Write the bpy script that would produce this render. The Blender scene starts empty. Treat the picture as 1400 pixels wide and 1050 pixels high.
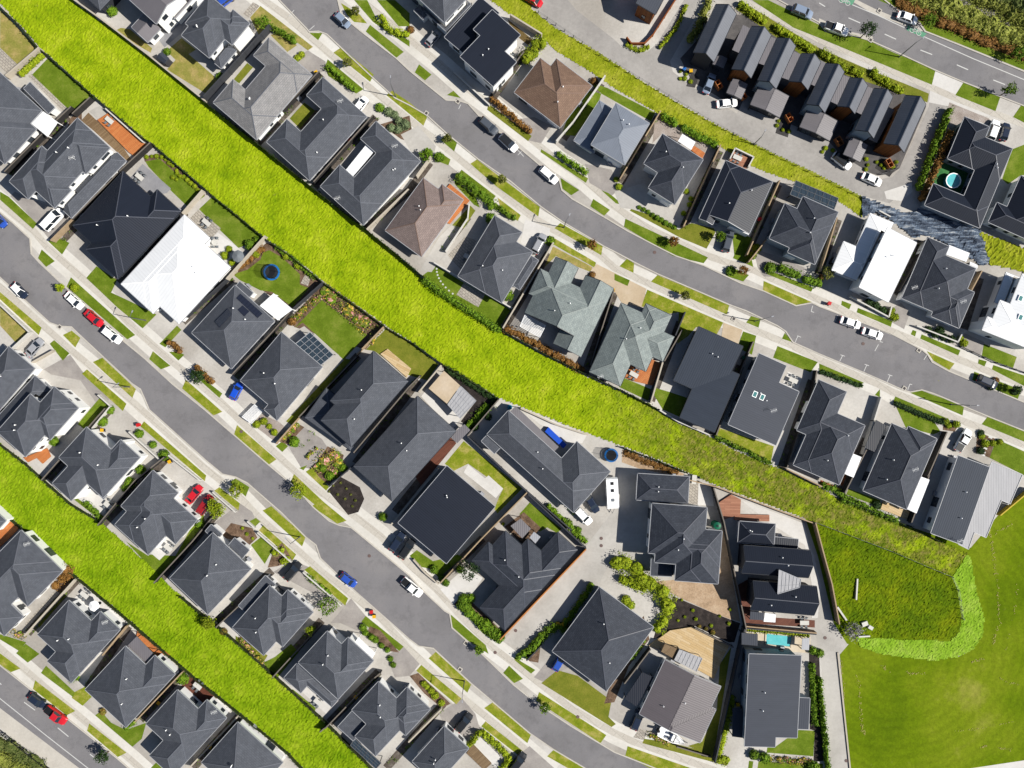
import bpy, bmesh, math, random
import numpy as np
from mathutils import Vector, Matrix
from mathutils.geometry import tessellate_polygon
R = math.radians
scene = bpy.context.scene
col = scene.collection
# ---------------------------------------------------------------- camera, sky, sun, exposure
CAM_H = 148.0; SC = 0.148                      # metres above ground; metres per photo pixel at ground level
cam = bpy.data.objects.new('camera', bpy.data.cameras.new('camera')); col.objects.link(cam)
cam.location = (0, 0, CAM_H); cam.data.sensor_width = 36.0; cam.data.lens = 36.0*1000/1400
cam.data.clip_end = 3000; scene.camera = cam
SUN_EL, SUN_X, SUN_Y = 43.0, 0.98, -0.19
world = bpy.data.worlds.new("World"); scene.world = world; world.use_nodes = True
wn = world.node_tree; sky = wn.nodes.new('ShaderNodeTexSky'); sky.sky_type = 'NISHITA'; sky.sun_disc = False
sky.sun_elevation = R(SUN_EL); sky.sun_rotation = math.atan2(SUN_X, SUN_Y); sky.altitude = 100; sky.ozone_density = 3.0
wn.links.new(sky.outputs[0], wn.nodes['Background'].inputs[0]); wn.nodes['Background'].inputs[1].default_value = 0.05
sd = bpy.data.lights.new('sun', 'SUN'); sd.energy = 5.0; sd.angle = R(0.53); sd.color = (1.0, 0.955, 0.87)
so = bpy.data.objects.new('sun', sd); col.objects.link(so)
c_ = math.cos(R(SUN_EL)); so.rotation_euler = Vector((-SUN_X*c_, -SUN_Y*c_, -math.sin(R(SUN_EL)))).to_track_quat('-Z', 'Y').to_euler()
so.location = (60, -12, 90)
scene.view_settings.view_transform = 'Standard'; scene.view_settings.look = 'None'
scene.view_settings.exposure = 0.74; scene.view_settings.gamma = 1.0
scene.render.engine = 'CYCLES'; scene.cycles.max_bounces = 6
# ---------------------------------------------------------------- helpers
def P2(s): return [tuple(float(v) for v in a.split(',')) for a in s.split()]
def W(x, y, z=0.0):
    k = SC*(CAM_H-z)/CAM_H
    return Vector(((x-700)*k, -(y-525)*k, z))
def tag(o, label=None, cat=None, group=None, kind=None):
    for k, v in (('label', label), ('category', cat), ('group', group), ('kind', kind)):
        if v: o[k] = v
    return o
def link(name, mesh, parent=None):
    o = bpy.data.objects.new(name, mesh); col.objects.link(o)
    if parent is not None: o.parent = parent
    return o
def empty(name, loc=(0, 0, 0), rz=0.0):
    o = bpy.data.objects.new(name, None); col.objects.link(o); o.location = loc; o.rotation_euler = (0, 0, rz); o.empty_display_size = .3
    return o
class MB:
    def __init__(s): s.v = []; s.f = []; s.uv = []; s.m = []
    def poly(s, pts, uv=None, m=0):
        b = len(s.v); s.v += [tuple(p) for p in pts]; s.f.append(tuple(range(b, b+len(pts))))
        s.uv.append(uv or [(p[0], p[1]) for p in pts]); s.m.append(m)
    def frame(s, o, ex, ey, ez, x0, x1, y0, y1, z0, z1, m=0):
        o, ex, ey, ez = Vector(o), Vector(ex), Vector(ey), Vector(ez)
        c = [o+ex*x+ey*y+ez*z for z in (z0, z1) for y in (y0, y1) for x in (x0, x1)]
        for q in ((0, 2, 3, 1), (4, 5, 7, 6), (0, 1, 5, 4), (2, 6, 7, 3), (0, 4, 6, 2), (1, 3, 7, 5)): s.poly([c[i] for i in q], m=m)
    def box(s, x0, x1, y0, y1, z0, z1, m=0): s.frame((0, 0, 0), (1, 0, 0), (0, 1, 0), (0, 0, 1), x0, x1, y0, y1, z0, z1, m)
    def bar(s, a, b, w, h, up=(0, 0, 1), m=0):
        a, b = Vector(a), Vector(b); d = b-a; L = d.length
        if L < 1e-4: return
        d /= L; up = Vector(up)
        if abs(d.dot(up)) > .98: up = Vector((1, 0, 0))
        n = d.cross(up).normalized(); u = n.cross(d)
        s.frame(a, d, n, u, 0, L, -w/2, w/2, -h/2, h/2, m)
    def tube(s, a, b, r0, r1, n=8, cap=True, m=0):
        a, b = Vector(a), Vector(b); d = (b-a).normalized(); x = d.orthogonal().normalized(); y = d.cross(x)
        A = [a+(x*math.cos(t)+y*math.sin(t))*r0 for t in [i*2*math.pi/n for i in range(n)]]
        B = [b+(x*math.cos(t)+y*math.sin(t))*r1 for t in [i*2*math.pi/n for i in range(n)]]
        for i in range(n): s.poly([A[i], A[(i+1) % n], B[(i+1) % n], B[i]], m=m)
        if cap: s.poly(B, m=m); s.poly(A[::-1], m=m)
    def prism(s, pts, z0, z1, m=0, side=None):
        if sum(pts[i][0]*pts[(i+1) % len(pts)][1]-pts[(i+1) % len(pts)][0]*pts[i][1] for i in range(len(pts))) < 0: pts = pts[::-1]
        n = len(pts)
        for t in tessellate_polygon([[Vector((p[0], p[1], 0)) for p in pts]]):
            q = [pts[i] for i in t]
            if (q[1][0]-q[0][0])*(q[2][1]-q[0][1])-(q[1][1]-q[0][1])*(q[2][0]-q[0][0]) < 0: q = q[::-1]
            s.poly([(p[0], p[1], z1) for p in q], m=m); s.poly([(p[0], p[1], z0) for p in q[::-1]], m=m)
        for i in range(n):
            a, b = pts[i], pts[(i+1) % n]
            s.poly([(a[0], a[1], z0), (b[0], b[1], z0), (b[0], b[1], z1), (a[0], a[1], z1)], m=m if side is None else side)
    def mesh(s, name, mats, smooth=False):
        me = bpy.data.meshes.new(name); me.from_pydata(s.v, [], s.f)
        uv = me.uv_layers.new(name='UVMap'); flat = [c for f in s.uv for p in f for c in p]; uv.data.foreach_set('uv', flat)
        for m in (mats if isinstance(mats, (list, tuple)) else [mats]): me.materials.append(m)
        me.polygons.foreach_set('material_index', s.m)
        if smooth: me.polygons.foreach_set('use_smooth', [True]*len(s.f))
        me.update(); return me
    def build(s, name, mats, parent=None, smooth=False): return link(name, s.mesh(name, mats, smooth), parent)
# ---------------------------------------------------------------- materials
GAIN = 1.88
def lin(c): return tuple((v/255/12.92 if v <= 10 else ((v/255+.055)/1.055)**2.4) for v in c)
def T(r, g, b): return tuple(min(.86, v/GAIN) for v in lin((r, g, b)))   # base colour of a surface seen as r,g,b in full sun
class NT:
    def __init__(s, name):
        s.mat = bpy.data.materials.new(name); s.mat.use_nodes = True; s.t = s.mat.node_tree; s.b = s.t.nodes['Principled BSDF']
        s.b.inputs['Specular IOR Level'].default_value = .2
    def n(s, typ, **kw):
        n = s.t.nodes.new(typ)
        for k, v in kw.items():
            if k in n.inputs: n.inputs[k].default_value = v
            else: setattr(n, k, v)
        return n
    def l(s, a, b): s.t.links.new(a, b)
    def pos(s): return s.n('ShaderNodeNewGeometry').outputs['Position']
    def uv(s): return s.n('ShaderNodeTexCoord').outputs['UV']
    def noise(s, vec, scale, detail=4, rough=.6):
        n = s.n('ShaderNodeTexNoise'); n.inputs['Scale'].default_value = scale; n.inputs['Detail'].default_value = detail; n.inputs['Roughness'].default_value = rough
        s.l(vec, n.inputs['Vector']); return n.outputs['Fac']
    def ramp(s, fac, stops):
        n = s.n('ShaderNodeValToRGB'); e = n.color_ramp.elements
        while len(e) < len(stops): e.new(.5)
        for i, (p, c) in enumerate(stops): e[i].position = p; e[i].color = (*c, 1) if isinstance(c, tuple) else (c, c, c, 1)
        s.l(fac, n.inputs[0]); return n.outputs[0]
    def mix(s, fac, a, b, mode='MIX'):
        n = s.n('ShaderNodeMix', data_type='RGBA', blend_type=mode)
        for sock, v in ((n.inputs[0], fac), (n.inputs[6], a), (n.inputs[7], b)):
            if isinstance(v, (int, float)): sock.default_value = v
            elif isinstance(v, tuple): sock.default_value = (*v, 1)
            else: s.l(v, sock)
        return n.outputs[2]
    def mapping(s, vec, scale=(1, 1, 1), rot=(0, 0, 0)):
        n = s.n('ShaderNodeMapping'); n.inputs['Scale'].default_value = scale; n.inputs['Rotation'].default_value = rot; s.l(vec, n.inputs[0]); return n.outputs[0]
    def bump(s, h, strength=.5, dist=.05):
        n = s.n('ShaderNodeBump'); n.inputs['Strength'].default_value = strength; n.inputs['Distance'].default_value = dist
        s.l(h, n.inputs['Height']); s.l(n.outputs[0], s.b.inputs['Normal'])
    def out(s, c, rough=.9, metal=0):
        if isinstance(c, tuple): s.b.inputs['Base Color'].default_value = (*c, 1)
        else: s.l(c, s.b.inputs['Base Color'])
        s.b.inputs['Roughness'].default_value = rough; s.b.inputs['Metallic'].default_value = metal
        return s.mat
MAT = {}
def plain(name, c, rough=.6, metal=0, var=.12, scale=1.5, spec=None):
    t = NT(name); f = t.noise(t.pos(), scale, 5)
    m = t.out(t.mix(f, tuple(v*(1-var) for v in c), tuple(min(.9, v*(1+var)) for v in c)), rough, metal)
    if spec is not None: t.b.inputs['Specular IOR Level'].default_value = spec
    MAT[name] = m; return m
def ground(name, stops, scale=.25, fine=3.0, finecol=.25, bump=.3, rough=.95, big=None):
    """stops: colours from large scale patches; fine: small scale grain."""
    t = NT(name); p = t.pos()
    c = t.ramp(t.noise(p, scale, 6, .65), stops)
    g = t.ramp(t.noise(p, fine, 5, .75), [(.28, 1-finecol), (.72, 1+finecol*.6)])
    c = t.mix(1.0, c, g, 'MULTIPLY')
    if big: c = t.mix(t.ramp(t.noise(p, big[0], 3, .5), [(big[2], 0.0), (big[3], 1.0)]), c, big[1])
    if bump: t.bump(t.noise(p, fine*1.3, 4, .7), bump, .12)
    MAT[name] = t.out(c, rough); t.b.inputs['Specular IOR Level'].default_value = .06; return MAT[name]
ground('lawn', [(.3, T(96, 120, 26)), (.5, T(116, 140, 38)), (.72, T(148, 160, 66))], .35, 3.5, .35, .5)
ground('lawn_mix', [(.3, T(122, 142, 30)), (.5, T(150, 160, 48)), (.68, T(194, 182, 102))], .5, 3.5, .35, .5)
ground('lawn_dry', [(.3, T(140, 146, 62)), (.5, T(168, 160, 86)), (.7, T(206, 180, 122))], .4, 3.0, .3, .5)
ground('lawn_olive', [(.3, T(110, 124, 36)), (.55, T(138, 142, 52)), (.75, T(160, 155, 70))], .35, 3.5, .3, .5)
t = NT('field'); p = t.pos()
c = t.ramp(t.noise(p, .06, 7, .62), [(.3, T(92, 118, 8)), (.46, T(114, 138, 14)), (.6, T(132, 150, 28)), (.74, T(166, 166, 74))])
w = t.n('ShaderNodeTexWave', wave_type='RINGS', rings_direction='Z'); w.inputs['Scale'].default_value = .16; w.inputs['Distortion'].default_value = 7; w.inputs['Detail'].default_value = 4; w.inputs['Detail Scale'].default_value = .6
mp = t.n('ShaderNodeMapping'); mp.inputs['Location'].default_value = (-78, 52, 0); t.l(p, mp.inputs[0]); t.l(mp.outputs[0], w.inputs['Vector'])
c = t.mix(1.0, c, t.ramp(w.outputs['Fac'], [(.2, .95), (.8, 1.04)]), 'MULTIPLY')
c = t.mix(t.ramp(t.noise(p, .5, 8, .8), [(.6, 0.0), (.78, .5)]), c, T(176, 168, 96))
c = t.mix(1.0, c, t.ramp(t.noise(p, 1.4, 6, .8), [(.3, .68), (.7, 1.2)]), 'MULTIPLY'); t.bump(t.noise(p, 2.2, 4, .7), .5, .1); MAT['field'] = t.out(c, .95); t.b.inputs['Specular IOR Level'].default_value = .05
for nm, st in (('lime', [(.3, T(116, 148, 12)), (.42, T(144, 170, 16)), (.55, T(166, 188, 26)), (.66, T(182, 196, 48)), (.8, T(202, 188, 84))]), ('limegreen', [(.3, T(102, 140, 6)), (.43, T(128, 160, 16)), (.56, T(150, 178, 28)), (.68, T(168, 186, 48)), (.8, T(184, 178, 84))])):
    t = NT(nm); p = t.pos(); sx = t.n('ShaderNodeSeparateXYZ'); t.l(p, sx.inputs[0]); c = t.ramp(t.noise(p, .22, 8, .7), st)
    mr = t.n('ShaderNodeMapRange'); mr.inputs[1].default_value = 14; mr.inputs[2].default_value = 38; t.l(sx.outputs[0], mr.inputs[0])
    br = t.mix(1.0, t.ramp(t.noise(p, .32, 6, .7), [(.34, 0.0), (.52, 1.0)]), mr.outputs[0], 'MULTIPLY')
    c = t.mix(br, c, t.ramp(t.noise(p, .9, 5, .7), [(.35, T(92, 116, 16)), (.5, T(122, 130, 42)), (.65, T(152, 142, 80))]))
    c = t.mix(t.ramp(t.noise(p, .45, 8, .8), [(.62, 0.0), (.76, .55)]), c, T(206, 186, 110))
    c = t.mix(1.0, c, t.ramp(t.noise(p, 1.7, 6, .85), [(.3, .74), (.52, 1.04), (.72, 1.18)]), 'MULTIPLY'); t.bump(t.noise(p, 2.6, 5, .75), .5, .1); MAT[nm] = t.out(c, .95); t.b.inputs['Specular IOR Level'].default_value = .05
ground('palelime', [(.3, T(128, 172, 34)), (.5, T(152, 192, 54)), (.7, T(178, 206, 86))], .3, 2.5, .35, .6)
ground('bank', [(.3, T(134, 150, 24)), (.5, T(162, 172, 40)), (.66, T(182, 184, 66)), (.82, T(204, 196, 116))], .3, 2.2, .45, .6)
ground('paddock', [(.3, T(82, 112, 8)), (.5, T(110, 134, 10)), (.7, T(140, 154, 16)), (.86, T(164, 166, 44))], .2, 1.5, .5, .8)
ground('wildground', [(.3, T(70, 84, 40)), (.55, T(120, 116, 70)), (.75, T(160, 140, 100))], .5, 2.5, .5, .8)
ground('bark', [(.3, T(92, 74, 58)), (.5, T(130, 106, 88)), (.7, T(166, 140, 118))], .8, 5, .5, .8)
ground('blackbark', [(.3, T(52, 48, 48)), (.5, T(66, 60, 58)), (.7, T(88, 80, 76))], .8, 5, .5, .8)
ground('soil', [(.3, T(110, 92, 56)), (.6, T(130, 110, 72))], .8, 4, .3, .6)
ground('dirt', [(.3, T(176, 150, 122)), (.5, T(204, 176, 146)), (.7, T(222, 198, 170))], .4, 3, .3, .6)
ground('gravel', [(.3, T(168, 154, 146)), (.5, T(186, 174, 166)), (.7, T(204, 194, 188))], .5, 6, .35, .7)
ground('conc', [(.3, T(186, 182, 176)), (.5, T(204, 200, 194)), (.7, T(218, 214, 208))], .12, 1.5, .1, .1)
ground('conc2', [(.3, T(222, 219, 214)), (.5, T(234, 231, 227)), (.7, T(242, 240, 237))], .15, 1.5, .08, .1)
ground('kerbconc', [(.3, T(206, 200, 190)), (.6, T(220, 214, 204))], .3, 2, .1, .1)
ground('cream', [(.3, T(222, 206, 180)), (.6, T(236, 222, 200))], .3, 2, .1, .1)
ground('tan', [(.3, T(202, 180, 150)), (.5, T(216, 196, 168)), (.7, T(226, 208, 184))], .2, 2, .1, .1)
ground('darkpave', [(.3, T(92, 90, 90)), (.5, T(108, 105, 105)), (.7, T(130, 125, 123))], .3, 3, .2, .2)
ground('darkbed', [(.3, T(66, 64, 66)), (.6, T(86, 84, 84))], .8, 5, .4, .6)
ground('lane', [(.25, T(162, 158, 155)), (.5, T(182, 178, 174)), (.75, T(198, 194, 190))], .1, 1.2, .14, .1)
ground('path', [(.3, T(150, 144, 140)), (.6, T(164, 158, 154))], .3, 3, .15, .2)
ground('pavergrey', [(.3, T(150, 150, 156)), (.6, T(168, 168, 172))], .3, 3, .12, .2)
ground('brownbed', [(.3, T(110, 90, 50)), (.6, T(150, 120, 76))], .6, 3, .4, .6)
ground('turf', [(.3, T(60, 120, 70)), (.6, T(84, 146, 88))], .6, 4, .25, .4)
ground('shadeconc', [(.3, T(112, 116, 120)), (.6, T(128, 132, 136))], .2, 2, .1, .1)
# yard base: concrete and bare soil between the houses
t = NT('yard'); p = t.pos()
c = t.ramp(t.noise(p, .05, 4, .6), [(.38, T(184, 178, 170)), (.5, T(206, 201, 194)), (.62, T(224, 220, 214))])
c = t.mix(1.0, c, t.ramp(t.noise(p, 2.0, 5, .7), [(.3, .86), (.7, 1.06)]), 'MULTIPLY'); t.bump(t.noise(p, 3, 4), .15, .05); MAT['yard'] = t.out(c, .9)
# asphalt with worn wheel tracks, tar repairs and scuffs
t = NT('asphalt'); p = t.pos()
c = t.ramp(t.noise(p, .09, 5, .6), [(.3, T(132, 130, 132)), (.5, T(142, 140, 143)), (.7, T(152, 149, 150))])
c = t.mix(1.0, c, t.ramp(t.noise(p, 7, 4, .8), [(.3, .8), (.7, 1.15)]), 'MULTIPLY')
c = t.mix(t.ramp(t.noise(t.mapping(p, (1, 1, 1)), 1.1, 8, .8), [(.6, 0.0), (.74, .5)]), c, T(166, 160, 154))
c = t.mix(t.ramp(t.noise(p, .35, 8, .75), [(.36, .5), (.5, 0.0)]), c, T(116, 114, 117)); t.bump(t.noise(p, 14, 3), .2, .02); MAT['asphalt'] = t.out(c, .92)
def paver(name, c1, c2, cm, sx, sy, rz=0.0):
    t = NT(name); b = t.n('ShaderNodeTexBrick'); b.offset = .5
    for k, v in (('Color1', c1), ('Color2', c2), ('Mortar', cm)): b.inputs[k].default_value = (*v, 1)
    b.inputs['Scale'].default_value = 1; b.inputs['Brick Width'].default_value = sx; b.inputs['Row Height'].default_value = sy; b.inputs['Mortar Size'].default_value = .035
    t.l(t.mapping(t.pos(), (1, 1, 1), (0, 0, rz)), b.inputs['Vector'])
    c = t.mix(1.0, b.outputs['Color'], t.ramp(t.noise(t.pos(), 2.5, 5, .7), [(.3, .85), (.7, 1.08)]), 'MULTIPLY')
    MAT[name] = t.out(c, .85); return MAT[name]
paver('footpath', T(212, 205, 194), T(220, 214, 203), T(186, 180, 170), 3.0, 1.5, R(40))
paver('paver', T(200, 192, 180), T(184, 176, 166), T(130, 124, 116), .7, .5, R(42))
def boards(name, c1, c2, w=.28, rz=R(-40), rough=.7):
    t = NT(name); p = t.mapping(t.pos(), (1, 1, 1), (0, 0, rz))
    b = t.n('ShaderNodeTexBrick'); b.offset = .37
    for k, v in (('Color1', c1), ('Color2', c2), ('Mortar', tuple(x*.35 for x in c1))): b.inputs[k].default_value = (*v, 1)
    b.inputs['Scale'].default_value = 1; b.inputs['Brick Width'].default_value = 3.2; b.inputs['Row Height'].default_value = w; b.inputs['Mortar Size'].default_value = .014
    t.l(p, b.inputs['Vector'])
    c = t.mix(1.0, b.outputs['Color'], t.ramp(t.noise(t.mapping(p, (.4, 5, 1)), 2.5, 5, .7), [(.3, .8), (.7, 1.12)]), 'MULTIPLY')
    MAT[name] = t.out(c, rough); return MAT[name]
boards('deck', T(222, 142, 84), T(208, 124, 70)); boards('redwood', T(196, 140, 112), T(168, 112, 88), rz=0.03)
boards('deckground', T(196, 118, 76), T(176, 100, 60)); boards('palewood', T(216, 184, 132), T(232, 206, 164), .45, R(28))
boards('oldwood', T(150, 126, 96), T(132, 108, 80)); boards('oldred', T(128, 78, 60), T(108, 62, 48))
boards('wallwood', T(178, 108, 52), T(150, 84, 40), .2); 
# roofs: UV in metres, u along the eave, v up the slope
def tileroof(name, c1, c2, cm, tint, rough=.75):
    t = NT(name); uv = t.uv(); b = t.n('ShaderNodeTexBrick'); b.offset = .5
    for k, v in (('Color1', c1), ('Color2', c2), ('Mortar', cm)): b.inputs[k].default_value = (*v, 1)
    b.inputs['Scale'].default_value = 1; b.inputs['Brick Width'].default_value = .62; b.inputs['Row Height'].default_value = .34; b.inputs['Mortar Size'].default_value = .03; b.inputs['Bias'].default_value = -.1
    t.l(uv, b.inputs['Vector'])
    c = t.mix(1.0, b.outputs['Color'], t.ramp(t.noise(t.pos(), .8, 5, .7), [(.3, .84), (.7, 1.12)]), 'MULTIPLY')
    c = t.mix(t.ramp(t.noise(t.mapping(uv, (1.6, .25, 1)), 1.2, 5, .7), [(.52, 0.0), (.8, .4)]), c, tint)
    t.bump(b.outputs['Fac'], -.35, .02); MAT[name] = t.out(c, rough); return MAT[name]
tileroof('slate', T(90, 94, 103), T(100, 104, 113), T(78, 82, 91), T(114, 117, 124), .75)
tileroof('darkslate', T(66, 71, 82), T(78, 83, 94), T(54, 59, 70), T(94, 98, 107), .7)
tileroof('ash', T(148, 147, 148), T(164, 162, 163), T(126, 126, 128), T(180, 178, 176))
tileroof('brown', T(132, 106, 90), T(144, 118, 100), T(110, 88, 76), T(160, 132, 112))
tileroof('brown2', T(142, 126, 122), T(156, 139, 134), T(120, 106, 103), T(168, 152, 147))
tileroof('green', T(140, 150, 150), T(158, 168, 166), T(120, 130, 130), T(176, 184, 182))
def metalroof(name, c, pitch=.4, rough=.45, line=.72, spec=.5, var=.08):
    t = NT(name); uv = t.uv(); sx = t.n('ShaderNodeSeparateXYZ'); t.l(uv, sx.inputs[0])
    m = t.n('ShaderNodeMath', operation='FRACT'); d = t.n('ShaderNodeMath', operation='DIVIDE'); t.l(sx.outputs[0], d.inputs[0]); d.inputs[1].default_value = pitch; t.l(d.outputs[0], m.inputs[0])
    pp = t.n('ShaderNodeMath', operation='PINGPONG'); t.l(m.outputs[0], pp.inputs[0]); pp.inputs[1].default_value = .5
    cc = t.mix(t.ramp(pp.outputs[0], [(.0, line), (.14, 1.0)]), tuple(v*.55 for v in c), c)
    cc = t.mix(1.0, cc, t.ramp(t.noise(t.mapping(uv, (.8, .2, 1)), .9, 5, .7), [(.3, 1-var), (.7, 1+var)]), 'MULTIPLY')
    t.bump(t.ramp(pp.outputs[0], [(.0, 1.0), (.2, 0.0)]), .35, .04)
    MAT[name] = t.out(cc, rough); t.b.inputs['Specular IOR Level'].default_value = spec; return MAT[name]
metalroof('black', T(36, 42, 56), .42, .5, .75, .2); metalroof('char', T(72, 77, 89), .42, .6, .72, .15); metalroof('bluechar', T(62, 70, 84), .42, .6, .72, .12)
metalroof('blue', T(138, 146, 160), .42, .4, .8); metalroof('umber', T(126, 122, 127), .4, .5, .8); metalroof('umber2', T(104, 97, 102), .42, .5, .85)
metalroof('townhouse', T(108, 112, 122), .45, .45, .8); metalroof('palegrey', T(176, 178, 186), .4, .5, .85)
metalroof('whitemetal', (.6, .61, .625), .6, .6, .82, .2, .05); metalroof('palepanel', T(190, 190, 194), .5, .65, .8, .2)
plain('white', (.66, .66, .65), .7, 0, .06); plain('paleblue', T(176, 190, 200), .7, 0, .05); plain('dark', T(70, 70, 76), .7); plain('wallchar', T(58, 60, 66), .6)
plain('gutter_white', (.8, .8, .8), .4, 0, .02); plain('gutter_grey', T(188, 190, 196), .4, 0, .02); plain('gutter_dark', T(52, 56, 64), .4); plain('capmat', T(112, 116, 126), .7); plain('capdark', T(92, 96, 108), .5); plain('capbrown', T(142, 118, 106), .7); plain('capgreen', T(160, 168, 166), .7)
plain('concwall', T(206, 196, 180), .9, 0, .12, .8); plain('slatefence', T(70, 72, 78), .7, 0, .15); plain('darkfence', T(56, 54, 54), .8, 0, .2)
plain('timberfence', T(186, 162, 132), .85, 0, .25, 1.2); plain('orangefence', T(206, 134, 74), .8, 0, .2); plain('corten', T(150, 84, 40), .85, 0, .25); plain('meshfence', T(58, 66, 34), .9, 0, .4, 2)
plain('fencecap', T(128, 120, 112), .8, 0, .2); plain('yellowtimber', T(216, 190, 70), .8, 0, .2)
plain('paintwhite', T(222, 222, 220), .6, 0, .15, 3); plain('paintgreen', T(104, 168, 136), .7, 0, .15, 3)
plain('metalgrey', T(120, 122, 126), .45, .3, .05); plain('metalblack', T(40, 42, 46), .5, .2, .05); plain('rubber', (.02, .02, .022), .8, 0, .1); plain('rimmat', T(170, 172, 176), .3, .8, .05)
plain('plasticyellow', T(246, 190, 30), .5); plain('plasticred', T(220, 40, 44), .5); plain('plasticblue', T(40, 110, 190), .5); plain('plasticgreen', T(20, 110, 80), .5); plain('plasticcyan', T(40, 150, 180), .5); plain('bluepad', T(30, 120, 200), .5); plain('netblack', T(44, 48, 54), .8)
plain('bluetarp', T(30, 90, 220), .5); plain('parasolgrey', T(130, 136, 142), .8); plain('stonewhite', T(226, 224, 218), .8)
plain('lampred', (.45, .02, .02), .3); plain('lampclear', (.75, .76, .78), .15, 0, .02, 1, .8)
t = NT('sheeting'); p = t.pos(); f = t.noise(t.mapping(p, (.3, 2.2, 1), (0, 0, R(62))), .9, 7, .7)
c = t.ramp(f, [(.3, T(30, 38, 54)), (.46, T(62, 76, 98)), (.56, T(116, 134, 158)), (.66, T(200, 206, 212))]); t.bump(f, 1.0, .5); MAT['sheeting'] = t.out(c, .45)
t = NT('glass'); MAT['glass'] = t.out(t.ramp(t.noise(t.pos(), .7, 2), [(.3, (.015, .02, .028)), (.7, (.05, .06, .07))]), .08); t.b.inputs['Specular IOR Level'].default_value = .8
metalroof('glassdark', T(60, 74, 86), .85, .12, .0, .8)
t = NT('water'); p = t.pos(); MAT['water'] = t.out(t.ramp(t.noise(p, .6, 3), [(.3, T(96, 204, 214)), (.7, T(128, 224, 230))]), .05); t.bump(t.noise(p, 2.5, 3), .12, .05)
t = NT('windscreen'); MAT['windscreen'] = t.out((.012, .016, .022), .05); t.b.inputs['Specular IOR Level'].default_value = .9
t = NT('net'); t.out((.02, .022, .025), .9); t.b.inputs['Alpha'].default_value = .45; MAT['net'] = t.mat
def leafmat(name, a, b, c):
    t = NT(name); oi = t.n('ShaderNodeObjectInfo'); p = t.pos()
    cc = t.ramp(t.noise(p, 2.2, 4, .7), [(.28, T(*a)), (.5, T(*b)), (.72, T(*c))])
    cc = t.mix(1.0, cc, t.ramp(oi.outputs['Random'], [(0, .8), (1, 1.15)]), 'MULTIPLY')
    MAT['leaf_'+name] = t.out(cc, .75); t.b.inputs['Specular IOR Level'].default_value = .15
leafmat('green', (66, 102, 16), (106, 142, 26), (148, 174, 46)); leafmat('lime', (104, 130, 14), (150, 170, 26), (196, 200, 50)); leafmat('dark', (30, 52, 24), (50, 76, 34), (74, 100, 50))
leafmat('olive', (90, 100, 40), (124, 130, 56), (156, 154, 84)); leafmat('brown', (98, 66, 36), (142, 102, 50), (178, 136, 70)); leafmat('greygreen', (88, 110, 74), (124, 142, 100), (160, 170, 128))
leafmat('wildgreen', (104, 118, 44), (148, 156, 62), (196, 194, 110)); leafmat('wilddark', (66, 84, 34), (100, 114, 54), (144, 144, 88)); leafmat('flower', (150, 52, 40), (120, 128, 48), (226, 150, 90)); leafmat('grey', (120, 118, 118), (150, 148, 146), (186, 182, 178))
leafmat('trunk', (84, 66, 48), (108, 88, 66), (130, 108, 84))
# ---------------------------------------------------------------- ground sheets
CELL = 4; level = {}; PATCH = 0
def inside(poly, x, y):
    c = False; j = len(poly)-1
    for i in range(len(poly)):
        xi, yi = poly[i]; xj, yj = poly[j]
        if (yi > y) != (yj > y) and x < (xj-xi)*(y-yi)/(yj-yi)+xi: c = not c
        j = i
    return c
def inpoly(poly, X, Y):
    c = np.zeros(X.shape, bool); j = len(poly)-1
    for i in range(len(poly)):
        xi, yi = poly[i]; xj, yj = poly[j]
        if yi != yj: c ^= ((yi > Y) != (yj > Y)) & (X < (xj-xi)*(Y-yi)/(yj-yi)+xi)
        j = i
    return c
def lay(pts):
    xs = [p[0] for p in pts]; ys = [p[1] for p in pts]
    gx = np.arange(math.floor(min(xs)/CELL)-1, math.ceil(max(xs)/CELL)+2); gy = np.arange(math.floor(min(ys)/CELL)-1, math.ceil(max(ys)/CELL)+2)
    X, Y = np.meshgrid(gx*CELL+CELL/2, gy*CELL+CELL/2); m = inpoly(pts, X, Y); cells = set()
    for iy, ix in zip(*np.nonzero(m)): cells.add((int(gx[ix]), int(gy[iy])))
    for i in range(len(pts)):
        a, b = pts[i], pts[(i+1) % len(pts)]; n = int(max(abs(a[0]-b[0]), abs(a[1]-b[1]))/2)+1
        for k in range(n+1): cells.add((math.floor((a[0]+(b[0]-a[0])*k/n)/CELL), math.floor((a[1]+(b[1]-a[1])*k/n)/CELL)))
    lv = 1+max((level.get(c, 0) for c in cells), default=0)
    for c in cells: level[c] = lv
    return lv*.004
GNAME = {'lawn': 'lawn', 'lawn_mix': 'grass_verge', 'lawn_dry': 'dry_lawn', 'lawn_olive': 'olive_lawn', 'conc': 'driveway', 'conc2': 'pale_paving', 'paver': 'paving', 'pavergrey': 'grey_paving', 'bark': 'garden_bed', 'blackbark': 'mulch_bed', 'oldwood': 'timber_ground', 'oldred': 'red_deck_ground', 'gravel': 'gravel_ground', 'tan': 'tan_driveway', 'path': 'path', 'darkbed': 'dark_bed', 'turf': 'turf', 'brownbed': 'brown_bed', 'kerbconc': 'kerb_paving'}
def G(m, s, name=None, h=0):
    pts = P2(s) if isinstance(s, str) else s
    if h: return rough(m+'_ground', m, s, .4, h, 9, '')
    z = lay(pts); mb = MB(); w = [W(x, y, 0) for x, y in pts]
    for t in tessellate_polygon([w]):
        q = [w[i] for i in t]
        if (q[1]-q[0]).cross(q[2]-q[0]).z < 0: q = q[::-1]
        mb.poly([(p.x, p.y, z) for p in q])
    return tag(mb.build(name or GNAME.get(m, m+'_ground'), MAT[m]), kind='structure')
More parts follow.
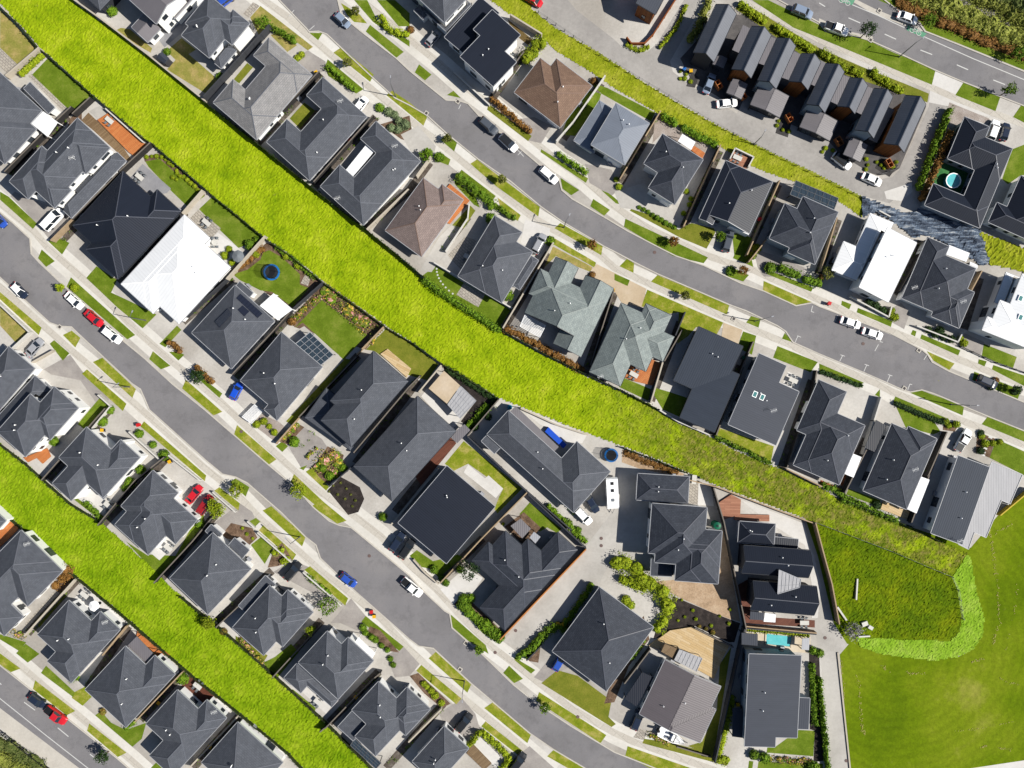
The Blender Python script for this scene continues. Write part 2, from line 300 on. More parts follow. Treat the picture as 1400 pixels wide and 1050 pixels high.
def offset_line(pts, w):
    L, Rr = [], []
    for i, p in enumerate(pts):
        a = pts[max(0, i-1)]; b = pts[min(len(pts)-1, i+1)]; d = Vector((b[0]-a[0], b[1]-a[1])).normalized(); n = Vector((-d.y, d.x))
        k = 1.0
        if 0 < i < len(pts)-1:
            d1 = Vector((p[0]-a[0], p[1]-a[1])).normalized(); k = 1/max(.5, d.dot(d1))
        L.append((p[0]+n.x*w/2*k, p[1]+n.y*w/2*k)); Rr.append((p[0]-n.x*w/2*k, p[1]-n.y*w/2*k))
    return L, Rr
def strip(name, m, s, w):
    L, Rr = offset_line(P2(s), w); return G(m, L+Rr[::-1], name)
def kerb(s):
    pts = P2(s); L, Rr = offset_line(pts, 1.6); mb = MB()
    for i in range(len(pts)-1):
        a, b, c, d = [W(*p) for p in (L[i], L[i+1], Rr[i+1], Rr[i])]; z = .12
        up = [Vector((p.x, p.y, z)) for p in (a, b, c, d)]; dn = [Vector((p.x, p.y, .002)) for p in (a, b, c, d)]
        mb.poly(up); mb.poly([dn[0], dn[1], up[1], up[0]]); mb.poly([dn[3], up[3], up[2], dn[2]])
    return tag(mb.build('kerb', MAT['kerbconc']), kind='structure')
def M(m, s, w, poly=0, name='road_marking'):
    mm = MAT['paint'+m]
    if poly: return tag(G('conc', s, name), kind='structure').data.materials.__setitem__(0, mm)
    L, Rr = offset_line(P2(s), w*1.05); o = G('conc', L+Rr[::-1], name); o.data.materials[0] = mm; return o
def X(kind, x, y):
    mb = MB(); c = W(x, y, 0); u = Vector((math.cos(R(-24)), math.sin(R(-24)), 0)); v = Vector((-u.y, u.x, 0)); z = .045
    def seg(a, b, w=.12):
        A = c+u*a[0]+v*a[1]; B = c+u*b[0]+v*b[1]; d = (B-A).normalized(); n = Vector((-d.y, d.x, 0))*w/2
        mb.poly([(p.x, p.y, z) for p in (A-n, B-n, B+n, A+n)])
    for cx in (-.75, .75):
        for i in range(14):
            a0, a1 = i*math.pi/7, (i+1)*math.pi/7; seg((cx+.45*math.cos(a0), -.25+.45*math.sin(a0)), (cx+.45*math.cos(a1), -.25+.45*math.sin(a1)))
    for a, b in (((-.75, -.25), (-.3, .45)), ((-.3, .45), (.45, .45)), ((.45, .45), (.75, -.25)), ((0, -.25), (.45, .45)), ((-.75, -.25), (0, -.25)), ((0, -.25), (-.35, .6)), ((.4, .62), (.65, .62))): seg(a, b)
    tag(mb.build('cycle_symbol', MAT['paintwhite']), kind='structure')
def rough(name, m, s, sp, h, seed, label):
    pts = P2(s); w = [(W(*p).x, W(*p).y) for p in pts]; rng = np.random.default_rng(seed)
    xs = [p[0] for p in w]; ys = [p[1] for p in w]
    nx = int((max(xs)-min(xs))/sp)+2; ny = int((max(ys)-min(ys))/sp)+2
    X0, Y0 = np.meshgrid(min(xs)+np.arange(nx)*sp, min(ys)+np.arange(ny)*sp)
    ins = inpoly(w, X0[:-1, :-1]+sp/2, Y0[:-1, :-1]+sp/2)
    Z = rng.random((ny, nx))
    if m == 'sheeting':
        a = R(62); U = X0*math.cos(a)+Y0*math.sin(a); V = -X0*math.sin(a)+Y0*math.cos(a); Z = .5+.5*np.sin(U*2.6+2*np.sin(V*.6)+rng.random((ny, nx)))*.8
    else: Z = Z**1.4
    Z = .03+h*Z; X1 = X0+(rng.random((ny, nx))-.5)*sp*.6; Y1 = Y0+(rng.random((ny, nx))-.5)*sp*.6
    iy, ix = np.nonzero(ins); a = iy*nx+ix; faces = np.stack([a, a+1, a+nx+1, a+nx], 1)
    used, inv = np.unique(faces, return_inverse=True); co = np.stack([X1.ravel()[used], Y1.ravel()[used], Z.ravel()[used]], 1)
    V_ = co.tolist(); F_ = inv.reshape(-1, 4).tolist()
    if m != 'sheeting':
        r = random.Random(seed); tm = MB(); k = {'lime': 3.4, 'limegreen': 4.2, 'paddock': 1.6, 'bank': 1.2, 'palelime': 1.6}.get(m, 1); n = int(len(iy)*sp*sp*k)
        for q in rng.integers(0, len(iy), n):
            leaf(tm, Vector((X0[iy[q], ix[q]]+r.uniform(-.2, .45), Y0[iy[q], ix[q]]+r.uniform(-.2, .45), .06+h*r.random()*1.3)), r.uniform(.07, .19), r)
        b0 = len(V_); V_ += [tuple(v) for v in tm.v]; F_ += [[i+b0 for i in f] for f in tm.f]
    me = bpy.data.meshes.new(name); me.from_pydata(V_, [], F_); me.materials.append(MAT[m])
    return tag(link(name, me), label or None, None, None, 'stuff' if label else 'structure')
gm = MB(); gm.poly([(-700, -700, 0), (700, -700, 0), (700, 700, 0), (-700, 700, 0)]); tag(gm.build('ground', MAT['yard']), kind='structure')
# ---------------------------------------------------------------- house builder
def area(p): return .5*sum(p[i][0]*p[(i+1) % len(p)][1]-p[(i+1) % len(p)][0]*p[i][1] for i in range(len(p)))
def clip(p, h):
    a, b, c = h; out = []
    for i in range(len(p)):
        P, Q = p[i], p[(i+1) % len(p)]; dp = a*P[0]+b*P[1]+c; dq = a*Q[0]+b*Q[1]+c
        if dp >= 0: out.append(P)
        if (dp >= 0) != (dq >= 0):
            t = dp/(dp-dq); out.append((P[0]+(Q[0]-P[0])*t, P[1]+(Q[1]-P[1])*t))
    return out
def subtract(p, hs):
    out = []
    for h in hs:
        o = clip(p, (-h[0], -h[1], -h[2]))
        if len(o) > 2 and abs(area(o)) > 1e-3: out.append(o)
        p = clip(p, h)
        if len(p) < 3 or abs(area(p)) < 1e-3: return out
    return out
def segcut(ivs, A, B, hs):
    t0, t1 = 0.0, 1.0
    for a, b, c in hs:
        f0 = a*A[0]+b*A[1]+c; f1 = a*B[0]+b*B[1]+c
        if f0 < 0 and f1 < 0: return ivs
        if f0 < 0: t0 = max(t0, f0/(f0-f1))
        elif f1 < 0: t1 = min(t1, f0/(f0-f1))
    if t1-t0 < 1e-6: return ivs
    out = []
    for a, b in ivs:
        if t1 <= a or t0 >= b: out.append((a, b)); continue
        if t0 > a: out.append((a, t0))
        if t1 < b: out.append((t1, b))
    return [(a, b) for a, b in out if b-a > 1e-4]
def outline(pts, z):
    w = [W(x, y, z) for x, y in pts]; n = len(w); sx = sy = 0
    for i in range(n):
        d = w[(i+1) % n]-w[i]; a = math.atan2(d.y, d.x); L = math.hypot(d.x, d.y); sx += L*math.cos(4*a); sy += L*math.sin(4*a)
    th = math.atan2(sy, sx)/4; e1 = (math.cos(th), math.sin(th)); e2 = (-e1[1], e1[0])
    loc = [(p.x*e1[0]+p.y*e1[1], p.x*e2[0]+p.y*e2[1]) for p in w]
    d0 = (abs(loc[1][0]-loc[0][0]), abs(loc[1][1]-loc[0][1])); ori = [(d0[0] > d0[1]) ^ (i % 2 == 1) for i in range(n)]   # True: runs along e1
    bad = sum(1 for i in range(n) if (abs(loc[(i+1) % n][0]-loc[i][0]) > abs(loc[(i+1) % n][1]-loc[i][1])) != ori[i])
    if bad or n % 2: print('OUTLINE?', n, bad, pts)
    cst = [((loc[i][1]+loc[(i+1) % n][1])/2 if ori[i] else (loc[i][0]+loc[(i+1) % n][0])/2) for i in range(n)]
    for o in (True, False):
        idx = sorted([i for i in range(n) if ori[i] == o], key=lambda i: cst[i])
        for a, b in zip(idx, idx[1:]):
            if cst[b]-cst[a] < .28: cst[b] = cst[a]
    V = [((cst[i-1], cst[i]) if ori[i] else (cst[i], cst[i-1])) for i in range(n)]
    return V, ori, cst, e1, e2
class Piece: pass
def hd(side, e1, e2, r):
    u0, u1, v0, v1 = r
    return {'w': (e1[0], e1[1], -u0), 'e': (-e1[0], -e1[1], u1), 's': (e2[0], e2[1], -v0), 'n': (-e2[0], -e2[1], v1)}[side]
def pieces_of(wing):
    z = wing[0]; pts = P2(wing[1]); flag = wing[2] if len(wing) > 2 else ''; pitch = wing[3] if len(wing) > 3 else None
    V, ori, cst, e1, e2 = outline(pts, z); n = len(V)
    gab = [int(c) for c in flag[1:]] if flag[:1] == 'g' else []
    if pitch is None: pitch = {'l': 11, 'm': 5, 'g': 20, 'f': 0}.get(flag[:1], 27)
    sl = math.tan(R(pitch)); us = sorted({round(v[0], 4) for v in V}); vs = sorted({round(v[1], 4) for v in V})
    ok = {}
    for i in range(len(us)-1):
        for j in range(len(vs)-1): ok[i, j] = inside(V, (us[i]+us[i+1])/2, (vs[j]+vs[j+1])/2)
    rects = []
    for i in range(len(us)-1):
        for i2 in range(i+1, len(us)):
            for j in range(len(vs)-1):
                for j2 in range(j+1, len(vs)):
                    if all(ok[a, b] for a in range(i, i2) for b in range(j, j2)): rects.append((i, i2, j, j2))
    mx = [r for r in rects if not any(q != r and q[0] <= r[0] and q[1] >= r[1] and q[2] <= r[2] and q[3] >= r[3] for q in rects)]
    out = []
    for i, i2, j, j2 in mx:
        r = (us[i], us[i2], vs[j], vs[j2])
        if min(r[1]-r[0], r[3]-r[2]) < .9 and len(mx) > 1: continue
        p = Piece(); p.e1, p.e2, p.r, p.z0 = e1, e2, r, z; p.hs = {s: hd(s, e1, e2, r) for s in 'wesn'}
        def gabled(s):
            hit = []
            for k in range(n):
                if s in 'we' and not ori[k] and abs(cst[k]-(r[0] if s == 'w' else r[1])) < 1e-3:
                    a, b = sorted((V[k][1], V[(k+1) % n][1]))
                    if min(b, r[3])-max(a, r[2]) > .05: hit.append(k in gab)
                if s in 'sn' and ori[k] and abs(cst[k]-(r[2] if s == 's' else r[3])) < 1e-3:
                    a, b = sorted((V[k][0], V[(k+1) % n][0]))
                    if min(b, r[1])-max(a, r[0]) > .05: hit.append(k in gab)
            return bool(hit) and all(hit)
        if flag[:1] == 'm':
            k = int(flag[1]); a, b = V[k], V[(k+1) % n]; cu = sum(v[0] for v in V)/n; cv = sum(v[1] for v in V)/n
            if ori[k]: sg = 1 if cv > a[1] else -1; pl = (e2[0]*sg*sl, e2[1]*sg*sl, z-sg*a[1]*sl)
            else: sg = 1 if cu > a[0] else -1; pl = (e1[0]*sg*sl, e1[1]*sg*sl, z-sg*a[0]*sl)
            p.pl = [pl]
        elif flag[:1] == 'f': p.pl = [(0, 0, z+.1)]
        else: p.pl = [(h[0]*sl, h[1]*sl, z+h[2]*sl) for s, h in p.hs.items() if not gabled(s)] or [(0, 0, z+.1)]
        p.box = [(u*e1[0]+v*e2[0], u*e1[1]+v*e2[1]) for u, v in ((r[0], r[2]), (r[1], r[2]), (r[1], r[3]), (r[0], r[3]))]
        p.flat = flag[:1] == 'f'; out.append(p)
    return out
def pz(p, x, y): return min(a*x+b*y+c for a, b, c in p.pl)
def cover(q, pl, tie):
    e = 1e-4 if tie else -1e-4
    return [(a, b, c+e) for a, b, c in q.hs.values()]+[(a-pl[0], b-pl[1], c-pl[2]+e) for a, b, c in q.pl]
HOUSES = []
WIN = {}
def window_mesh(w, h):
    k = (w, h)
    if k not in WIN:
        f = MB(); t = .07
        for a in ((-w/2, w/2, -h/2, -h/2+t), (-w/2, w/2, h/2-t, h/2), (-w/2, -w/2+t, -h/2+t, h/2-t), (w/2-t, w/2, -h/2+t, h/2-t), (-.03, .03, -h/2+t, h/2-t)): f.box(a[0], a[1], -.02, .06, a[2], a[3])
        g = MB(); g.box(-w/2+t, w/2-t, -.02, .03, -h/2+t, h/2-t)
        WIN[k] = (f.mesh('window', MAT['gutter_dark']), g.mesh('pane', MAT['glass']))
    return WIN[k]
VENT = None
def heatpump():
    if 'hp' not in WIN:
        b = MB(); b.box(-.42, .42, -.17, .17, .1, .78); b.box(-.5, .5, -.25, .25, 0, .1); WIN['hp'] = b.mesh('heat_pump', MAT['palegrey'])
    return WIN['hp']
def H(label, roofm, wallm, wings, kind='house'):
    global VENT
    rnd = random.Random(len(HOUSES)*7+3)
    ps = [p for w in wings for p in pieces_of(w)]
    root = empty(kind); tag(root, label, kind, {'house': 'houses of the estate', 'townhouse': 'steep gabled townhouses', 'garage': 'garages of the townhouses'}[kind])
    cx = sum(p.box[0][0]+p.box[2][0] for p in ps)/2/len(ps); cy = sum(p.box[0][1]+p.box[2][1] for p in ps)/2/len(ps)
    root.location = (cx, cy, 0); O = Vector((cx, cy, 0))
    roof = MB(); gut = MB(); cap = MB(); wall = MB(); wsegs = []
    for i, p in enumerate(ps):
        for k, pl in enumerate(p.pl):
            poly = p.box
            for m, q in enumerate(p.pl):
                if m != k: poly = clip(poly, (q[0]-pl[0], q[1]-pl[1], q[2]-pl[2]))
                if len(poly) < 3: break
            if len(poly) < 3 or abs(area(poly)) < 1e-3: continue
            polys = [poly]
            for j, q in enumerate(ps):
                if j != i: polys = [o for x in polys for o in subtract(x, cover(q, pl, j < i))]
            g = Vector((pl[0], pl[1])); gl = g.length
            if gl > 1e-6: up = g/gl; al = Vector((up.y, -up.x)); cs = math.sqrt(1+gl*gl)
            else: al = Vector(p.e1); up = Vector(p.e2); cs = 1
            for o in polys:
                if area(o) < 0: o = o[::-1]
                roof.poly([(x-cx, y-cy, pl[0]*x+pl[1]*y+pl[2]) for x, y in o], [(al.x*x+al.y*y, (up.x*x+up.y*y)*cs) for x, y in o])
            # ridge and hip caps
            for m in range(k+1, len(p.pl)):
                q = p.pl[m]; a, b, c = q[0]-pl[0], q[1]-pl[1], q[2]-pl[2]; L2 = a*a+b*b
                if L2 < 1e-8 or p.flat: continue
                x0, y0 = cx, cy; d = (a*x0+b*y0+c)/L2; x0 -= a*d; y0 -= b*d; L = math.sqrt(L2); dx, dy = -b/L*60, a/L*60
                A, B = (x0-dx, y0-dy), (x0+dx, y0+dy); lo, hi = 0.0, 1.0
                for h in list(p.hs.values())+[(r[0]-pl[0], r[1]-pl[1], r[2]-pl[2]+1e-5) for n_, r in enumerate(p.pl) if n_ not in (k, m)]:
                    f0 = h[0]*A[0]+h[1]*A[1]+h[2]; f1 = h[0]*B[0]+h[1]*B[1]+h[2]
                    if f0 < 0 and f1 < 0: lo, hi = 1, 0; break
                    if f0 < 0: lo = max(lo, f0/(f0-f1))
                    elif f1 < 0: hi = min(hi, f0/(f0-f1))
                if hi-lo < 1e-3: continue
                S = (A[0]+(B[0]-A[0])*lo, A[1]+(B[1]-A[1])*lo); E = (A[0]+(B[0]-A[0])*hi, A[1]+(B[1]-A[1])*hi); ivs = [(0, 1)]
                for j, q2 in enumerate(ps):
                    if j != i: ivs = segcut(ivs, S, E, cover(q2, pl, j < i))
                for t0, t1 in ivs:
                    s0 = [S[0]+(E[0]-S[0])*t0, S[1]+(E[1]-S[1])*t0]; s1 = [S[0]+(E[0]-S[0])*t1, S[1]+(E[1]-S[1])*t1]
                    if math.hypot(s1[0]-s0[0], s1[1]-s0[1]) < .3: continue
                    cap.bar((s0[0]-cx, s0[1]-cy, pl[0]*s0[0]+pl[1]*s0[1]+pl[2]+.01), (s1[0]-cx, s1[1]-cy, pl[0]*s1[0]+pl[1]*s1[1]+pl[2]+.0), .15, .05)
        # eaves, gutters and walls
        names = 'seNw'
        for k in range(4):
            A, B = p.box[k], p.box[(k+1) % 4]; L = math.hypot(B[0]-A[0], B[1]-A[1]); d = ((B[0]-A[0])/L, (B[1]-A[1])/L); nn = (d[1], -d[0])
            def breaks(A, B):
                ts = {0.0, 1.0}
                for a in range(len(p.pl)):
                    for b in range(a+1, len(p.pl)):
                        q = [p.pl[a][m]-p.pl[b][m] for m in range(3)]; f0 = q[0]*A[0]+q[1]*A[1]+q[2]; f1 = q[0]*B[0]+q[1]*B[1]+q[2]
                        if f0*f1 < 0: ts.add(f0/(f0-f1))
                return sorted(ts)
            at = lambda t: (A[0]+(B[0]-A[0])*t, A[1]+(B[1]-A[1])*t)
            ts = breaks(A, B)
            for ta, tb in zip(ts, ts[1:]):
                if (tb-ta)*L < .05: continue
                S, E = at(ta), at(tb); mid = at((ta+tb)/2); pl = min(p.pl, key=lambda q: q[0]*mid[0]+q[1]*mid[1]+q[2]); ivs = [(0, 1)]
                for j, q2 in enumerate(ps):
                    if j != i:
                        e = 2e-3 if j < i else -2e-3
                        ivs = segcut(ivs, S, E, [(a, b, c+e) for a, b, c in q2.hs.values()]+[(a-pl[0], b-pl[1], c-pl[2]+2e-3) for a, b, c in q2.pl])
                for t0, t1 in ivs:
                    s0 = (S[0]+(E[0]-S[0])*t0, S[1]+(E[1]-S[1])*t0); s1 = (S[0]+(E[0]-S[0])*t1, S[1]+(E[1]-S[1])*t1)
                    if math.hypot(s1[0]-s0[0], s1[1]-s0[1]) < .08: continue
                    z0 = pl[0]*s0[0]+pl[1]*s0[1]+pl[2]; z1 = pl[0]*s1[0]+pl[1]*s1[1]+pl[2]
                    gut.bar((s0[0]-cx+nn[0]*.06, s0[1]-cy+nn[1]*.06, z0-.08), (s1[0]-cx+nn[0]*.06, s1[1]-cy+nn[1]*.06, z1-.08), .1, .16)
            ov = .45 if not p.flat else .25
            if min(p.r[1]-p.r[0], p.r[3]-p.r[2]) < 1.6: ov = .1
            A2 = (A[0]+d[0]*ov-nn[0]*ov, A[1]+d[1]*ov-nn[1]*ov); B2 = (B[0]-d[0]*ov-nn[0]*ov, B[1]-d[1]*ov-nn[1]*ov)
            ts = breaks(A2, B2); at2 = lambda t: (A2[0]+(B2[0]-A2[0])*t, A2[1]+(B2[1]-A2[1])*t)
            for ta, tb in zip(ts, ts[1:]):
                S, E = at2(ta), at2(tb); ivs = [(0, 1)]; mid = at2((ta+tb)/2); pl = min(p.pl, key=lambda q: q[0]*mid[0]+q[1]*mid[1]+q[2])
                for j, q2 in enumerate(ps):
                    if j != i:
                        e = 3e-3 if j < i else -3e-3; o2 = .45 if not q2.flat else .25
                        if min(q2.r[1]-q2.r[0], q2.r[3]-q2.r[2]) < 1.6: o2 = .1
                        ivs = segcut(ivs, S, E, [(a, b, c-o2+e) for a, b, c in q2.hs.values()]+[(a-pl[0], b-pl[1], c-pl[2]+.1) for a, b, c in q2.pl])
                for t0, t1 in ivs:
                    s0 = (S[0]+(E[0]-S[0])*t0, S[1]+(E[1]-S[1])*t0); s1 = (S[0]+(E[0]-S[0])*t1, S[1]+(E[1]-S[1])*t1)
                    z0 = pl[0]*s0[0]+pl[1]*s0[1]+pl[2]-.05; z1 = pl[0]*s1[0]+pl[1]*s1[1]+pl[2]-.05
                    wall.poly([(s0[0]-cx, s0[1]-cy, 0), (s1[0]-cx, s1[1]-cy, 0), (s1[0]-cx, s1[1]-cy, z1), (s0[0]-cx, s0[1]-cy, z0)])
                    wsegs.append((s0, s1, nn, min(z0, z1), p))
    rm = {'slate': 'capmat', 'darkslate': 'capdark', 'ash': 'capmat', 'brown': 'capbrown', 'brown2': 'capbrown', 'green': 'capgreen', 'blue': 'blue', 'whitemetal': 'gutter_white', 'umber': 'umber', 'umber2': 'umber2'}.get(roofm, 'capdark')
    wm = {'timber': 'wallwood', 'char': 'wallchar', 'redwood': 'corten'}.get(wallm, wallm)
    w_ = wall.build('wall', MAT[wm], root); r_ = roof.build('roof', MAT[roofm], root)
    if cap.v: cap.build('ridge_cap', MAT[rm], r_)
    gut.build('gutter', MAT['gutter_dark' if kind != 'house' or wallm in ('dark', 'char') else 'gutter_grey'], r_)
    # windows and a garage door
    big = 0
    for s0, s1, nn, zt, p in wsegs:
        L = math.hypot(s1[0]-s0[0], s1[1]-s0[1])
        if L < 1.9: continue
        d = ((s1[0]-s0[0])/L, (s1[1]-s0[1])/L); rz = math.atan2(nn[1], nn[0])-math.pi/2
        for zc in ([1.35] if zt < 4.2 else [1.35, 4.1]):
            if zc+.7 > zt: continue
            n = max(1, int(L/3.4)); low = zc < 2
            for k in range(n):
                if rnd.random() < .15: continue
                t = (k+.5)*L/n; x, y = s0[0]+d[0]*t, s0[1]+d[1]*t
                if any(q is not p and all(a*(x+nn[0]*.4)+b*(y+nn[1]*.4)+c > .3 for a, b, c in q.hs.values()) and pz(q, x, y) > zc for q in ps): continue
                w, h = rnd.choice(((1.2, 1.1), (1.6, 1.2), (.8, 1.1), (2.0, 1.9 if low else 1.2))) if L > 2.8 else (.8, 1.0)
                zz = .98 if h > 1.5 else zc
                if zz+h/2 > zt-.05: h = 1.1; zz = zc
                f, g = window_mesh(w, h); o = link('window', f, root); o.location = (x-cx+nn[0]*.02, y-cy+nn[1]*.02, zz); o.rotation_euler = (0, 0, rz); link('pane', g, o)
    if kind == 'garage' or kind == 'house':
        # garage door: on the wall that looks most towards the nearest street (given by the lowest level of yard)
        pass
    segs = [w for w in wsegs if math.hypot(w[1][0]-w[0][0], w[1][1]-w[0][1]) > 2.5]
    for k in range(3 if kind == 'house' else 1):
        if not segs: break
        s0, s1, nn, zt, p = rnd.choice(segs); t = rnd.uniform(.12, .88); x, y = s0[0]+(s1[0]-s0[0])*t, s0[1]+(s1[1]-s0[1])*t
        if k == 2 or kind != 'house': o = link('door', window_mesh(.95, 2.05)[1], root); o.location = (x-cx+nn[0]*.05, y-cy+nn[1]*.05, 1.05)
        else: o = link('heat_pump', heatpump(), root); o.location = (x-cx+nn[0]*.35, y-cy+nn[1]*.35, 0)
        o.rotation_euler = (0, 0, math.atan2(nn[1], nn[0])-math.pi/2)
    if VENT is None:
        v = MB(); v.tube((0, 0, -.2), (0, 0, .45), .07, .07, 8); v.tube((0, 0, .45), (0, 0, .55), .13, .05, 8); VENT = v.mesh('vent_pipe', MAT['gutter_white'])
    for k in range(2 if kind == 'house' else 0):
        p = max(ps, key=lambda q: (q.r[1]-q.r[0])*(q.r[3]-q.r[2])); u = p.r[0]+(p.r[1]-p.r[0])*rnd.uniform(.25, .75); v = p.r[2]+(p.r[3]-p.r[2])*rnd.uniform(.25, .75)
        x, y = u*p.e1[0]+v*p.e2[0], u*p.e1[1]+v*p.e2[1]; o = link('vent_pipe', VENT, r_); o.location = (x-cx, y-cy, max(pz(q, x, y) for q in ps if all(a*x+b*y+c >= -.01 for a, b, c in q.hs.values())))
    rec = dict(ps=ps, root=root, roof=r_, c=(cx, cy), wsegs=wsegs, kind=kind); HOUSES.append(rec); return rec
def roof_hit(rec, px, py):
    z = 3.0; hit = None
    for _ in range(6):
        p = W(px, py, z); hs = [pz(q, p.x, p.y) for q in rec['ps'] if all(a*p.x+b*p.y+c >= -.05 for a, b, c in q.hs.values())]
        if not hs: return None
        z = max(hs); hit = Vector((p.x, p.y, z))
    return hit
def PV(rec, s):
    q = [roof_hit(rec, *p) for p in P2(s)]; q = [p for p in q if p is not None]
    if len(q) < 4: print('PV?', s); return
    n = (q[1]-q[0]).cross(q[3]-q[0]).normalized(); n = n if n.z > 0 else -n; c = Vector((*rec['c'], 0)); mb = MB()
    top = [p-c+n*.14 for p in q]; bot = [p-c+n*.08 for p in q]; mb.poly(top if (top[1]-top[0]).cross(top[2]-top[0]).z > 0 else top[::-1], [(0, 0), (8, 0), (8, 2), (0, 2)])
    for i in range(4): mb.poly([bot[i], bot[(i+1) % 4], top[(i+1) % 4], top[i]])
    mb.build('solar_panel', MAT['pvcell'], rec['roof'])
def SK(x, y):
    for rec in HOUSES:
        h = roof_hit(rec, x, y)
        if h is None: continue
        mb = MB(); mb.box(-.45, .45, -.6, .6, -.1, .12); o = mb.build('skylight', MAT['gutter_white'], rec['roof']); e = rec['ps'][0].e1
        o.location = h-Vector((*rec['c'], 0)); o.rotation_euler = (0, 0, math.atan2(e[1], e[0])); g = MB(); g.box(-.33, .33, -.48, .48, .1, .135); g.build('pane', MAT['glassteal'], o); return
plain('glassteal', T(90, 150, 150), .1, 0, .1, 1, .8); metalroof('pvcell', (.012, .014, .024), 1.0, .15, .0, .7)
def garage_door(rec, px, py, m='gutter_white', w=4.6):
    """wall segment nearest to the pixel"""
    p = W(px, py, 1); best = None
    for s0, s1, nn, zt, q in rec['wsegs']:
        L = math.hypot(s1[0]-s0[0], s1[1]-s0[1])
        if L < 2.4: continue
        d = ((s1[0]-s0[0])/L, (s1[1]-s0[1])/L); t = max(1.2, min(L-1.2, (p.x-s0[0])*d[0]+(p.y-s0[1])*d[1])); x, y = s0[0]+d[0]*t, s0[1]+d[1]*t
        D = math.hypot(p.x-x, p.y-y)
        if best is None or D < best[0]: best = (D, x, y, nn, min(w, L-.5))
    if not best: return
    D, x, y, nn, w = best; mb = MB()
    for k in range(5): mb.box(-w/2, w/2, -.05, .07+.02*(k % 2), .02+k*.44, .44+k*.44)
    o = mb.build('garage_door', MAT[m], rec['root']); o.location = (x-rec['c'][0]+nn[0]*.06, y-rec['c'][1]+nn[1]*.06, 0); o.rotation_euler = (0, 0, math.atan2(nn[1], nn[0])-math.pi/2)
# ---------------------------------------------------------------- small roofs, decks
def K(name, label, m, z, s, th=None, slope=0, slats=0, cat=None):
    pts = P2(s); w = [W(x, y, z) for x, y in pts]; c = sum(w, Vector())/len(w); c.z = 0; root = empty(name, c); loc = [(p.x-c.x, p.y-c.y) for p in w]
    tag(root, label, cat or name.replace('_', ' '))
    mb = MB()
    if slats:
        a, b, d = Vector((*loc[0], z)), Vector((*loc[1], z)), Vector((*loc[3], z)); n = 10
        for i in range(n+1): mb.bar(a+(d-a)*i/n, b+(Vector((*loc[2], z))-b)*i/n, .12, .06)
        mb.bar(a, d, .12, .12); mb.bar(b, Vector((*loc[2], z)), .12, .12); mb.build('slat_panel', MAT[m], root)
    elif z < 1:
        mb.prism(loc, .02, z); mb.build('boards' if name == 'deck' else 'sheet', MAT[m], root); return root
    else: mb.prism(loc, z-.12, z); mb.build('roof_sheet', MAT[m], root)
    if th:
        k = .9; w2 = MB(); w2.prism([(x*k, y*k) for x, y in loc], 0, z-.121); w2.build('wall', MAT['dark'], root)
    else:
        pm = MB(); pm.box(-.06, .06, -.06, .06, 0, z-.125); pme = pm.mesh('post', MAT['gutter_white' if m in ('whitemetal', 'palepanel') else 'metalblack'])
        for x, y in loc[:6]: o = link('post', pme, root); o.location = (x*.93, y*.93, 0)
    if m in ('glassdark', 'palepanel') and not slats:
        r = MB()
        if len(loc) == 4:
            A, B_, C_, D_ = [Vector((*q, z+.03)) for q in loc]
            for i in range(1, 6): r.bar(A+(B_-A)*i/6, D_+(C_-D_)*i/6, .06, .05)
            for i in range(1, 3): r.bar(A+(D_-A)*i/3, B_+(C_-B_)*i/3, .06, .05)
        for i in range(len(loc)): r.bar((*loc[i], z+.02), (*loc[(i+1) % len(loc)], z+.02), .12, .12)
        r.build('frame', MAT['gutter_grey' if m == 'palepanel' or 'glazed' in label else 'metalgrey'], root)
    return root
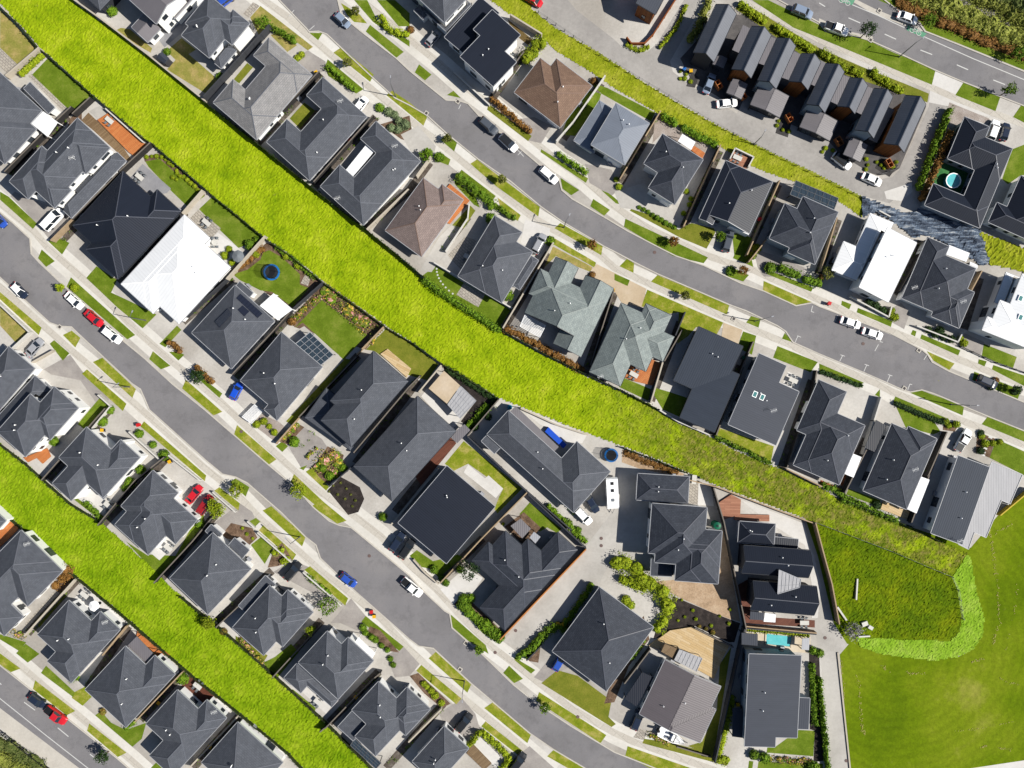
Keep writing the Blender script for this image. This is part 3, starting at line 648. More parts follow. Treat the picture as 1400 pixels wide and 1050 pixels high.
# ---------------------------------------------------------------- fences
plain('fencewhite', T(226, 223, 217), .8, 0, .08)
FM = {'white': 'fencewhite', 'dark': 'darkfence', 'timber': 'timberfence', 'orange': 'orangefence', 'mesh': 'meshfence', 'wire': 'metalgrey', 'rail': 'metalblack'}
def F(kind, s, h, label):
    w = [W(x, y, 0) for x, y in P2(s)]; root = empty('fence', w[0]); tag(root, label, 'fence' if 'wall' not in label else 'wall', 'fences and walls between the lots')
    if 'wall' in label.split() or kind == 'concwall': root.name = 'garden_wall' if 'wall' in label else 'fence'
    mb = MB(); cp = MB(); m = MAT[FM.get(kind, kind)]; th = {'concwall': .14, 'white': .1, 'mesh': .1}.get(kind, .07); rnd = random.Random(len(s))
    for a, b in zip(w, w[1:]):
        a = a-w[0]; b = b-w[0]; d = b-a; L = d.length; n = max(1, round(L/2.3)); u = d/L; nn = Vector((-u.y, u.x, 0))
        for i in range(n+1):
            q = a+d*i/n
            pw = .05 if kind == 'wire' else .07
            mb.frame(q, u, nn, (0, 0, 1), -pw, pw, -pw-th/2, pw+th/2 if kind not in ('wire',) else pw, 0, h+.04, 0 if kind != 'rail' or i % 2 else 0)
        if kind in ('wire', 'rail'):
            for z in ((.35, .7, h-.05) if kind == 'wire' else (.3, h-.08)): mb.bar(a+Vector((0, 0, z)), b+Vector((0, 0, z)), .02 if kind == 'wire' else .08, .02 if kind == 'wire' else .1)
            continue
        for i in range(n):
            q0 = a+d*i/n+u*.07; q1 = a+d*(i+1)/n-u*.07; hh = h*(1+rnd.uniform(-.015, .015))
            if kind == 'mesh': mb.frame(q0, u, nn, (0, 0, 1), 0, (q1-q0).length, -th/2, th/2, 0, hh*rnd.uniform(.8, 1)); continue
            mb.frame(q0, u, nn, (0, 0, 1), 0, (q1-q0).length, -th/2, th/2, 0, hh)
        cp.bar(a+Vector((0, 0, h+.065)), b+Vector((0, 0, h+.065)), th+.16, .05)
    mb.build('panel', m, root)
    if cp.v and kind != 'mesh': cp.build('capping', MAT['fencecap'] if kind in ('dark',) else m, root)
    if kind == 'mesh':
        lf = MB(); r2 = random.Random(len(s))
        for a, b in zip(w, w[1:]):
            L = (b-a).length
            for i in range(int(L*9)):
                p = a+(b-a)*r2.random()-w[0]+Vector((r2.gauss(0, .16), r2.gauss(0, .16), r2.uniform(.2, h+.15))); leaf(lf, p, r2.uniform(.1, .24), r2)
        lf.build('creeper_leaves', MAT['leaf_dark'], root)
    return root
# ---------------------------------------------------------------- plants
def leaf(mb, p, s, r):
    a = Vector((r.gauss(0, 1), r.gauss(0, 1), r.gauss(0, .6))).normalized(); b = a.cross(Vector((r.gauss(0, 1), r.gauss(0, 1), r.gauss(0, 1)))).normalized()
    mb.poly([p-a*s, p+b*s*.55, p+a*s, p-b*s*.55])
def blob(mb, c, rx, ry, rz, r, seg=8, rings=5):
    ph = [r.uniform(0, 6) for _ in range(4)]
    def pt(i, j):
        a = i*2*math.pi/seg; t = j*math.pi/rings; k = 1+.16*math.sin(3*a+ph[0])*math.sin(2*t+ph[1])+.1*math.sin(5*a+ph[2]+t*3)
        return Vector((c[0]+rx*k*math.cos(a)*math.sin(t), c[1]+ry*k*math.sin(a)*math.sin(t), c[2]-rz*k*math.cos(t)))
    for i in range(seg):
        for j in range(rings): mb.poly([pt(i, j), pt(i+1, j), pt(i+1, j+1), pt(i, j+1)])
PN = {}
def L(c, s, w, h, label):
    pts = [W(x, y, 0) for x, y in P2(s)]; o0 = pts[0]; r = random.Random(int(pts[0].x*7+pts[-1].y*13)); mb = MB(); low = c == 'flower'
    for a, b in zip(pts, pts[1:]):
        Ln = (b-a).length; u = (b-a)/Ln; n = Vector((-u.y, u.x, 0))
        neat = label.split()[0] in ('clipped',) or 'clipped' in label
        k = max(1, int(Ln/(w*.38)))
        for i in range(k):
            if low and r.random() < .25: continue
            q = a+u*((i+.5)*Ln/k)-o0; jit = 0 if neat else w*.16; hh = h*(1 if neat else r.uniform(.6, 1.15))
            blob(mb, (q.x+r.uniform(-jit, jit), q.y+r.uniform(-jit, jit), hh*.42), w*.36, w*.36, hh*.52, r)
        for i in range(int(Ln*w*(26 if low else 34))):
            v = r.uniform(-.5, .5); z = h*(1-(abs(v)*1.5)**3*.8)*r.uniform(.35, 1.08); q = a+u*r.uniform(-.1, Ln+.1)+n*v*w*(1.0 if neat else r.uniform(.8, 1.2))-o0
            leaf(mb, q+Vector((0, 0, max(.05, z))), r.uniform(.09, .2), r)
    nm = 'flower_border' if low else ('shrub_border' if 'shrub' in label or 'planting' in label else 'hedge')
    m = MAT['leaf_'+c]
    if low: m = [MAT['leaf_'+x] for x in ('olive', 'flower', 'pinkflower', 'green', 'yellowflower')]; mb.m = [r.choice((0, 0, 1, 2, 3, 4, 3)) for _ in mb.f]
    o = mb.build(nm, m); o.location = o0; tag(o, label, nm.replace('_', ' ')); return o
leafmat('pinkflower', (200, 110, 110), (226, 160, 150), (236, 220, 210)); leafmat('yellowflower', (190, 160, 40), (220, 190, 60), (236, 210, 110))
SHM = {}
def shrub_mesh(c, k):
    if (c, k) not in SHM:
        r = random.Random(k*31+len(c)); mb = MB(); blob(mb, (0, 0, .55), .78, .78, .55, r, 10, 6)
        for i in range(260):
            a = r.uniform(0, 6.283); t = math.acos(r.uniform(-.35, 1)); d = Vector((math.sin(t)*math.cos(a)*.95, math.sin(t)*math.sin(a)*.95, .5+math.cos(t)*.62))*r.uniform(.85, 1.1); leaf(mb, d, r.uniform(.1, .2), r)
        SHM[c, k] = mb.mesh('shrub', MAT['leaf_'+c])
    return SHM[c, k]
def S(c, rad, s, label):
    r = random.Random(len(s)*3)
    for i, (x, y) in enumerate(P2(s)):
        o = link('shrub', shrub_mesh(c, i % 3)); o.location = W(x, y, 0); k = rad*r.uniform(.7, 1.05); o.scale = (k, k, k*r.uniform(.8, 1.1)); o.rotation_euler = (0, 0, r.uniform(0, 6)); tag(o, label, 'shrub', label)
TREES = {}
def P(x, y, h, cr, c, label):
    r = random.Random(int(x*3+y)); root = empty('street_tree' if 'street tree' in label else 'garden_tree', W(x, y, 0)); tag(root, label, 'tree'); tr = MB()
    top = Vector((r.uniform(-.15, .15), r.uniform(-.15, .15), h*.62)); tr.tube((0, 0, 0), top*.55, .09+cr*.02, .07, 8); tr.tube(top*.55, top, .07, .04, 7)
    tips = []
    for i in range(7):
        a = i*2.4+r.random(); s0 = top*r.uniform(.55, .95); e = s0+Vector((math.cos(a)*cr*r.uniform(.45, .75), math.sin(a)*cr*r.uniform(.45, .75), r.uniform(.3, .9)*cr)); tr.tube(s0, e, .035, .012, 5); tips.append(e)
    tr.build('trunk', MAT['leaf_trunk'], root); cm = MB(); cz = h-cr*.75
    for i in range(int(230*cr)+220):
        if r.random() < .6: b = r.choice(tips)+Vector((r.gauss(0, cr*.2), r.gauss(0, cr*.2), r.gauss(0, cr*.18)))
        else:
            a = r.uniform(0, 6.283); t = math.acos(r.uniform(-.8, 1)); k = cr*r.uniform(.5, 1.02)*(1+.22*math.sin(3*a+x)); b = Vector((math.sin(t)*math.cos(a)*k, math.sin(t)*math.sin(a)*k, cz+math.cos(t)*k*.8))
        leaf(cm, b, r.uniform(.1, .24), r)
    cm.build('crown', MAT['leaf_'+c], root)
# ---------------------------------------------------------------- vehicles
CARC = {'white': (.8, .8, .8), 'silver': T(176, 178, 184), 'silverblue': T(150, 166, 190), 'grey': T(92, 98, 108), 'black': (.015, .016, .018), 'navy': (.012, .018, .035), 'blue': (.02, .06, .3), 'brightblue': (.01, .06, .42), 'red': (.4, .012, .02), 'darkred': (.22, .012, .016)}
for k_, v_ in CARC.items():
    t = NT('paint_'+k_); MAT['car_'+k_] = t.out(v_, .28); t.b.inputs['Coat Weight'].default_value = .7; t.b.inputs['Coat Roughness'].default_value = .06
CM = {}
SPEC = {'sedan': (4.6, .88, 1.42, .92, (-1.75, -1.05, .55, 1.25)), 'hatchback': (4.0, .85, 1.48, .94, (-1.75, -1.35, .4, 1.15)), 'suv': (4.7, .93, 1.7, 1.05, (-2.12, -1.75, .55, 1.25)), 'wagon': (4.7, .89, 1.5, .95, (-2.15, -1.8, .55, 1.25)), 'van': (5.2, .96, 2.0, 1.15, (-2.5, -2.35, 1.1, 1.85)), 'pickup': (5.3, .93, 1.75, 1.08, (-.75, -.55, .75, 1.4))}
def car_meshes(kind):
    if kind in CM: return CM[kind]
    L_, w, H_, belt, (rb, rt, ft, fb) = SPEC[kind]; hl = L_/2
    st = [(-hl, .72, .62, belt*.8), (-hl+.12, .9, .4, belt*.97), (-hl+.5, .98, .3, belt), (rb, 1, .26, belt), (0, 1, .25, belt), (fb, 1, .26, belt), (fb+.35, .99, .28, belt*.97), (hl-.45, .96, .3, belt*.88), (hl-.12, .84, .36, belt*.76), (hl, .66, .46, belt*.62)]
    st = sorted(st); b = MB(); rings = []
    for x, k, zb, zt in st:
        W_ = w*k; rings.append([Vector((x, y, z)) for y, z in ((-W_*.9, zb), (-W_, zb+.15), (-W_*1.0, zt*.72), (-W_*.95, zt*.93), (-W_*.8, zt), (0, zt+.03), (W_*.8, zt), (W_*.95, zt*.93), (W_, zt*.72), (W_, zb+.15), (W_*.9, zb))])
    for A, B in zip(rings, rings[1:]):
        for i in range(10): b.poly([A[i], B[i], B[i+1], A[i+1]][::-1])
        b.poly([A[10], B[10], B[0], A[0]][::-1])
    b.poly(rings[0]); b.poly(rings[-1][::-1])
    wr = w*.74; wb = w*.93; z0 = belt-.01
    g = MB(); bt = [(rb, -wb), (fb, -wb), (fb, wb), (rb, wb)]; tp = [(rt, -wr), (ft, -wr), (ft, wr), (rt, wr)]; B4 = [Vector((x, y, z0)) for x, y in bt]; T4 = [Vector((x, y, H_-.05)) for x, y in tp]
    for i in range(4): g.poly([B4[i], B4[(i+1) % 4], T4[(i+1) % 4], T4[i]])
    g.poly(T4)
    rf = MB(); ex = .03
    q0 = [Vector((x, y, H_-.055)) for x, y in ((rt-ex, -wr-ex), (ft+ex, -wr-ex), (ft+ex, wr+ex), (rt-ex, wr+ex))]; q1 = [Vector((x*.97+(ft+rt)*.015, y*.86, H_)) for x, y in tp]
    for i in range(4): rf.poly([q0[i], q0[(i+1) % 4], q1[(i+1) % 4], q1[i]])
    rf.poly(q1)
    for i in range(4): rf.bar(B4[i]+Vector((0, 0, .02)), T4[i]+Vector((0, 0, .02)), .09, .09)
    if kind not in ('pickup',):
        for y in (-1, 1): rf.bar(((rb+fb)/2-.1, y*(wb-.005), z0), ((rt+ft)/2-.1, y*(wr+.005), H_-.05), .09, .07)
    wh = MB(); wh.tube((0, -.11, 0), (0, .11, 0), .33, .33, 14); ri = MB(); ri.tube((0, -.118, 0), (0, .118, 0), .2, .2, 10)
    hlm = MB(); hlm.box(-.14, .06, -.2, .2, -.07, .07); tl = MB(); tl.box(-.05, .08, -.13, .13, -.1, .14); mi = MB(); mi.box(-.07, .07, -.12, .12, -.06, .08)
    tray = MB()
    if kind == 'pickup': tray.box(-hl+.15, rb-.12, -w*.82, w*.82, belt-.05, belt+.045)
    CM[kind] = dict(body=b, glass=g.mesh('window_glass', MAT['windscreen']), roof=rf, wheel=wh.mesh('wheel', MAT['rubber'], True), rim=ri.mesh('rim', MAT['rimmat']), head=hlm.mesh('headlight', MAT['lampclear']), tail=tl.mesh('tail_light', MAT['lampred']), mirror=mi, tray=tray.mesh('tray_cover', MAT['metalblack']) if tray.v else None, bm={})
    return CM[kind]
def C(kind, x, y, ang, colour, label):
    if kind in ('caravan', 'boat'): return SPECIAL(kind, x, y, ang, label)
    rc = {'whiteblack': 'black', 'navywhite': 'white'}.get(colour, colour); bc = {'whiteblack': 'white', 'navywhite': 'navy'}.get(colour, colour)
    d = car_meshes(kind); L_, w, H_, belt, (rb, rt, ft, fb) = SPEC[kind]; hl = L_/2
    if bc not in d['bm']: d['bm'][bc] = (d['body'].mesh('body', MAT['car_'+bc], True), d['mirror'].mesh('mirror', MAT['car_'+bc]))
    if ('r', rc) not in d['bm']: d['bm']['r', rc] = d['roof'].mesh('roof', MAT['car_'+rc])
    g = W(x, y, .8); root = empty('parked_'+('car' if kind not in ('van', 'pickup') else kind), (g.x, g.y, .03), R(-ang)); tag(root, label, {'sedan': 'car', 'hatchback': 'car', 'suv': 'car', 'wagon': 'car'}.get(kind, kind), 'vehicles parked on streets and drives'); root.scale = (.94, .94, .94) if kind != 'van' else (1, 1, 1)
    link('body', d['bm'][bc][0], root); link('roof', d['bm']['r', rc], root); link('window_glass', d['glass'], root)
    for sx in (-1, 1):
        for sy in (-1, 1): o = link('wheel', d['wheel'], root); o.location = (sx*hl*.62, sy*(w-.12), .33); link('rim', d['rim'], o)
    for sy in (-1, 1):
        o = link('headlight', d['head'], root); o.location = (hl-.17, sy*w*.62, belt*.66)
        o = link('tail_light', d['tail'], root); o.location = (-hl+.05, sy*w*.66, belt*.78)
        o = link('mirror', d['bm'][bc][1], root); o.location = (fb-.2, sy*(w+.08), belt+.05)
    if d['tray']: link('tray_cover', d['tray'], root)
    return root
def SPECIAL(kind, x, y, ang, label):
    g = W(x, y, .9); root = empty('caravan' if kind == 'caravan' else 'motor_boat', (g.x, g.y, .03), R(-ang)); tag(root, label, kind)
    if kind == 'caravan':
        b = MB(); pr = [(-3.1, .55), (-3.1, 2.2), (-2.8, 2.65), (2.7, 2.65), (3.15, 1.9), (3.15, .9), (2.9, .55)]
        for (a, za), (c, zc) in zip(pr, pr[1:]+pr[:1]): b.poly([(a, -1.15, za), (c, -1.15, zc), (c, 1.15, zc), (a, 1.15, za)][::-1])
        b.poly([(a, -1.15, z) for a, z in pr][::-1]); b.poly([(a, 1.15, z) for a, z in pr]); b.build('body', MAT['car_white'], root)
        for hx in (-2.0, -.6, 1.3): h = MB(); h.box(hx-.3, hx+.3, -.3, .3, 2.651, 2.75); h.build('roof_hatch', MAT['metalblack' if hx < 0 else 'parasolgrey'], root)
        for sy in (-1, 1):
            for hx in (-1.8, 1.2): q = MB(); q.box(hx-.5, hx+.5, sy*1.15-.02, sy*1.15+.02, 1.3, 1.9); q.build('window', MAT['glass'], root)
            wq = MB(); wq.tube((-.2, sy*1.02-.1, .33), (-.2, sy*1.02+.1, .33), .33, .33, 12); wq.build('wheel', MAT['rubber'], root)
        t = MB(); t.bar((3.1, -.6, .5), (4.3, 0, .5), .08, .08); t.bar((3.1, .6, .5), (4.3, 0, .5), .08, .08); t.build('drawbar', MAT['metalgrey'], root)
    else:
        b = MB(); st = [(-2.6, 1.0, .62, 1.25), (-1, 1.1, .55, 1.3), (.8, 1.0, .55, 1.4), (2.0, .6, .7, 1.5), (2.9, .04, 1.15, 1.58)]
        R_ = [[Vector((x, 0, zb)), Vector((x, w*.7, zb+.2)), Vector((x, w, zt)), Vector((x, w*.8, zt)), Vector((x, w*.72, zt-.35)), Vector((x, 0, zt-.38 if x < .9 else zt))] for x, w, zb, zt in st]
        for sy in (1, -1):
            for A, B in zip(R_, R_[1:]):
                for i in range(5): q = [Vector((v.x, v.y*sy, v.z)) for v in (A[i], B[i], B[i+1], A[i+1])]; b.poly(q if sy > 0 else q[::-1])
            q = [Vector((v.x, v.y*sy, v.z)) for v in R_[0]]; b.poly(q)
        b.build('hull', MAT['car_white'], root); ws = MB(); ws.bar((.7, -.7, 1.6), (.7, .7, 1.6), .06, .45); ws.bar((.7, .72, 1.6), (-.1, .8, 1.5), .05, .35); ws.bar((.7, -.72, 1.6), (-.1, -.8, 1.5), .05, .35); ws.build('windscreen', MAT['windscreen'], root)
        for sy in (-1, 1): s = MB(); s.box(-.5, 0, sy*.42-.25, sy*.42+.25, .95, 1.3); s.box(-.55, -.45, sy*.42-.25, sy*.42+.25, 1.3, 1.7); s.build('seat', MAT['car_navy'], root)
        m = MB(); m.box(-3.05, -2.6, -.22, .22, .6, 1.7); m.build('outboard_motor', MAT['metalblack'], root)
        t = MB(); t.bar((-2.4, -.7, .45), (3.9, 0, .45), .08, .1); t.bar((-2.4, .7, .45), (3.9, 0, .45), .08, .1); t.build('trailer', MAT['metalgrey'], root)
        for sy in (-1, 1): wq = MB(); wq.tube((-1, sy*1.1-.1, .3), (-1, sy*1.1+.1, .3), .3, .3, 12); wq.build('wheel', MAT['rubber'], root)
# ---------------------------------------------------------------- street lamps, bins, leisure things
def Z(x, y, ang, h, label):
    root = empty('street_lamp', W(x, y, 0), R(-ang)); tag(root, label, 'street lamp', 'street lamps'); p = MB(); p.tube((0, 0, 0), (0, 0, h), .11, .06, 8); p.build('pole', MAT['metalgrey'], root)
    a = MB(); a.tube((0, 0, h-.05), (1.1, 0, h+.15), .05, .04, 6); a.build('arm', MAT['metalgrey'], root); l = MB(); l.frame((1.1, 0, h+.15), (1, 0, .1), (0, 1, 0), (0, 0, 1), 0, .5, -.1, .1, -.04, .05); l.build('lamp_head', MAT['palegrey'], root)
    b = MB(); b.tube((0, 0, 0), (0, 0, .25), .17, .15, 8); b.build('base', MAT['metalgrey'], root)
def B(x, y, c, label):
    root = empty('wheelie_bin', W(x, y, .5)-Vector((0, 0, .5)), random.Random(int(x)).uniform(0, 3)); tag(root, label, 'bin'); b = MB()
    q0 = [(-.22, -.24), (.22, -.24), (.22, .24), (-.22, .24)]; q1 = [(-.3, -.3), (.3, -.3), (.3, .3), (-.3, .3)]
    for i in range(4): b.poly([(*q0[i], .08), (*q0[(i+1) % 4], .08), (*q1[(i+1) % 4], .95), (*q1[i], .95)])
    b.build('body', MAT['plasticred' if c == 'red' else 'netblack'], root); l = MB(); l.prism([(-.34, -.33), (.34, -.33), (.34, .33), (-.34, .33)], .95, 1.03); l.build('lid', MAT['plastic'+c], root)
    w = MB(); w.tube((-.28, -.25, .12), (-.28, -.18, .12), .12, .12, 8); w.tube((-.28, .18, .12), (-.28, .25, .12), .12, .12, 8); w.build('wheel', MAT['rubber'], root)
def TR(x, y, r, label):
    root = empty('trampoline', W(x, y, 0)); tag(root, label, 'trampoline'); n = 28; pad = MB(); mat = MB()
    cs = [(math.cos(i*2*math.pi/n), math.sin(i*2*math.pi/n)) for i in range(n)]
    for i in range(n):
        a, b = cs[i], cs[(i+1) % n]; ri = r-.35; pad.poly([(a[0]*ri, a[1]*ri, .86), (a[0]*r, a[1]*r, .84), (b[0]*r, b[1]*r, .84), (b[0]*ri, b[1]*ri, .86)]); pad.poly([(a[0]*r, a[1]*r, .74), (b[0]*r, b[1]*r, .74), (b[0]*r, b[1]*r, .84), (a[0]*r, a[1]*r, .84)])
    mat.poly([(c[0]*(r-.35), c[1]*(r-.35), .83) for c in cs]); pad.build('edge_pad', MAT['bluepad'], root); mat.build('jumping_mat', MAT['netblack'], root); net = MB()
    for i in range(n): a, b = cs[i], cs[(i+1) % n]; q = r-.3; net.poly([(a[0]*q, a[1]*q, .86), (b[0]*q, b[1]*q, .86), (b[0]*q*.97, b[1]*q*.97, 2.5), (a[0]*q*.97, a[1]*q*.97, 2.5)])
    net.build('safety_net', MAT['net'], root)
    for i in range(6): a = i*math.pi/3; p = MB(); p.tube((math.cos(a)*(r-.05), math.sin(a)*(r-.05), 0), (math.cos(a)*(r-.2), math.sin(a)*(r-.2), 2.55), .035, .035, 6); p.build('pole', MAT['metalblack'], root)
def U(x, y, r, label):
    root = empty('parasol', W(x, y, 2.3)-Vector((0, 0, 2.3))); tag(root, label, 'parasol'); c = MB(); n = 8
    for i in range(n): a, b = i*2*math.pi/n, (i+1)*2*math.pi/n; c.poly([(math.cos(a)*r, math.sin(a)*r, 2.15), (math.cos(b)*r, math.sin(b)*r, 2.15), (0, 0, 2.6)])
    c.build('canopy', MAT['gutter_white' if 'white round' in label else 'parasolgrey'], root); p = MB(); p.tube((0, 0, 0), (0, 0, 2.6), .03, .03, 6); p.build('pole', MAT['metalgrey'], root); b = MB(); b.tube((0, 0, .02), (0, 0, .12), .3, .28, 12); b.build('base', MAT['metalblack'], root)
def TK(x, y, r, h, c, label):
    root = empty('water_tank', W(x, y, h)-Vector((0, 0, h))); tag(root, label, 'water tank'); b = MB()
    for i in range(6): b.tube((0, 0, h*i/6), (0, 0, h*(i+1)/6-.03), r, r*.99, 18); 
    b.tube((0, 0, h-.03), (0, 0, h+.15), r, r*.3, 18); b.build('body', MAT['plastic'+c], root); l = MB(); l.tube((0, 0, h+.12), (0, 0, h+.2), r*.28, r*.28, 12); l.build('lid', MAT['netblack'], root)
def PL(s, label, rnd=0):
    pts = P2(s) if isinstance(s, str) else s; w = [W(x, y, 0) for x, y in pts]; c = sum(w, Vector())/len(w); root = empty('swimming_pool', c); tag(root, label, 'pool'); loc = [(p.x-c.x, p.y-c.y) for p in w]; r = MB(); h = 1.15 if rnd else .12
    for i in range(len(loc)): a, b = loc[i], loc[(i+1) % len(loc)]; r.bar((*a, h-.02), (*b, h-.02), .3 if not rnd else .18, .1)
    r.build('rim', MAT['gutter_white' if rnd else 'cream'], root); wt = MB(); wt.prism(loc, .03, h-.08); wt.build('water', MAT['water'], root)
    if rnd:
        q = MB()
        for i in range(len(loc)): a, b = loc[i], loc[(i+1) % len(loc)]; q.bar((*a, h/2), (*b, h/2), .05, h-.1)
        q.build('side_wall', MAT['plasticcyan'], root)
# broad pale concrete crossings between the kerbs and the lots
ground('crossing', [(.3, T(224, 220, 211)), (.5, T(238, 234, 226)), (.7, T(244, 242, 236))], .12, 1.2, .1, .08)
for q_ in ("345,-12 360,0 392,22 428,54 460,82 496,112 530,140 560,164 578,178 614,206 650,236 688,266 730,298 760,316 800,337 820,348 840,366 890,389 980,429 1030,451 1080,471 1120,492 1200,525 1220,536 1280,560 1312,574 1360,592 1410,612","478,-12 500,6 540,36 570,62 600,86 640,122 668,142 720,185 760,218 800,246 840,282 866,300 896,317 960,347 1000,361 1030,369 1060,383 1120,410 1180,437 1244,463 1310,491 1360,511 1410,529","-12,268 0,278 46,316 64,337 100,369 140,405 190,455 224,485 260,515 300,548 340,586 420,660 484,705 520,733 560,772 600,809 626,838 672,884 712,914 740,936 780,968 840,1002 866,1014 940,1040 990,1058","-12,384 0,392 60,446 96,478 130,506 180,548 200,566 280,640 316,668 360,713 408,753 440,782 472,806 520,845 560,888 600,926 640,960 680,992 720,1026 756,1056","-12,876 0,886 60,938 128,996 180,1040 200,1058"): strip('concrete_crossing', 'crossing', q_, 30)
# ---------------------------------------------------------------- roads, strips and open ground (pixel outlines at ground level)
G('asphalt',"374,-8 420,40 423,44 436,43 447,47 467,66 505,102 540,134 560,144 584,158 610,182 654,218 698,248 740,283 770,304 826,337 840,344 868,359 900,375 998,417 1020,425 1062,445 1074,453 1084,468 1120,484 1182,510 1214,524 1234,533 1244,536 1260,533 1276,538 1350,569 1420,597 1420,558 1400,550 1332,522 1296,507 1274,495 1268,485 1260,478 1216,455 1120,419 1110,414 1088,418 1044,398 1012,387 962,363 924,350 904,340 858,316 826,297 782,272 768,260 764,244 738,226 712,204 656,160 640,142 628,138 610,137 560,97 542,80 492,42 480,32 466,18 460,-8",'curved_street')
G('asphalt',"-20,276 0,290 17,304 41,326 43,347 54,359 90,393 170,467 198,490 236,525 280,560 368,636 404,666 428,693 450,712 464,718 480,721 490,729 560,787 580,809 608,835 615,839 618,858 658,893 702,936 732,960 780,992 840,1028 896,1050 930,1064 830,1064 800,1050 756,1024 724,1002 644,934 592,886 572,883 560,874 482,805 438,763 432,745 418,734 384,700 338,660 322,652 304,648 280,628 204,560 199,548 192,532 180,524 106,455 98,447 82,446 68,441 0,379 -20,362",'lower_street')
G('asphalt',"1046,-10 1120,31 1128,43 1170,50 1190,56 1222,70 1278,96 1316,112 1400,145 1430,156 1430,112 1400,98 1312,62 1264,43 1258,34 1232,18 1196,-10",'marked_road')
G('asphalt',"-20,894 0,909 160,1036 190,1062 124,1062 0,968 -20,952",'bottom_street')
G('kerbconc',"-20,952 0,968 124,1062 66,1062 0,994 -20,980")
G('kerbconc',"1120,25 1156,42 1194,50 1190,56 1170,50 1128,43 1120,38")
G('kerbconc',"1168,-2 1196,12 1256,37 1262,42 1258,43 1192,18 1162,0")
G('lane',"736,-8 728,8 728,12 760,38 818,70 840,85 874,108 924,138 980,170 1024,192 1058,209 1120,238 1180,268 1216,278 1236,262 1248,258 1270,210 1298,142 1278,96 1308,132 1296,140 1274,122 1278,96 1270,146 1230,232 1220,242 1204,245 1180,238 1120,212 1078,190 1012,158 970,132 948,120 920,98 916,84 968,-8 940,-8 898,60 886,70 872,72 852,66 840,54 788,14 770,-8",'lane')
G('conc2',"1278,97 1317,113 1306,131 1360,152 1352,160 1300,146 1270,140 1272,118",'pavement')
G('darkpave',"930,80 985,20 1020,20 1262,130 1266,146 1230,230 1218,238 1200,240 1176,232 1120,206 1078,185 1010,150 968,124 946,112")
G('lane',"1006,160 1020,128 1060,160 1086,172 1130,190 1150,212 1176,228 1200,244 1170,240 1120,214 1070,188")
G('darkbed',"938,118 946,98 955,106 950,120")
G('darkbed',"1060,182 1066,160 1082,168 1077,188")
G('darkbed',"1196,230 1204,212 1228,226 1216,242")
def footpath(pts,w=9.5): strip('footpath','footpath',pts,w)
footpath("345,-12 360,0 392,22 428,54 460,82 496,112 530,140 560,164 578,178 614,206 650,236 688,266 730,298 760,316 800,337 820,348 840,366 890,389 980,429 1030,451 1080,471 1120,492 1200,525 1220,536 1280,560 1312,574 1360,592 1410,612")
footpath("478,-12 500,6 540,36 570,62 600,86 640,122 668,142 720,185 760,218 800,246 840,282 866,300 896,317 960,347 1000,361 1030,369 1060,383 1120,410 1180,437 1244,463 1310,491 1360,511 1410,529")
footpath("-12,268 0,278 46,316 64,337 100,369 140,405 190,455 224,485 260,515 300,548 340,586 420,660 484,705 520,733 560,772 600,809 626,838 672,884 712,914 740,936 780,968 840,1002 866,1014 940,1040 990,1058")
footpath("-12,384 0,392 60,446 96,478 130,506 180,548 200,566 280,640 316,668 360,713 408,753 440,782 472,806 520,845 560,888 600,926 640,960 680,992 720,1026 756,1056")
footpath("1000,-8 1014,0 1120,54 1274,120 1308,135 1362,156 1410,174",9)
footpath("-12,876 0,886 60,938 128,996 180,1040 200,1058")
kerb("374,-8 420,40 423,44 436,43 447,47 467,66 505,102 540,134 560,144 584,158 610,182 654,218 698,248 740,283 770,304 826,337 840,344 868,359 900,375 998,417 1020,425 1062,445 1074,453 1084,468 1120,484 1182,510 1214,524 1234,533 1244,536 1260,533 1276,538 1350,569 1420,597")
kerb("1420,558 1400,550 1332,522 1296,507 1274,495 1268,485 1260,478 1216,455 1120,419 1110,414 1088,418 1044,398 1012,387 962,363 924,350 904,340 858,316 826,297 782,272 768,260 764,244 738,226 712,204 656,160 640,142 628,138 610,137 560,97 542,80 492,42 480,32 466,18 460,-8")
kerb("-20,276 0,290 17,304 41,326 43,347 54,359 90,393 170,467 198,490 236,525 280,560 368,636 404,666 428,693 450,712 464,718 480,721 490,729 560,787 580,809 608,835 615,839 618,858 658,893 702,936 732,960 780,992 840,1028 896,1050 930,1064")
kerb("-20,362 0,379 68,441 82,446 98,447 106,455 180,524 192,532 199,548 204,560 280,628 304,648 322,652 338,660 384,700 418,734 432,745 438,763 482,805 560,874 572,883 592,886 644,934 724,1002 756,1024 800,1050 830,1064")
kerb("1046,-10 1120,31 1128,43 1170,50 1190,56 1222,70 1278,96 1316,112 1400,145 1430,156")
kerb("1430,112 1400,98 1312,62 1264,43 1258,34 1232,18 1196,-10")
kerb("-20,894 0,909 160,1036 190,1062")
# shared driveway, long concrete lane and slabs
G('conc',"800,748 845,690 845,752 876,786 886,800 866,786 838,760 818,800 776,830 722,892 688,876 700,864 746,812")
G('conc',"1108,760 1122,770 1132,800 1140,850 1150,856 1165,872 1148,895 1150,915 1163,1060 1136,1060 1122,900 1112,852 1118,845")
G('conc',"846,640 874,652 890,700 884,780 866,770 845,752")
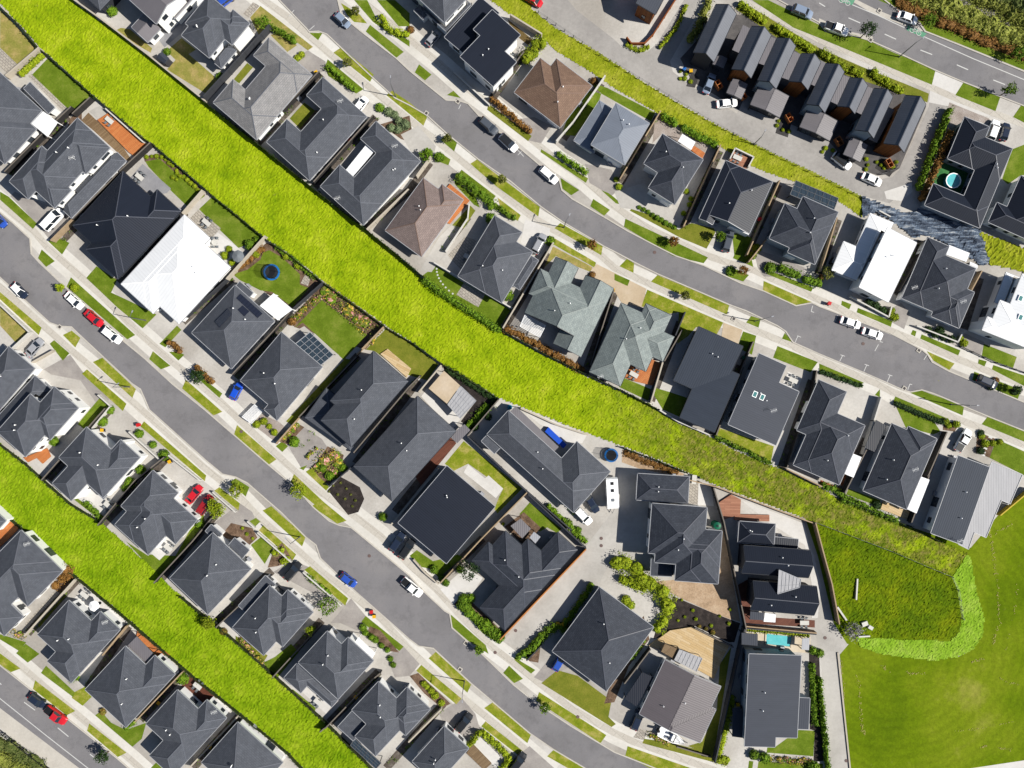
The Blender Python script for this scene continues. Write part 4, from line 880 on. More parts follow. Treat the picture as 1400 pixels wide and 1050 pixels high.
# open field and paddock
G('field',"1100,706 1160,716 1250,722 1330,750 1352,800 1350,880 1290,905 1200,896 1158,880 1140,852 1118,760",'field')
G('field',"1163,1070 1150,915 1148,895 1168,872 1190,892 1240,899 1276,903 1310,898 1330,888 1343,870 1346,845 1334,805 1328,765 1322,755 1365,704 1440,640 1440,1070",'field')
G('conc2',"1300,1060 1330,1050 1410,1038 1430,1038 1430,1060")
rough('grass','lime',"-14,-8 0,5 30,36 55,66 66,75 130,133 136,138 200,192 212,200 280,258 290,267 360,324 400,350 444,386 526,444 566,470 605,498 682,544 712,556 803,592 846,608 900,628 938,645 976,662 1000,671 1066,696 1110,712 1160,729 1220,752 1300,786 1322,757 1284,741 1240,719 1200,704 1148,683 1120,666 1070,641 1052,636 1006,616 968,596 926,578 900,562 888,552 850,536 803,515 740,484 686,454 640,426 600,400 578,382 545,350 505,318 428,258 351,196 284,143 206,80 142,32 98,0 88,-8",0.3,0.13,1,'lime green weeds covering the long strip between back fences')
rough('grass','limegreen',"-14,598 0,606 34,632 97,688 138,713 198,767 248,815 300,857 340,890 400,944 450,990 480,1020 512,1056 420,1056 396,1030 330,976 310,960 272,930 214,880 174,845 108,790 90,775 26,717 0,697 -14,688",0.3,0.15,2,'lime green weeds covering the lower left strip')
rough('grass','bank',"664,-8 670,0 716,34 742,52 760,70 810,100 840,121 896,153 924,171 980,197 1024,226 1066,242 1086,248 1120,260 1146,275 1178,297 1178,268 1120,239 1058,210 1024,193 980,171 924,139 874,109 840,86 818,71 760,39 728,13 722,-8",0.3,0.08,3,'yellow green tussocky bank below the lane')
rough('grass','paddock',"1112,714 1160,731 1220,754 1300,788 1308,806 1314,845 1311,862 1300,874 1250,873 1180,870 1160,850 1142,825 1134,800 1122,752",0.3,0.16,4,'rough dark paddock grass inside a wire fence')
rough('grass','palelime',"1302,789 1322,757 1328,766 1334,806 1346,846 1343,870 1330,888 1310,898 1276,903 1240,899 1200,893 1176,884 1170,871 1250,875 1300,876 1311,864 1316,845 1309,806",0.3,0.12,5,'pale lime weeds curving round the corner and foot of the paddock')
# gravel and soil strips down the sides of the lots
ground('sidebed', [(.3, T(84, 76, 68)), (.5, T(112, 103, 95)), (.62, T(134, 126, 118)), (.75, T(92, 96, 60))], .9, 4, .4, .6)
ground('aggregate', [(.3, T(160, 154, 150)), (.5, T(176, 170, 166)), (.7, T(190, 184, 178))], .3, 3, .12, .2)
for p in ["352,196 440,102","430,256 514,160","498,312 560,260 588,222","596,352 640,296","690,446 750,346","800,510 840,400","890,548 930,440","974,596 1012,500","1068,640 1110,520","1146,676 1184,600","1240,714 1282,610","612,56 645,14","672,136 716,74 742,62","770,190 822,114","848,250 900,160","934,312 984,206","1020,348 1064,252","1118,376 1146,300","1222,402 1260,330","1318,450 1340,380","14,238 62,190 104,150","84,330 170,240","254,290 160,384","250,440 318,380","322,516 400,428","412,566 490,486","486,634 572,520","540,700 620,600","604,790 660,736","0,562 50,504","66,655 150,560","140,718 232,622","218,794 298,700","296,850 372,780","376,918 440,848","450,988 518,918","528,1050 606,962","38,866 106,792","120,940 176,856","192,984 252,918","264,1050 326,980"]:
    strip('side_bed', 'sidebed', p, 11)
for p in ["421,69 445,84 447,96 424,104 400,80","730,160 755,172 740,196 722,192 700,164","800,224 836,232 848,258 836,268 806,250","1030,340 1062,350 1100,366 1098,380 1044,378 1036,366","60,505 96,485 122,520 150,545 138,560 110,520 70,512","394,610 416,584 440,600 448,612 426,640 412,640","292,716 328,688 345,700 350,712 330,716 316,735 298,730","374,782 400,766 424,776 414,782 440,806 430,812 404,798","452,852 480,818 500,842 488,862 466,852","528,896 552,884 574,908 560,924 540,926","600,975 632,955 650,976 656,996 632,1016 610,996","700,1040 724,1020 760,1052 700,1056","730,926 745,908 764,900 778,912 742,932","20,262 75,285 98,298 85,326 70,330 52,308 14,268","1205,430 1232,414 1244,428 1236,450 1218,440","1318,455 1346,468 1340,486 1316,474"]:
    G('aggregate', p, 'driveway')

GAPS_ = ["352,196 440,102","430,256 514,160","498,312 560,260","596,352 640,296","800,510 840,400","974,596 1012,500","1068,640 1110,520","674,134 716,76","846,248 900,160","934,312 984,206","1020,348 1064,252","1118,376 1146,300","1222,402 1260,330","14,238 62,190 104,150","84,330 170,240","250,440 318,380","322,516 400,428","412,566 490,486","486,634 572,520","604,790 660,736","0,562 50,504","66,655 150,560","140,718 232,622","218,794 298,700","296,850 372,780","376,918 440,848","450,988 518,918","528,1050 606,962","38,866 106,792","120,940 176,856","192,984 252,918","264,1050 326,980","640,560 680,552","430,590 410,610","1286,590 1264,650"]
gc = MB(); rg = random.Random(8)
for g_ in GAPS_:
    q = P2(g_)
    for a, b in zip(q, q[1:]):
        n = int(math.hypot(b[0]-a[0], b[1]-a[1])/4)
        for i in range(n):
            if rg.random() < .35: continue
            t_ = rg.random(); d_ = rg.choice((-1, 1))*rg.uniform(1.2, 5); nx, ny = (b[1]-a[1]), -(b[0]-a[0]); L_ = math.hypot(nx, ny); c0 = W(a[0]+(b[0]-a[0])*t_+nx/L_*d_, a[1]+(b[1]-a[1])*t_+ny/L_*d_, 0); k = rg.uniform(.12, .45)
            for j in range(12): leaf(gc, c0+Vector((rg.gauss(0, k*.6), rg.gauss(0, k*.6), rg.uniform(.1, k*1.6))), rg.uniform(.07, .16), rg)
tag(gc.build('side_garden_planting', MAT['leaf_green']), 'low mixed planting in the narrow side passages between houses', None, None, 'stuff')
# ---------------------------------------------------------------- traced layout, north part
H('pale slate hip roofed house cut by the picture edge beside a white flat patio roof','slate','white',
 [(2.8,"-40,64 58,151 41,168 49,177 7,224 -99,129"),(2.5,"33,120 41,114 76,146 66,156",'f')])
K('patio_roof','white flat patio roof against a slate hip roofed house','whitemetal',2.5,"59,152 79,167 65,187 43,169")
H('slate roofed two storey house with white walls beside the orange timber deck','slate','white',
 [(5.3,"106,161 150,202 118,238 113,234 93,256 98,260 75,285 50,261 38,271 12,248 57,200 65,206"),(2.7,"155,205 173,219 98,298 78,280")])
H('small dark slate roofed house corner at the top edge beside the lime grass strip','slate','char',[(2.8,"100,-20 137,14 165,-15 128,-50")])
H('umber metal roofed house with tall white side wall near the top edge','umber','white',
 [(5.3,"214,33 250,-8 195,-60 158,-18",'g02'),(2.7,"232,19 239,25 272,-10 264,-17",'f'),(2.7,"180,37 202,58 220,38 198,17",'g02')])
H('slate roofed two storey house with white gabled wall above the dry back lawn','slate','white',
 [(5.2,"285,-6 316,17 319,12 341,33 317,61 307,53 287,78 247,49 258,36 253,31"),(2.7,"310,58 325,66 303,94 286,80")])
H('large ash grey hip roofed house with a narrow courtyard','ash','white',
 [(2.8,"371,50 424,105 351,191 291,140 318,110 339,124 361,88 347,76")])
H('slate roofed house round a small olive lawn courtyard','slate','white',
 [(2.8,"444,104 498,160 425,248 364,194 392,164 412,180 440,148 418,130")])
H('slate roofed house with a white pergola roof in its courtyard','slate','white',
 [(2.8,"517,163 571,222 499,308 437,256 464,226 484,242 516,209 492,190")])
K('pergola_roof','white flat pergola roof inside the courtyard of a slate roofed house','whitemetal',2.35,"473,232 483,241 513,205 502,196")
H('pale slate two storey house with lower skirt roof at the top edge','slate','white',
 [(5.4,"545,-28 608,31 640,-5 578,-62"),(2.9,"575,10 610,44 643,6 608,-28",'f'),(2.8,"566,14 578,27 587,17 575,4")])
H('black two level metal roofed house with a small timber corner balcony','black','white',
 [(5.3,"673,10 710,47 691,70 704,84 675,122 631,79 655,49 649,40",'m2'),(2.9,"610,54 634,77 681,18 656,-6",'m2')])
H('brown tiled hip roofed house with three deep hips above a brown hedge','brown','white',
 [(2.8,"740,80 752,90 762,80 809,118 768,172 700,128")])
H('blue grey metal roofed house with a low wing beside the brown tiled house','blue','white',
 [(4.6,"840,138 887,170 853,227 812,198",'l'),(2.7,"820,137 846,155 811,208 784,193",'l')])
H('dark slate roofed two storey house with white canopies and orange deck behind','darkslate','white',
 [(4.8,"907,182 957,217 925,284 888,255 899,236 880,223")])
K('patio_canopy','white double patio canopy behind a dark slate roofed house','whitemetal',2.4,"927,193 933,183 951,194 945,205")
K('patio_canopy','small white patio canopy beside an orange deck','whitemetal',2.3,"943,215 946,208 960,217 957,224")
K('deck','orange timber deck between two white patio canopies','deck',0.3,"945,205 949,199 964,209 960,217")
H('black metal roofed house with a white framed timber balcony at its back corner','black','paleblue',
 [(4.0,"993,220 1056,248 1025,319 978,299 974,307 955,298",'g24',17)])
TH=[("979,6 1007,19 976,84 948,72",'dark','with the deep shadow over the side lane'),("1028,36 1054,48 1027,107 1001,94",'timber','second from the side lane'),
("1063,52 1088,63 1061,121 1036,110",'paleblue','third from the side lane'),("1096,73 1123,85 1104,122 1079,111",'timber','fourth from the side lane'),
("1130,87 1154,98 1128,154 1103,142",'paleblue','fifth from the side lane'),("1162,106 1187,117 1168,155 1146,145",'timber','third from the driveway end'),
("1196,121 1220,132 1195,189 1169,177",'paleblue','second from the driveway end'),("1238,130 1266,143 1236,208 1209,196",'timber','at the driveway end with timber walls')]
for p,w,s in TH: H('steep gabled charcoal townhouse '+s,'townhouse',w,[(5.6,p,'g02',38)],kind='townhouse')
for i,p in enumerate(["1016,34 1030,41 1014,74 1001,68","1049,48 1063,54 1050,91 1036,86","1085,70 1097,75 1083,111 1069,106","1118,80 1131,87 1117,119 1104,113","1150,101 1163,107 1147,144 1134,138","1183,117 1196,122 1181,158 1168,152","1210,144 1223,150 1199,195 1188,190"]):
    K('link_roof',['brown grey link roof joining townhouses one and two from the side lane','brown grey link roof joining townhouses two and three from the side lane','brown grey link roof joining the third and fourth townhouses from the side lane','brown grey link roof between the fourth and fifth townhouses','brown grey link roof between the fifth townhouse and the third from the driveway end','brown grey link roof by the second townhouse from the driveway end','long brown grey lean-to roof against the end townhouse'][i],'palegrey' if 0 else 'umber',5.55 if i<6 else 2.8,p,th=5.4 if i<6 else 2.6,slope=1,cat='roof')
for p,s in [("980,74 995,80 989,93 974,88",'small grey garage beside the first townhouse'),("1002,107 1023,115 1013,135 993,127",'single grey garage with dark door below the timber walled townhouse'),
 ("1037,117 1084,130 1062,159 1026,143",'double grey garage below the third and fourth townhouses'),("1105,150 1150,165 1132,190 1092,174",'double grey garage below the fifth townhouse'),("1163,189 1188,198 1175,221 1153,211",'single grey garage nearest the two parked white cars')]:
    garage_door(H(s,'umber','dark',[(2.6,p,'g02',9)],kind='garage'),*[float(v) for v in p.split()[3].split(',')],'metalblack',3.6 if 'single' in s or 'small' in s else 5.4)
H('dark gabled timber unit beside the corner planting at the top edge','townhouse','timber',[(5.3,"870,3 896,21 914,-12 887,-26",'g13',35)],kind='townhouse')
H('dark red timber unit cut off by the top edge above the lane','townhouse','redwood',[(5.0,"818,-28 845,-12 853,-40 826,-52",'g13',35)],kind='townhouse')
H('large black ribbed roof house wrapped round a round turquoise pool','black','paleblue',
 [(3.0,"1318,160 1353,173 1347,188 1384,203 1339,313 1264,279 1277,251 1318,268 1333,232 1296,217")])
H('charcoal ribbed roof house cut by the picture edge near the pool','black','white',
 [(3.0,"1395,240 1460,268 1425,336 1351,304 1363,277 1378,283")])
# cars: kind, x, y, angle, colour, label
C('hatchback',468,27,43,'silverblue','pale blue hatchback parked beside the kerb at the top of the curved street')
C('hatchback',493,143,-53,'white','white hatchback on the driveway above the rock garden')
C('hatchback',592,52,-50,'silver','silver hatchback parked in a drive by a red barrow near the top edge')
C('suv',668,172,41,'grey','dark grey suv parked at the kerb below the brown hedge')
C('suv',695,195,43,'whiteblack','white suv with black glass roof parked behind a dark grey suv')
C('wagon',750,239,41,'white','white wagon parked alone on the curved street below a blue grey roof')
C('suv',737,333,-62,'silver','silver suv in shadow on a driveway beside a slate roof')
C('sedan',970,114,-68,'silverblue','silver blue sedan beside the small grey garage')
C('sedan',994,141,-6,'white','white sedan parked across the lane in front of the townhouses')
C('suv',1097,16,22,'silverblue','silver blue suv in the roadside bay at the top edge')
C('pickup',1144,39,20,'white','white double cab pickup in the bay of the marked road')
C('sedan',1241,24,20,'white','white sedan in the bay beside the green cycle marking')
C('suv',1358,178,-70,'white','white suv on the driveway beside the black ribbed roof')
C('hatchback',1374,180,-74,'navy','navy hatchback beside a white suv on the driveway')
C('suv',1151,220,38,'whiteblack','white suv with black roof parked by the last townhouse garage')
C('sedan',1192,245,24,'white','white sedan in the lane beside the corner planting')
C('suv',995,330,-74,'grey','grey suv on the driveway of the black roofed house')
C('van',73,300,-47,'white','large white van on the driveway of the two storey house')
C('hatchback',-2,300,48,'blue','blue car at the kerb cut by the picture edge')
C('hatchback',308,0,-38,'blue','blue hatchback cut by the top edge on a driveway')
C('hatchback',730,0,30,'red','red car at the top edge of the lane')
# ground patches
G('lawn_dry',"0,12 54,68 27,92 0,65")
G('lawn',"66,79 130,134 102,157 43,103")
G('paver',"0,65 28,92 15,105 0,92")
G('paver',"38,104 43,101 101,157 96,162")
G('bark',"96,162 103,157 112,152 112,170 90,180")
G('oldwood',"111,165 121,154 165,196 182,222 172,219 125,176")
G('conc',"122,152 136,145 150,153 134,163")
K('deck','orange timber deck behind the two storey slate roofed house','deck',0.35,"133,164 150,153 200,197 183,213 176,208")
G('lawn',"0,262 12,269 51,306 45,313 0,273")
G('lawn',"66,330 76,324 95,332 85,348")
G('lawn',"198,220 218,216 242,236 280,268 258,284 235,262 203,228")
G('pavergrey',"178,243 195,224 234,258 228,264 208,268")
G('bark',"196,214 218,210 248,232 280,262 280,268 242,238 218,217 198,221")
G('lawn_dry',"150,46 165,38 178,40 208,66 206,72 170,52")
G('lawn_dry',"232,66 248,52 268,68 300,98 300,112 288,132 228,95")
G('conc',"208,76 222,64 240,82 229,94")
G('conc',"258,74 268,68 306,96 296,107")
G('pavergrey',"215,52 240,22 262,0 285,0 248,45 225,65")
G('lawn_olive',"319,109 338,86 346,92 327,114")
G('lawn_olive',"396,162 416,140 432,152 410,176")
G('bark',"410,176 432,150 442,156 416,180")
G('lawn_dry',"356,8 428,64 421,69 409,60 375,42 355,50 342,24")
G('lawn_dry',"370,48 380,44 406,62 393,71")
G('paver',"346,3 355,8 340,24 332,19")
G('lawn',"423,45 441,45 435,55")
G('lawn_mix',"466,65 511,102 506,112 456,72")
G('lawn',"448,81 497,122 487,128 449,104 444,92")
G('lawn_mix',"536,124 560,140 584,160 579,172 560,156 528,130")
G('lawn',"573,88 590,102 581,110 567,99")
G('lawn',"611,130 620,124 630,134")
G('lawn',"611,183 625,195 621,207 602,191")
G('lawn_olive',"668,142 727,186 722,193 666,150")
G('lawn_mix',"466,4 492,20 502,32 484,30 474,20")
G('lawn',"506,34 552,71 542,79 500,43")
G('lawn',"484,0 502,0 516,28 560,56 560,64 510,30")
G('lawn',"515,0 540,0 560,18 560,36 545,36")
G('lawn',"601,208 616,218 613,226 597,220")
G('lawn_mix',"643,224 652,218 738,283 736,296 680,256")
G('lawn',"631,232 678,268 672,276 624,242")
G('lawn_mix',"680,270 712,294 708,302 686,290")
G('lawn',"621,246 650,268 656,284 648,280 622,252")
G('lawn_mix',"766,305 824,337 822,349 758,312")
G('lawn_mix',"746,321 800,350 812,358 784,350 746,328")
G('lawn',"766,243 792,260 781,267 769,258")
G('lawn',"811,272 834,287 826,295 807,282")
G('lawn',"740,204 804,244 801,250 739,208")
G('lawn',"822,260 832,264 840,270 852,281 842,278")
G('lawn',"855,299 968,352 962,360 920,350 853,310")
G('lawn_olive',"861,288 866,282 928,314 945,305 976,312 978,318 966,340 930,325")
G('lawn',"1001,320 1012,318 1028,326 1022,350 1004,350")
G('lawn',"830,120 896,154 890,166 822,128 806,112")
G('lawn',"790,120 822,128 818,142 786,186 768,184")
G('soil',"694,26 728,54 722,62 700,44")
G('bark',"520,170 560,158 566,196 548,190")
G('conc',"548,184 572,172 596,200 590,222 572,222")
G('gravel',"896,160 908,152 970,196 960,214 906,182 892,196")
G('conc',"840,262 880,250 920,290 922,304 864,286 848,284")
G('lawn',"1028,0 1050,0 1120,34 1128,43 1170,48 1190,57 1220,71 1279,96 1274,116 1120,52 1085,38")
G('lawn_olive',"1014,2 1120,66 1180,92 1236,114 1270,128 1268,140 1240,130 1160,104 1100,78 1005,12")
G('lawn',"1317,113 1368,131 1361,152 1306,130")
G('lawn',"1396,144 1420,152 1420,178 1385,160")
G('gravel',"1298,140 1352,162 1358,172 1318,160 1294,212 1270,262 1262,262")
G('lawn',"1200,0 1228,0 1262,20 1300,40 1340,58 1420,88 1420,104 1312,60 1266,42 1258,30 1230,12")
G('brownbed',"1215,-5 1262,6 1320,40 1420,84 1420,92 1340,60 1290,38 1240,14")
G('path',"1290,-8 1318,-8 1352,6 1380,26 1430,62 1430,82 1392,56 1358,30 1326,14")
G('turf',"1278,212 1296,217 1332,233 1320,266 1277,251 1262,262")
G('lawn',"1384,204 1420,190 1430,235 1395,240 1378,252 1370,245")
G('conc2',"1209,262 1246,250 1248,262 1232,275 1212,272")
# parking and lane markings
for a in ["402,14 395,22","430,35 423,41"]: M('white',a,0.8)
for a in ["716,214 707,204","708,212 713,207","630,143 627,149"]: M('white',a,0.8)
for a in ["1120,4 1128,9","1160,24.4 1176,31.4","1209.4,46.6 1225,53.6","1258.4,68.4 1274.4,74.6","1308,88.6 1323.6,95.4","1358,109.4 1374,115.6"]: M('white',a,1.3)
M('white',"1140,-4 1200,21 1264,50.5 1330,80 1410,113",1.1)
M('green',"1241,34.4 1239,41 1262,51 1267,46",0,poly=1)
M('green',"1146,-2 1150,3 1165,7 1169,0",0,poly=1)
X('bike',1252,42)
X('bike',1155,1)
# fences: colour, points, height
F('concwall',"98,-2 143,30 206,78 284,141",1.2,'pale boundary wall along the upper side of the lime grass strip')
F('slatefence',"373,41 284,138",2.2,'tall dark slate fence beside the ash grey roofed house')
F('concwall',"60,70 15,108",1.6,'pale concrete wall beside a clipped hedge between two back lawns')
F('white',"148,151 199,196",1.0,'white bench wall along the orange deck')
F('dark',"130,138 106,160",1.8,'dark fence at the end of the square back lawn')
F('dark',"212,199 170,238",1.9,'dark fence between the deck and the shrub edged lawn')
F('timber',"77,331 105,303",1.8,'dark timber fence beside the white van driveway')
F('concwall',"281,263 254,294",1.6,'pale fence at the end of the shrub edged lawn')
F('mesh',"0,9 30,38 55,68 66,76 130,133 136,138 200,192 212,200 280,258 290,267 360,324",1.1,'low dark planted fence along the lower side of the lime grass strip')
F('dark',"352,194 439,103",1.8,'dark fence between the ash roof and the courtyard house')
F('mesh',"284,143 351,196 428,258 505,318 545,350 580,380",1.6,'dark fence behind the three courtyard houses along the lime strip')
F('dark',"432,252 512,162",1.8,'dark fence between the two courtyard houses')
F('concwall',"504,316 560,262",1.8,'pale fence beside the brown tiled house')
F('concwall',"571,244 590,218",1.8,'pale fence next to the pale concrete driveway')
F('concwall',"698,26 740,52",1.8,'fence behind the black two level house')
F('white',"826,108 783,170 760,196",1.6,'white fence between the brown and blue grey roofed houses')
F('timber',"901,156 846,248",1.7,'pale timber fence right of the blue grey roofed house')
F('timber',"982,202 932,312",1.7,'timber fence between slate and black roofed houses')
F('timber',"1062,250 1018,350",1.7,'timber fence right of the black roofed house')
F('corten',"856,54 862,62 880,62 892,50 924,0",1.0,'rust coloured curved planter edge beside the lane')
F('white',"621,100 669,145",0.8,'low white planter wall in front of the black two level house')
F('wire',"736,18 820,76 900,124 980,172 1058,212 1120,242 1180,272",1.0,'thin wire fence along the top of the grass bank')
F('timber',"1290,180 1256,262",1.2,'timber fence on the bank beside the brown hedge')
F('wire',"1204,239 1226,231",0.8,'low pale rail round the corner planting')
# hedges: colour, points, width m, height m
L('lime',"61,77 31,104",1.5,1.4,'clipped lime hedge between two back lawns')
L('green',"370,38 406,58",1.6,1.6,'bushy green hedge on the dry front lawn')
L('green',"447,92 488,126",1.3,1.3,'green hedge beside the footpath in front of a courtyard house')
L('brown',"672,137 726,182",1.5,1.3,'brown leaved hedge in front of the brown tiled house')
L('green',"762,211 803,238",1.4,1.2,'green hedge in front of the blue grey roofed house')
L('green',"625,241 676,282",2.4,1.6,'dense green hedge beside the footpath with a timber step gap')
L('green',"676,282 705,300",1.4,1.3,'lower green hedge beside the timber steps')
L('green',"903,158 924,172",1.9,1.5,'dark green hedge end on the grass bank')
L('green',"932,176 980,200",2.0,1.6,'long green hedge on the grass bank behind a dark slate roof')
L('lime',"902,66 924,40 938,8",1.0,0.8,'low lime hedge along the lane bend')
L('lime',"856,62 872,70 886,66",1.2,0.7,'low planting round the rust coloured planter')
L('brown',"1294,182 1256,276",1.8,2.4,'tall brown conifer hedge beside the driveway and pool')
L('green',"1296,150 1282,180 1252,260",1.6,2.0,'green hedge along the shaded driveway')
L('lime',"716,88 742,56",3.0,2.2,'dense bright shrubs between the balcony house and the brown roof')
L('brown',"1225,2 1262,22 1300,34 1345,54 1410,80",3.2,1.2,'long bed of brown tussock grasses beside the marked road')
L('wildgreen',"1236,-4 1290,18 1350,44 1410,72",3.4,1.8,'long bed of yellow green shrubs beside the gravel path')
L('wildgreen',"1268,-4 1310,12 1360,36 1410,62",3.6,2.0,'second row of wild shrubs beside the gravel path')
L('wildgreen',"1330,-2 1362,10 1392,32 1412,48",3.0,2.0,'wild shrubs on the far side of the gravel path')
L('wilddark',"1348,-6 1392,10 1415,28",4.0,2.4,'dark bushes in the top corner beyond the gravel path')
L('lime',"1122,72 1150,92 1178,104",1.8,1.4,'flowering shrubs along the upper end of the townhouse row')
L('lime',"1190,98 1215,118 1232,126",1.8,1.3,'bushy planting beside the townhouse entrance path')
L('wildgreen',"970,2 958,30 942,60",2.0,1.5,'shrub border left of the first townhouse')
L('lime',"1010,6 1030,22 1046,30",1.8,1.3,'flowering shrubs above the first two townhouses')
L('lime',"1058,38 1085,56 1112,70",1.8,1.3,'flowering shrubs above the third townhouse')
L('lime',"520,24 532,42 560,50",1.6,1.3,'mixed flowering border above the street')
# shrubs: colour, radius m, points
S('lime',0.5,"201,215 208,214 215,214 222,215 227,218 232,223 237,227 242,233 243,237 247,241 252,242 257,246 262,251 267,255 271,260 276,263 242,246 237,243",'round lime shrubs edging the lawn behind the black roofed house')
S('green',1.1,"156,18 230,72 302,106 575,16",'rounded green shrubs in back yards near the top edge')
S('lime',0.7,"403,84 408,80 413,76",'yellow shrubs in the exposed concrete driveway')
S('greygreen',1.1,"532,154 540,158 546,166 554,172 545,178 536,176",'grey green shrubs in the rock garden beside the street')
S('green',1.2,"520,148 586,210 601,216 672,300 752,330",'round green shrubs beside driveway mouths')
S('green',0.6,"874,284 880,287 886,290 892,294 898,298 904,301 910,305 916,308 922,311",'dark box shrubs in a row above the footpath')
S('lime',0.7,"938,262 942,280 934,292 846,256 842,246 944,272",'yellow green shrubs beside side fences')
S('lime',0.5,"1184,218 1186,226 1183,232 1198,222 1204,226 1208,230 1220,228 1225,222 1124,208 1138,206 1128,203 1064,166 1062,172 1070,178 1078,180 930,98 936,108 944,112 938,102 930,108",'small yellow shrubs in the dark beds below the townhouses')
S('brown',0.9,"562,42 812,112 744,92",'brown shrubs beside houses near the top')
# street trees: x,y of foot, height, crown radius, colour
P(1176,52,5,1.6,'dark','dark bushy street tree on the verge by the white pickup')
P(1367,131,4.5,1.2,'green','slim street tree beside the upper driveway')
P(1262,35,3.5,1.4,'green','low street tree near the bay of the marked road')
P(1382,80,3.5,1.2,'green','small street tree on the far verge of the marked road')
P(478,90,2.6,.9,'olive','small sparse street tree on a narrow verge at the top')
P(489,21,2.6,.8,'olive','young street tree behind the pale blue hatchback')
P(687,249,2.8,.9,'olive','young street tree on the verge with a round shadow')
P(808,337,2.8,1.0,'brown','brown leaved street tree on the lower verge of the curved street')
P(918,332,2.6,1.0,'brown','reddish street tree on the verge below the row of box shrubs')
P(613,193,2.2,.9,'olive','tiny street tree on the small square verge')
P(981,326,3.0,1.0,'green','small tree beside the grey suv driveway')
P(364,38,3.4,1.3,'green','small green tree at the end of the front hedge')
P(583,216,3.0,1.2,'green','leafy tree on the corner by the pale fence')
# lamps: base x,y, arm direction angle
Z(1229,78,-30,6.6,'grey street lamp beside the marked road with a long arm')
Z(541,132,-90,6.2,'slim street lamp at the driveway of a courtyard house')
Z(771,311,-60,6.2,'slim street lamp on the bend beside a driveway')
Z(1031,197,-60,4.5,'short lamp post beside the grass bank and lane')
# ---------------------------------------------------------------- middle band
H('glossy black ribbed roof house above the large white roofed house','black','dark',
 [(2.8,"168,235 206,268 215,260 248,289 161,381 117,341 126,332 99,308")])
H('large brilliant white metal roofed house next to the black roofed one','whitemetal','white',
 [(2.9,"253,295 287,325 280,333 315,366 245,442 218,419 210,428 164,388",'',15)])
h=H('slate roofed house carrying four dark solar panel arrays','slate','white',[(2.8,"322,391 374,437 317,507 262,453"),(2.5,"328,385 346,400 341,407 323,391",'f')])
for q in ["311,402 317,409 281,448 274,441","312,422 318,430 301,448 294,440","329,402 359,429 352,435 323,408","332,418 341,426 334,433 325,424"]: PV(h,q)
K('patio_canopy','bright white square canopy beside the solar panelled roof','whitemetal',2.6,"374,401 400,423 380,438 355,418")
H('slate hip roofed house with a long corner deck and glazed pergola behind','slate','white',
 [(2.8,"386,456 442,500 401,548 378,580 324,527")])if 0 else None
H('brown grey tiled house with an orange boardwalk round its corner','brown2','white',
 [(2.8,"578,242 598,258 606,252 632,273 577,352 528,316")])
K('deck','orange boardwalk round the brown grey tiled house','deck',0.3,"615,251 642,274 615,306 608,304 631,273 611,256")
H('dark slate roofed house above a curved hedge and stepping stones','slate','white',
 [(3.0,"675,292 713,319 706,330 728,345 686,414 628,379"),(2.6,"727,350 736,356 711,396 700,390",'l')])
H('green grey roofed house with two long parallel gables','green','dark',
 [(2.8,"760,351 790,367 781,387 794,394 802,376 838,395 795,488 757,470 765,450 717,428 729,404 722,401 741,367 751,371",'g0468',28)])
H('green grey roofed house with an orange corner deck','green','dark',
 [(2.8,"850,415 878,427 883,415 918,431 909,454 922,461 906,494 892,488 883,508 862,498 848,528 805,508",'g',25)])
H('dark slate roofed two storey house with pale blue walls and rear pergola','darkslate','paleblue',
 [(4.8,"1098,268 1145,290 1115,362 1077,345 1080,338 1051,326 1074,278 1090,286")])
K('pergola_roof','dark translucent pergola roof behind the pale blue walled house','glassdark',2.5,"1088,247 1146,271 1139,290 1080,266")
H('bright white two level roofed house below the black plastic slope','whitemetal','white',
 [(5.2,"1211,310 1252,333 1215,414 1174,393",'m1'),(3.0,"1190,291 1221,305 1186,390 1138,369 1153,330 1171,337",'l')])
H('dark slate roofed house with white canopy below the black plastic slope','darkslate','white',
 [(3.0,"1270,325 1298,337 1292,350 1334,366 1323,395 1332,400 1311,449 1273,432 1276,425 1231,408")])
K('patio_canopy','white canopy at the rear corner of a dark slate roof','whitemetal',2.8,"1298,335 1326,346 1321,358 1294,348")
H('tall white two storey house with skylights at the picture edge','whitemetal','white',
 [(5.4,"1398,375 1450,395 1415,480 1343,451 1350,433 1358,436 1367,410 1381,416",'l'),(2.9,"1376,374 1400,380 1374,446 1350,436",'l')])
C('hatchback',26,397,46,'navywhite','navy hatchback with white roof in the road at the picture edge')
C('sedan',101,411,42,'white','white sedan parked ahead of the red car')
C('sedan',128,435,41,'red','red sedan parked between two white cars')
C('suv',153,458,38,'white','white suv with dark sunroof parked behind the red sedan')
C('sedan',47,475,-48,'silver','silver sedan on a driveway behind a white fence')
C('sedan',1163,441,18,'white','front white sedan of the two parked below the white roofed house')
C('sedan',1193,456,18,'white','rear white sedan of the two parked, nearer the dark slate roofed house')
C('suv',1350,522,24,'navy','navy suv beside the small square verge')
G('bark',"322,372 364,332 380,336 420,370 442,388 425,398 400,425")
G('lawn',"290,269 365,323 350,330 326,339 300,314 272,286")
G('paver',"271,287 302,312 288,327 260,298")
G('conc2',"288,327 298,318 326,339 338,350 314,368 281,334")
G('lawn',"57,341 75,357 63,365 52,353")
G('lawn',"97,379 185,458 174,464 91,392")
G('lawn',"209,480 233,500 220,505 204,491")
G('lawn',"132,364 160,383 152,400 178,412 210,428 214,430 195,449 160,420 118,380")
G('lawn',"218,470 242,445 248,451 226,475")
G('lawn',"243,481 252,485 244,493 231,481")
G('lawn_mix',"-10,392 0,399 57,448 53,458 0,409 -10,400")
G('lawn_mix',"98,452 110,462 103,475 86,458")
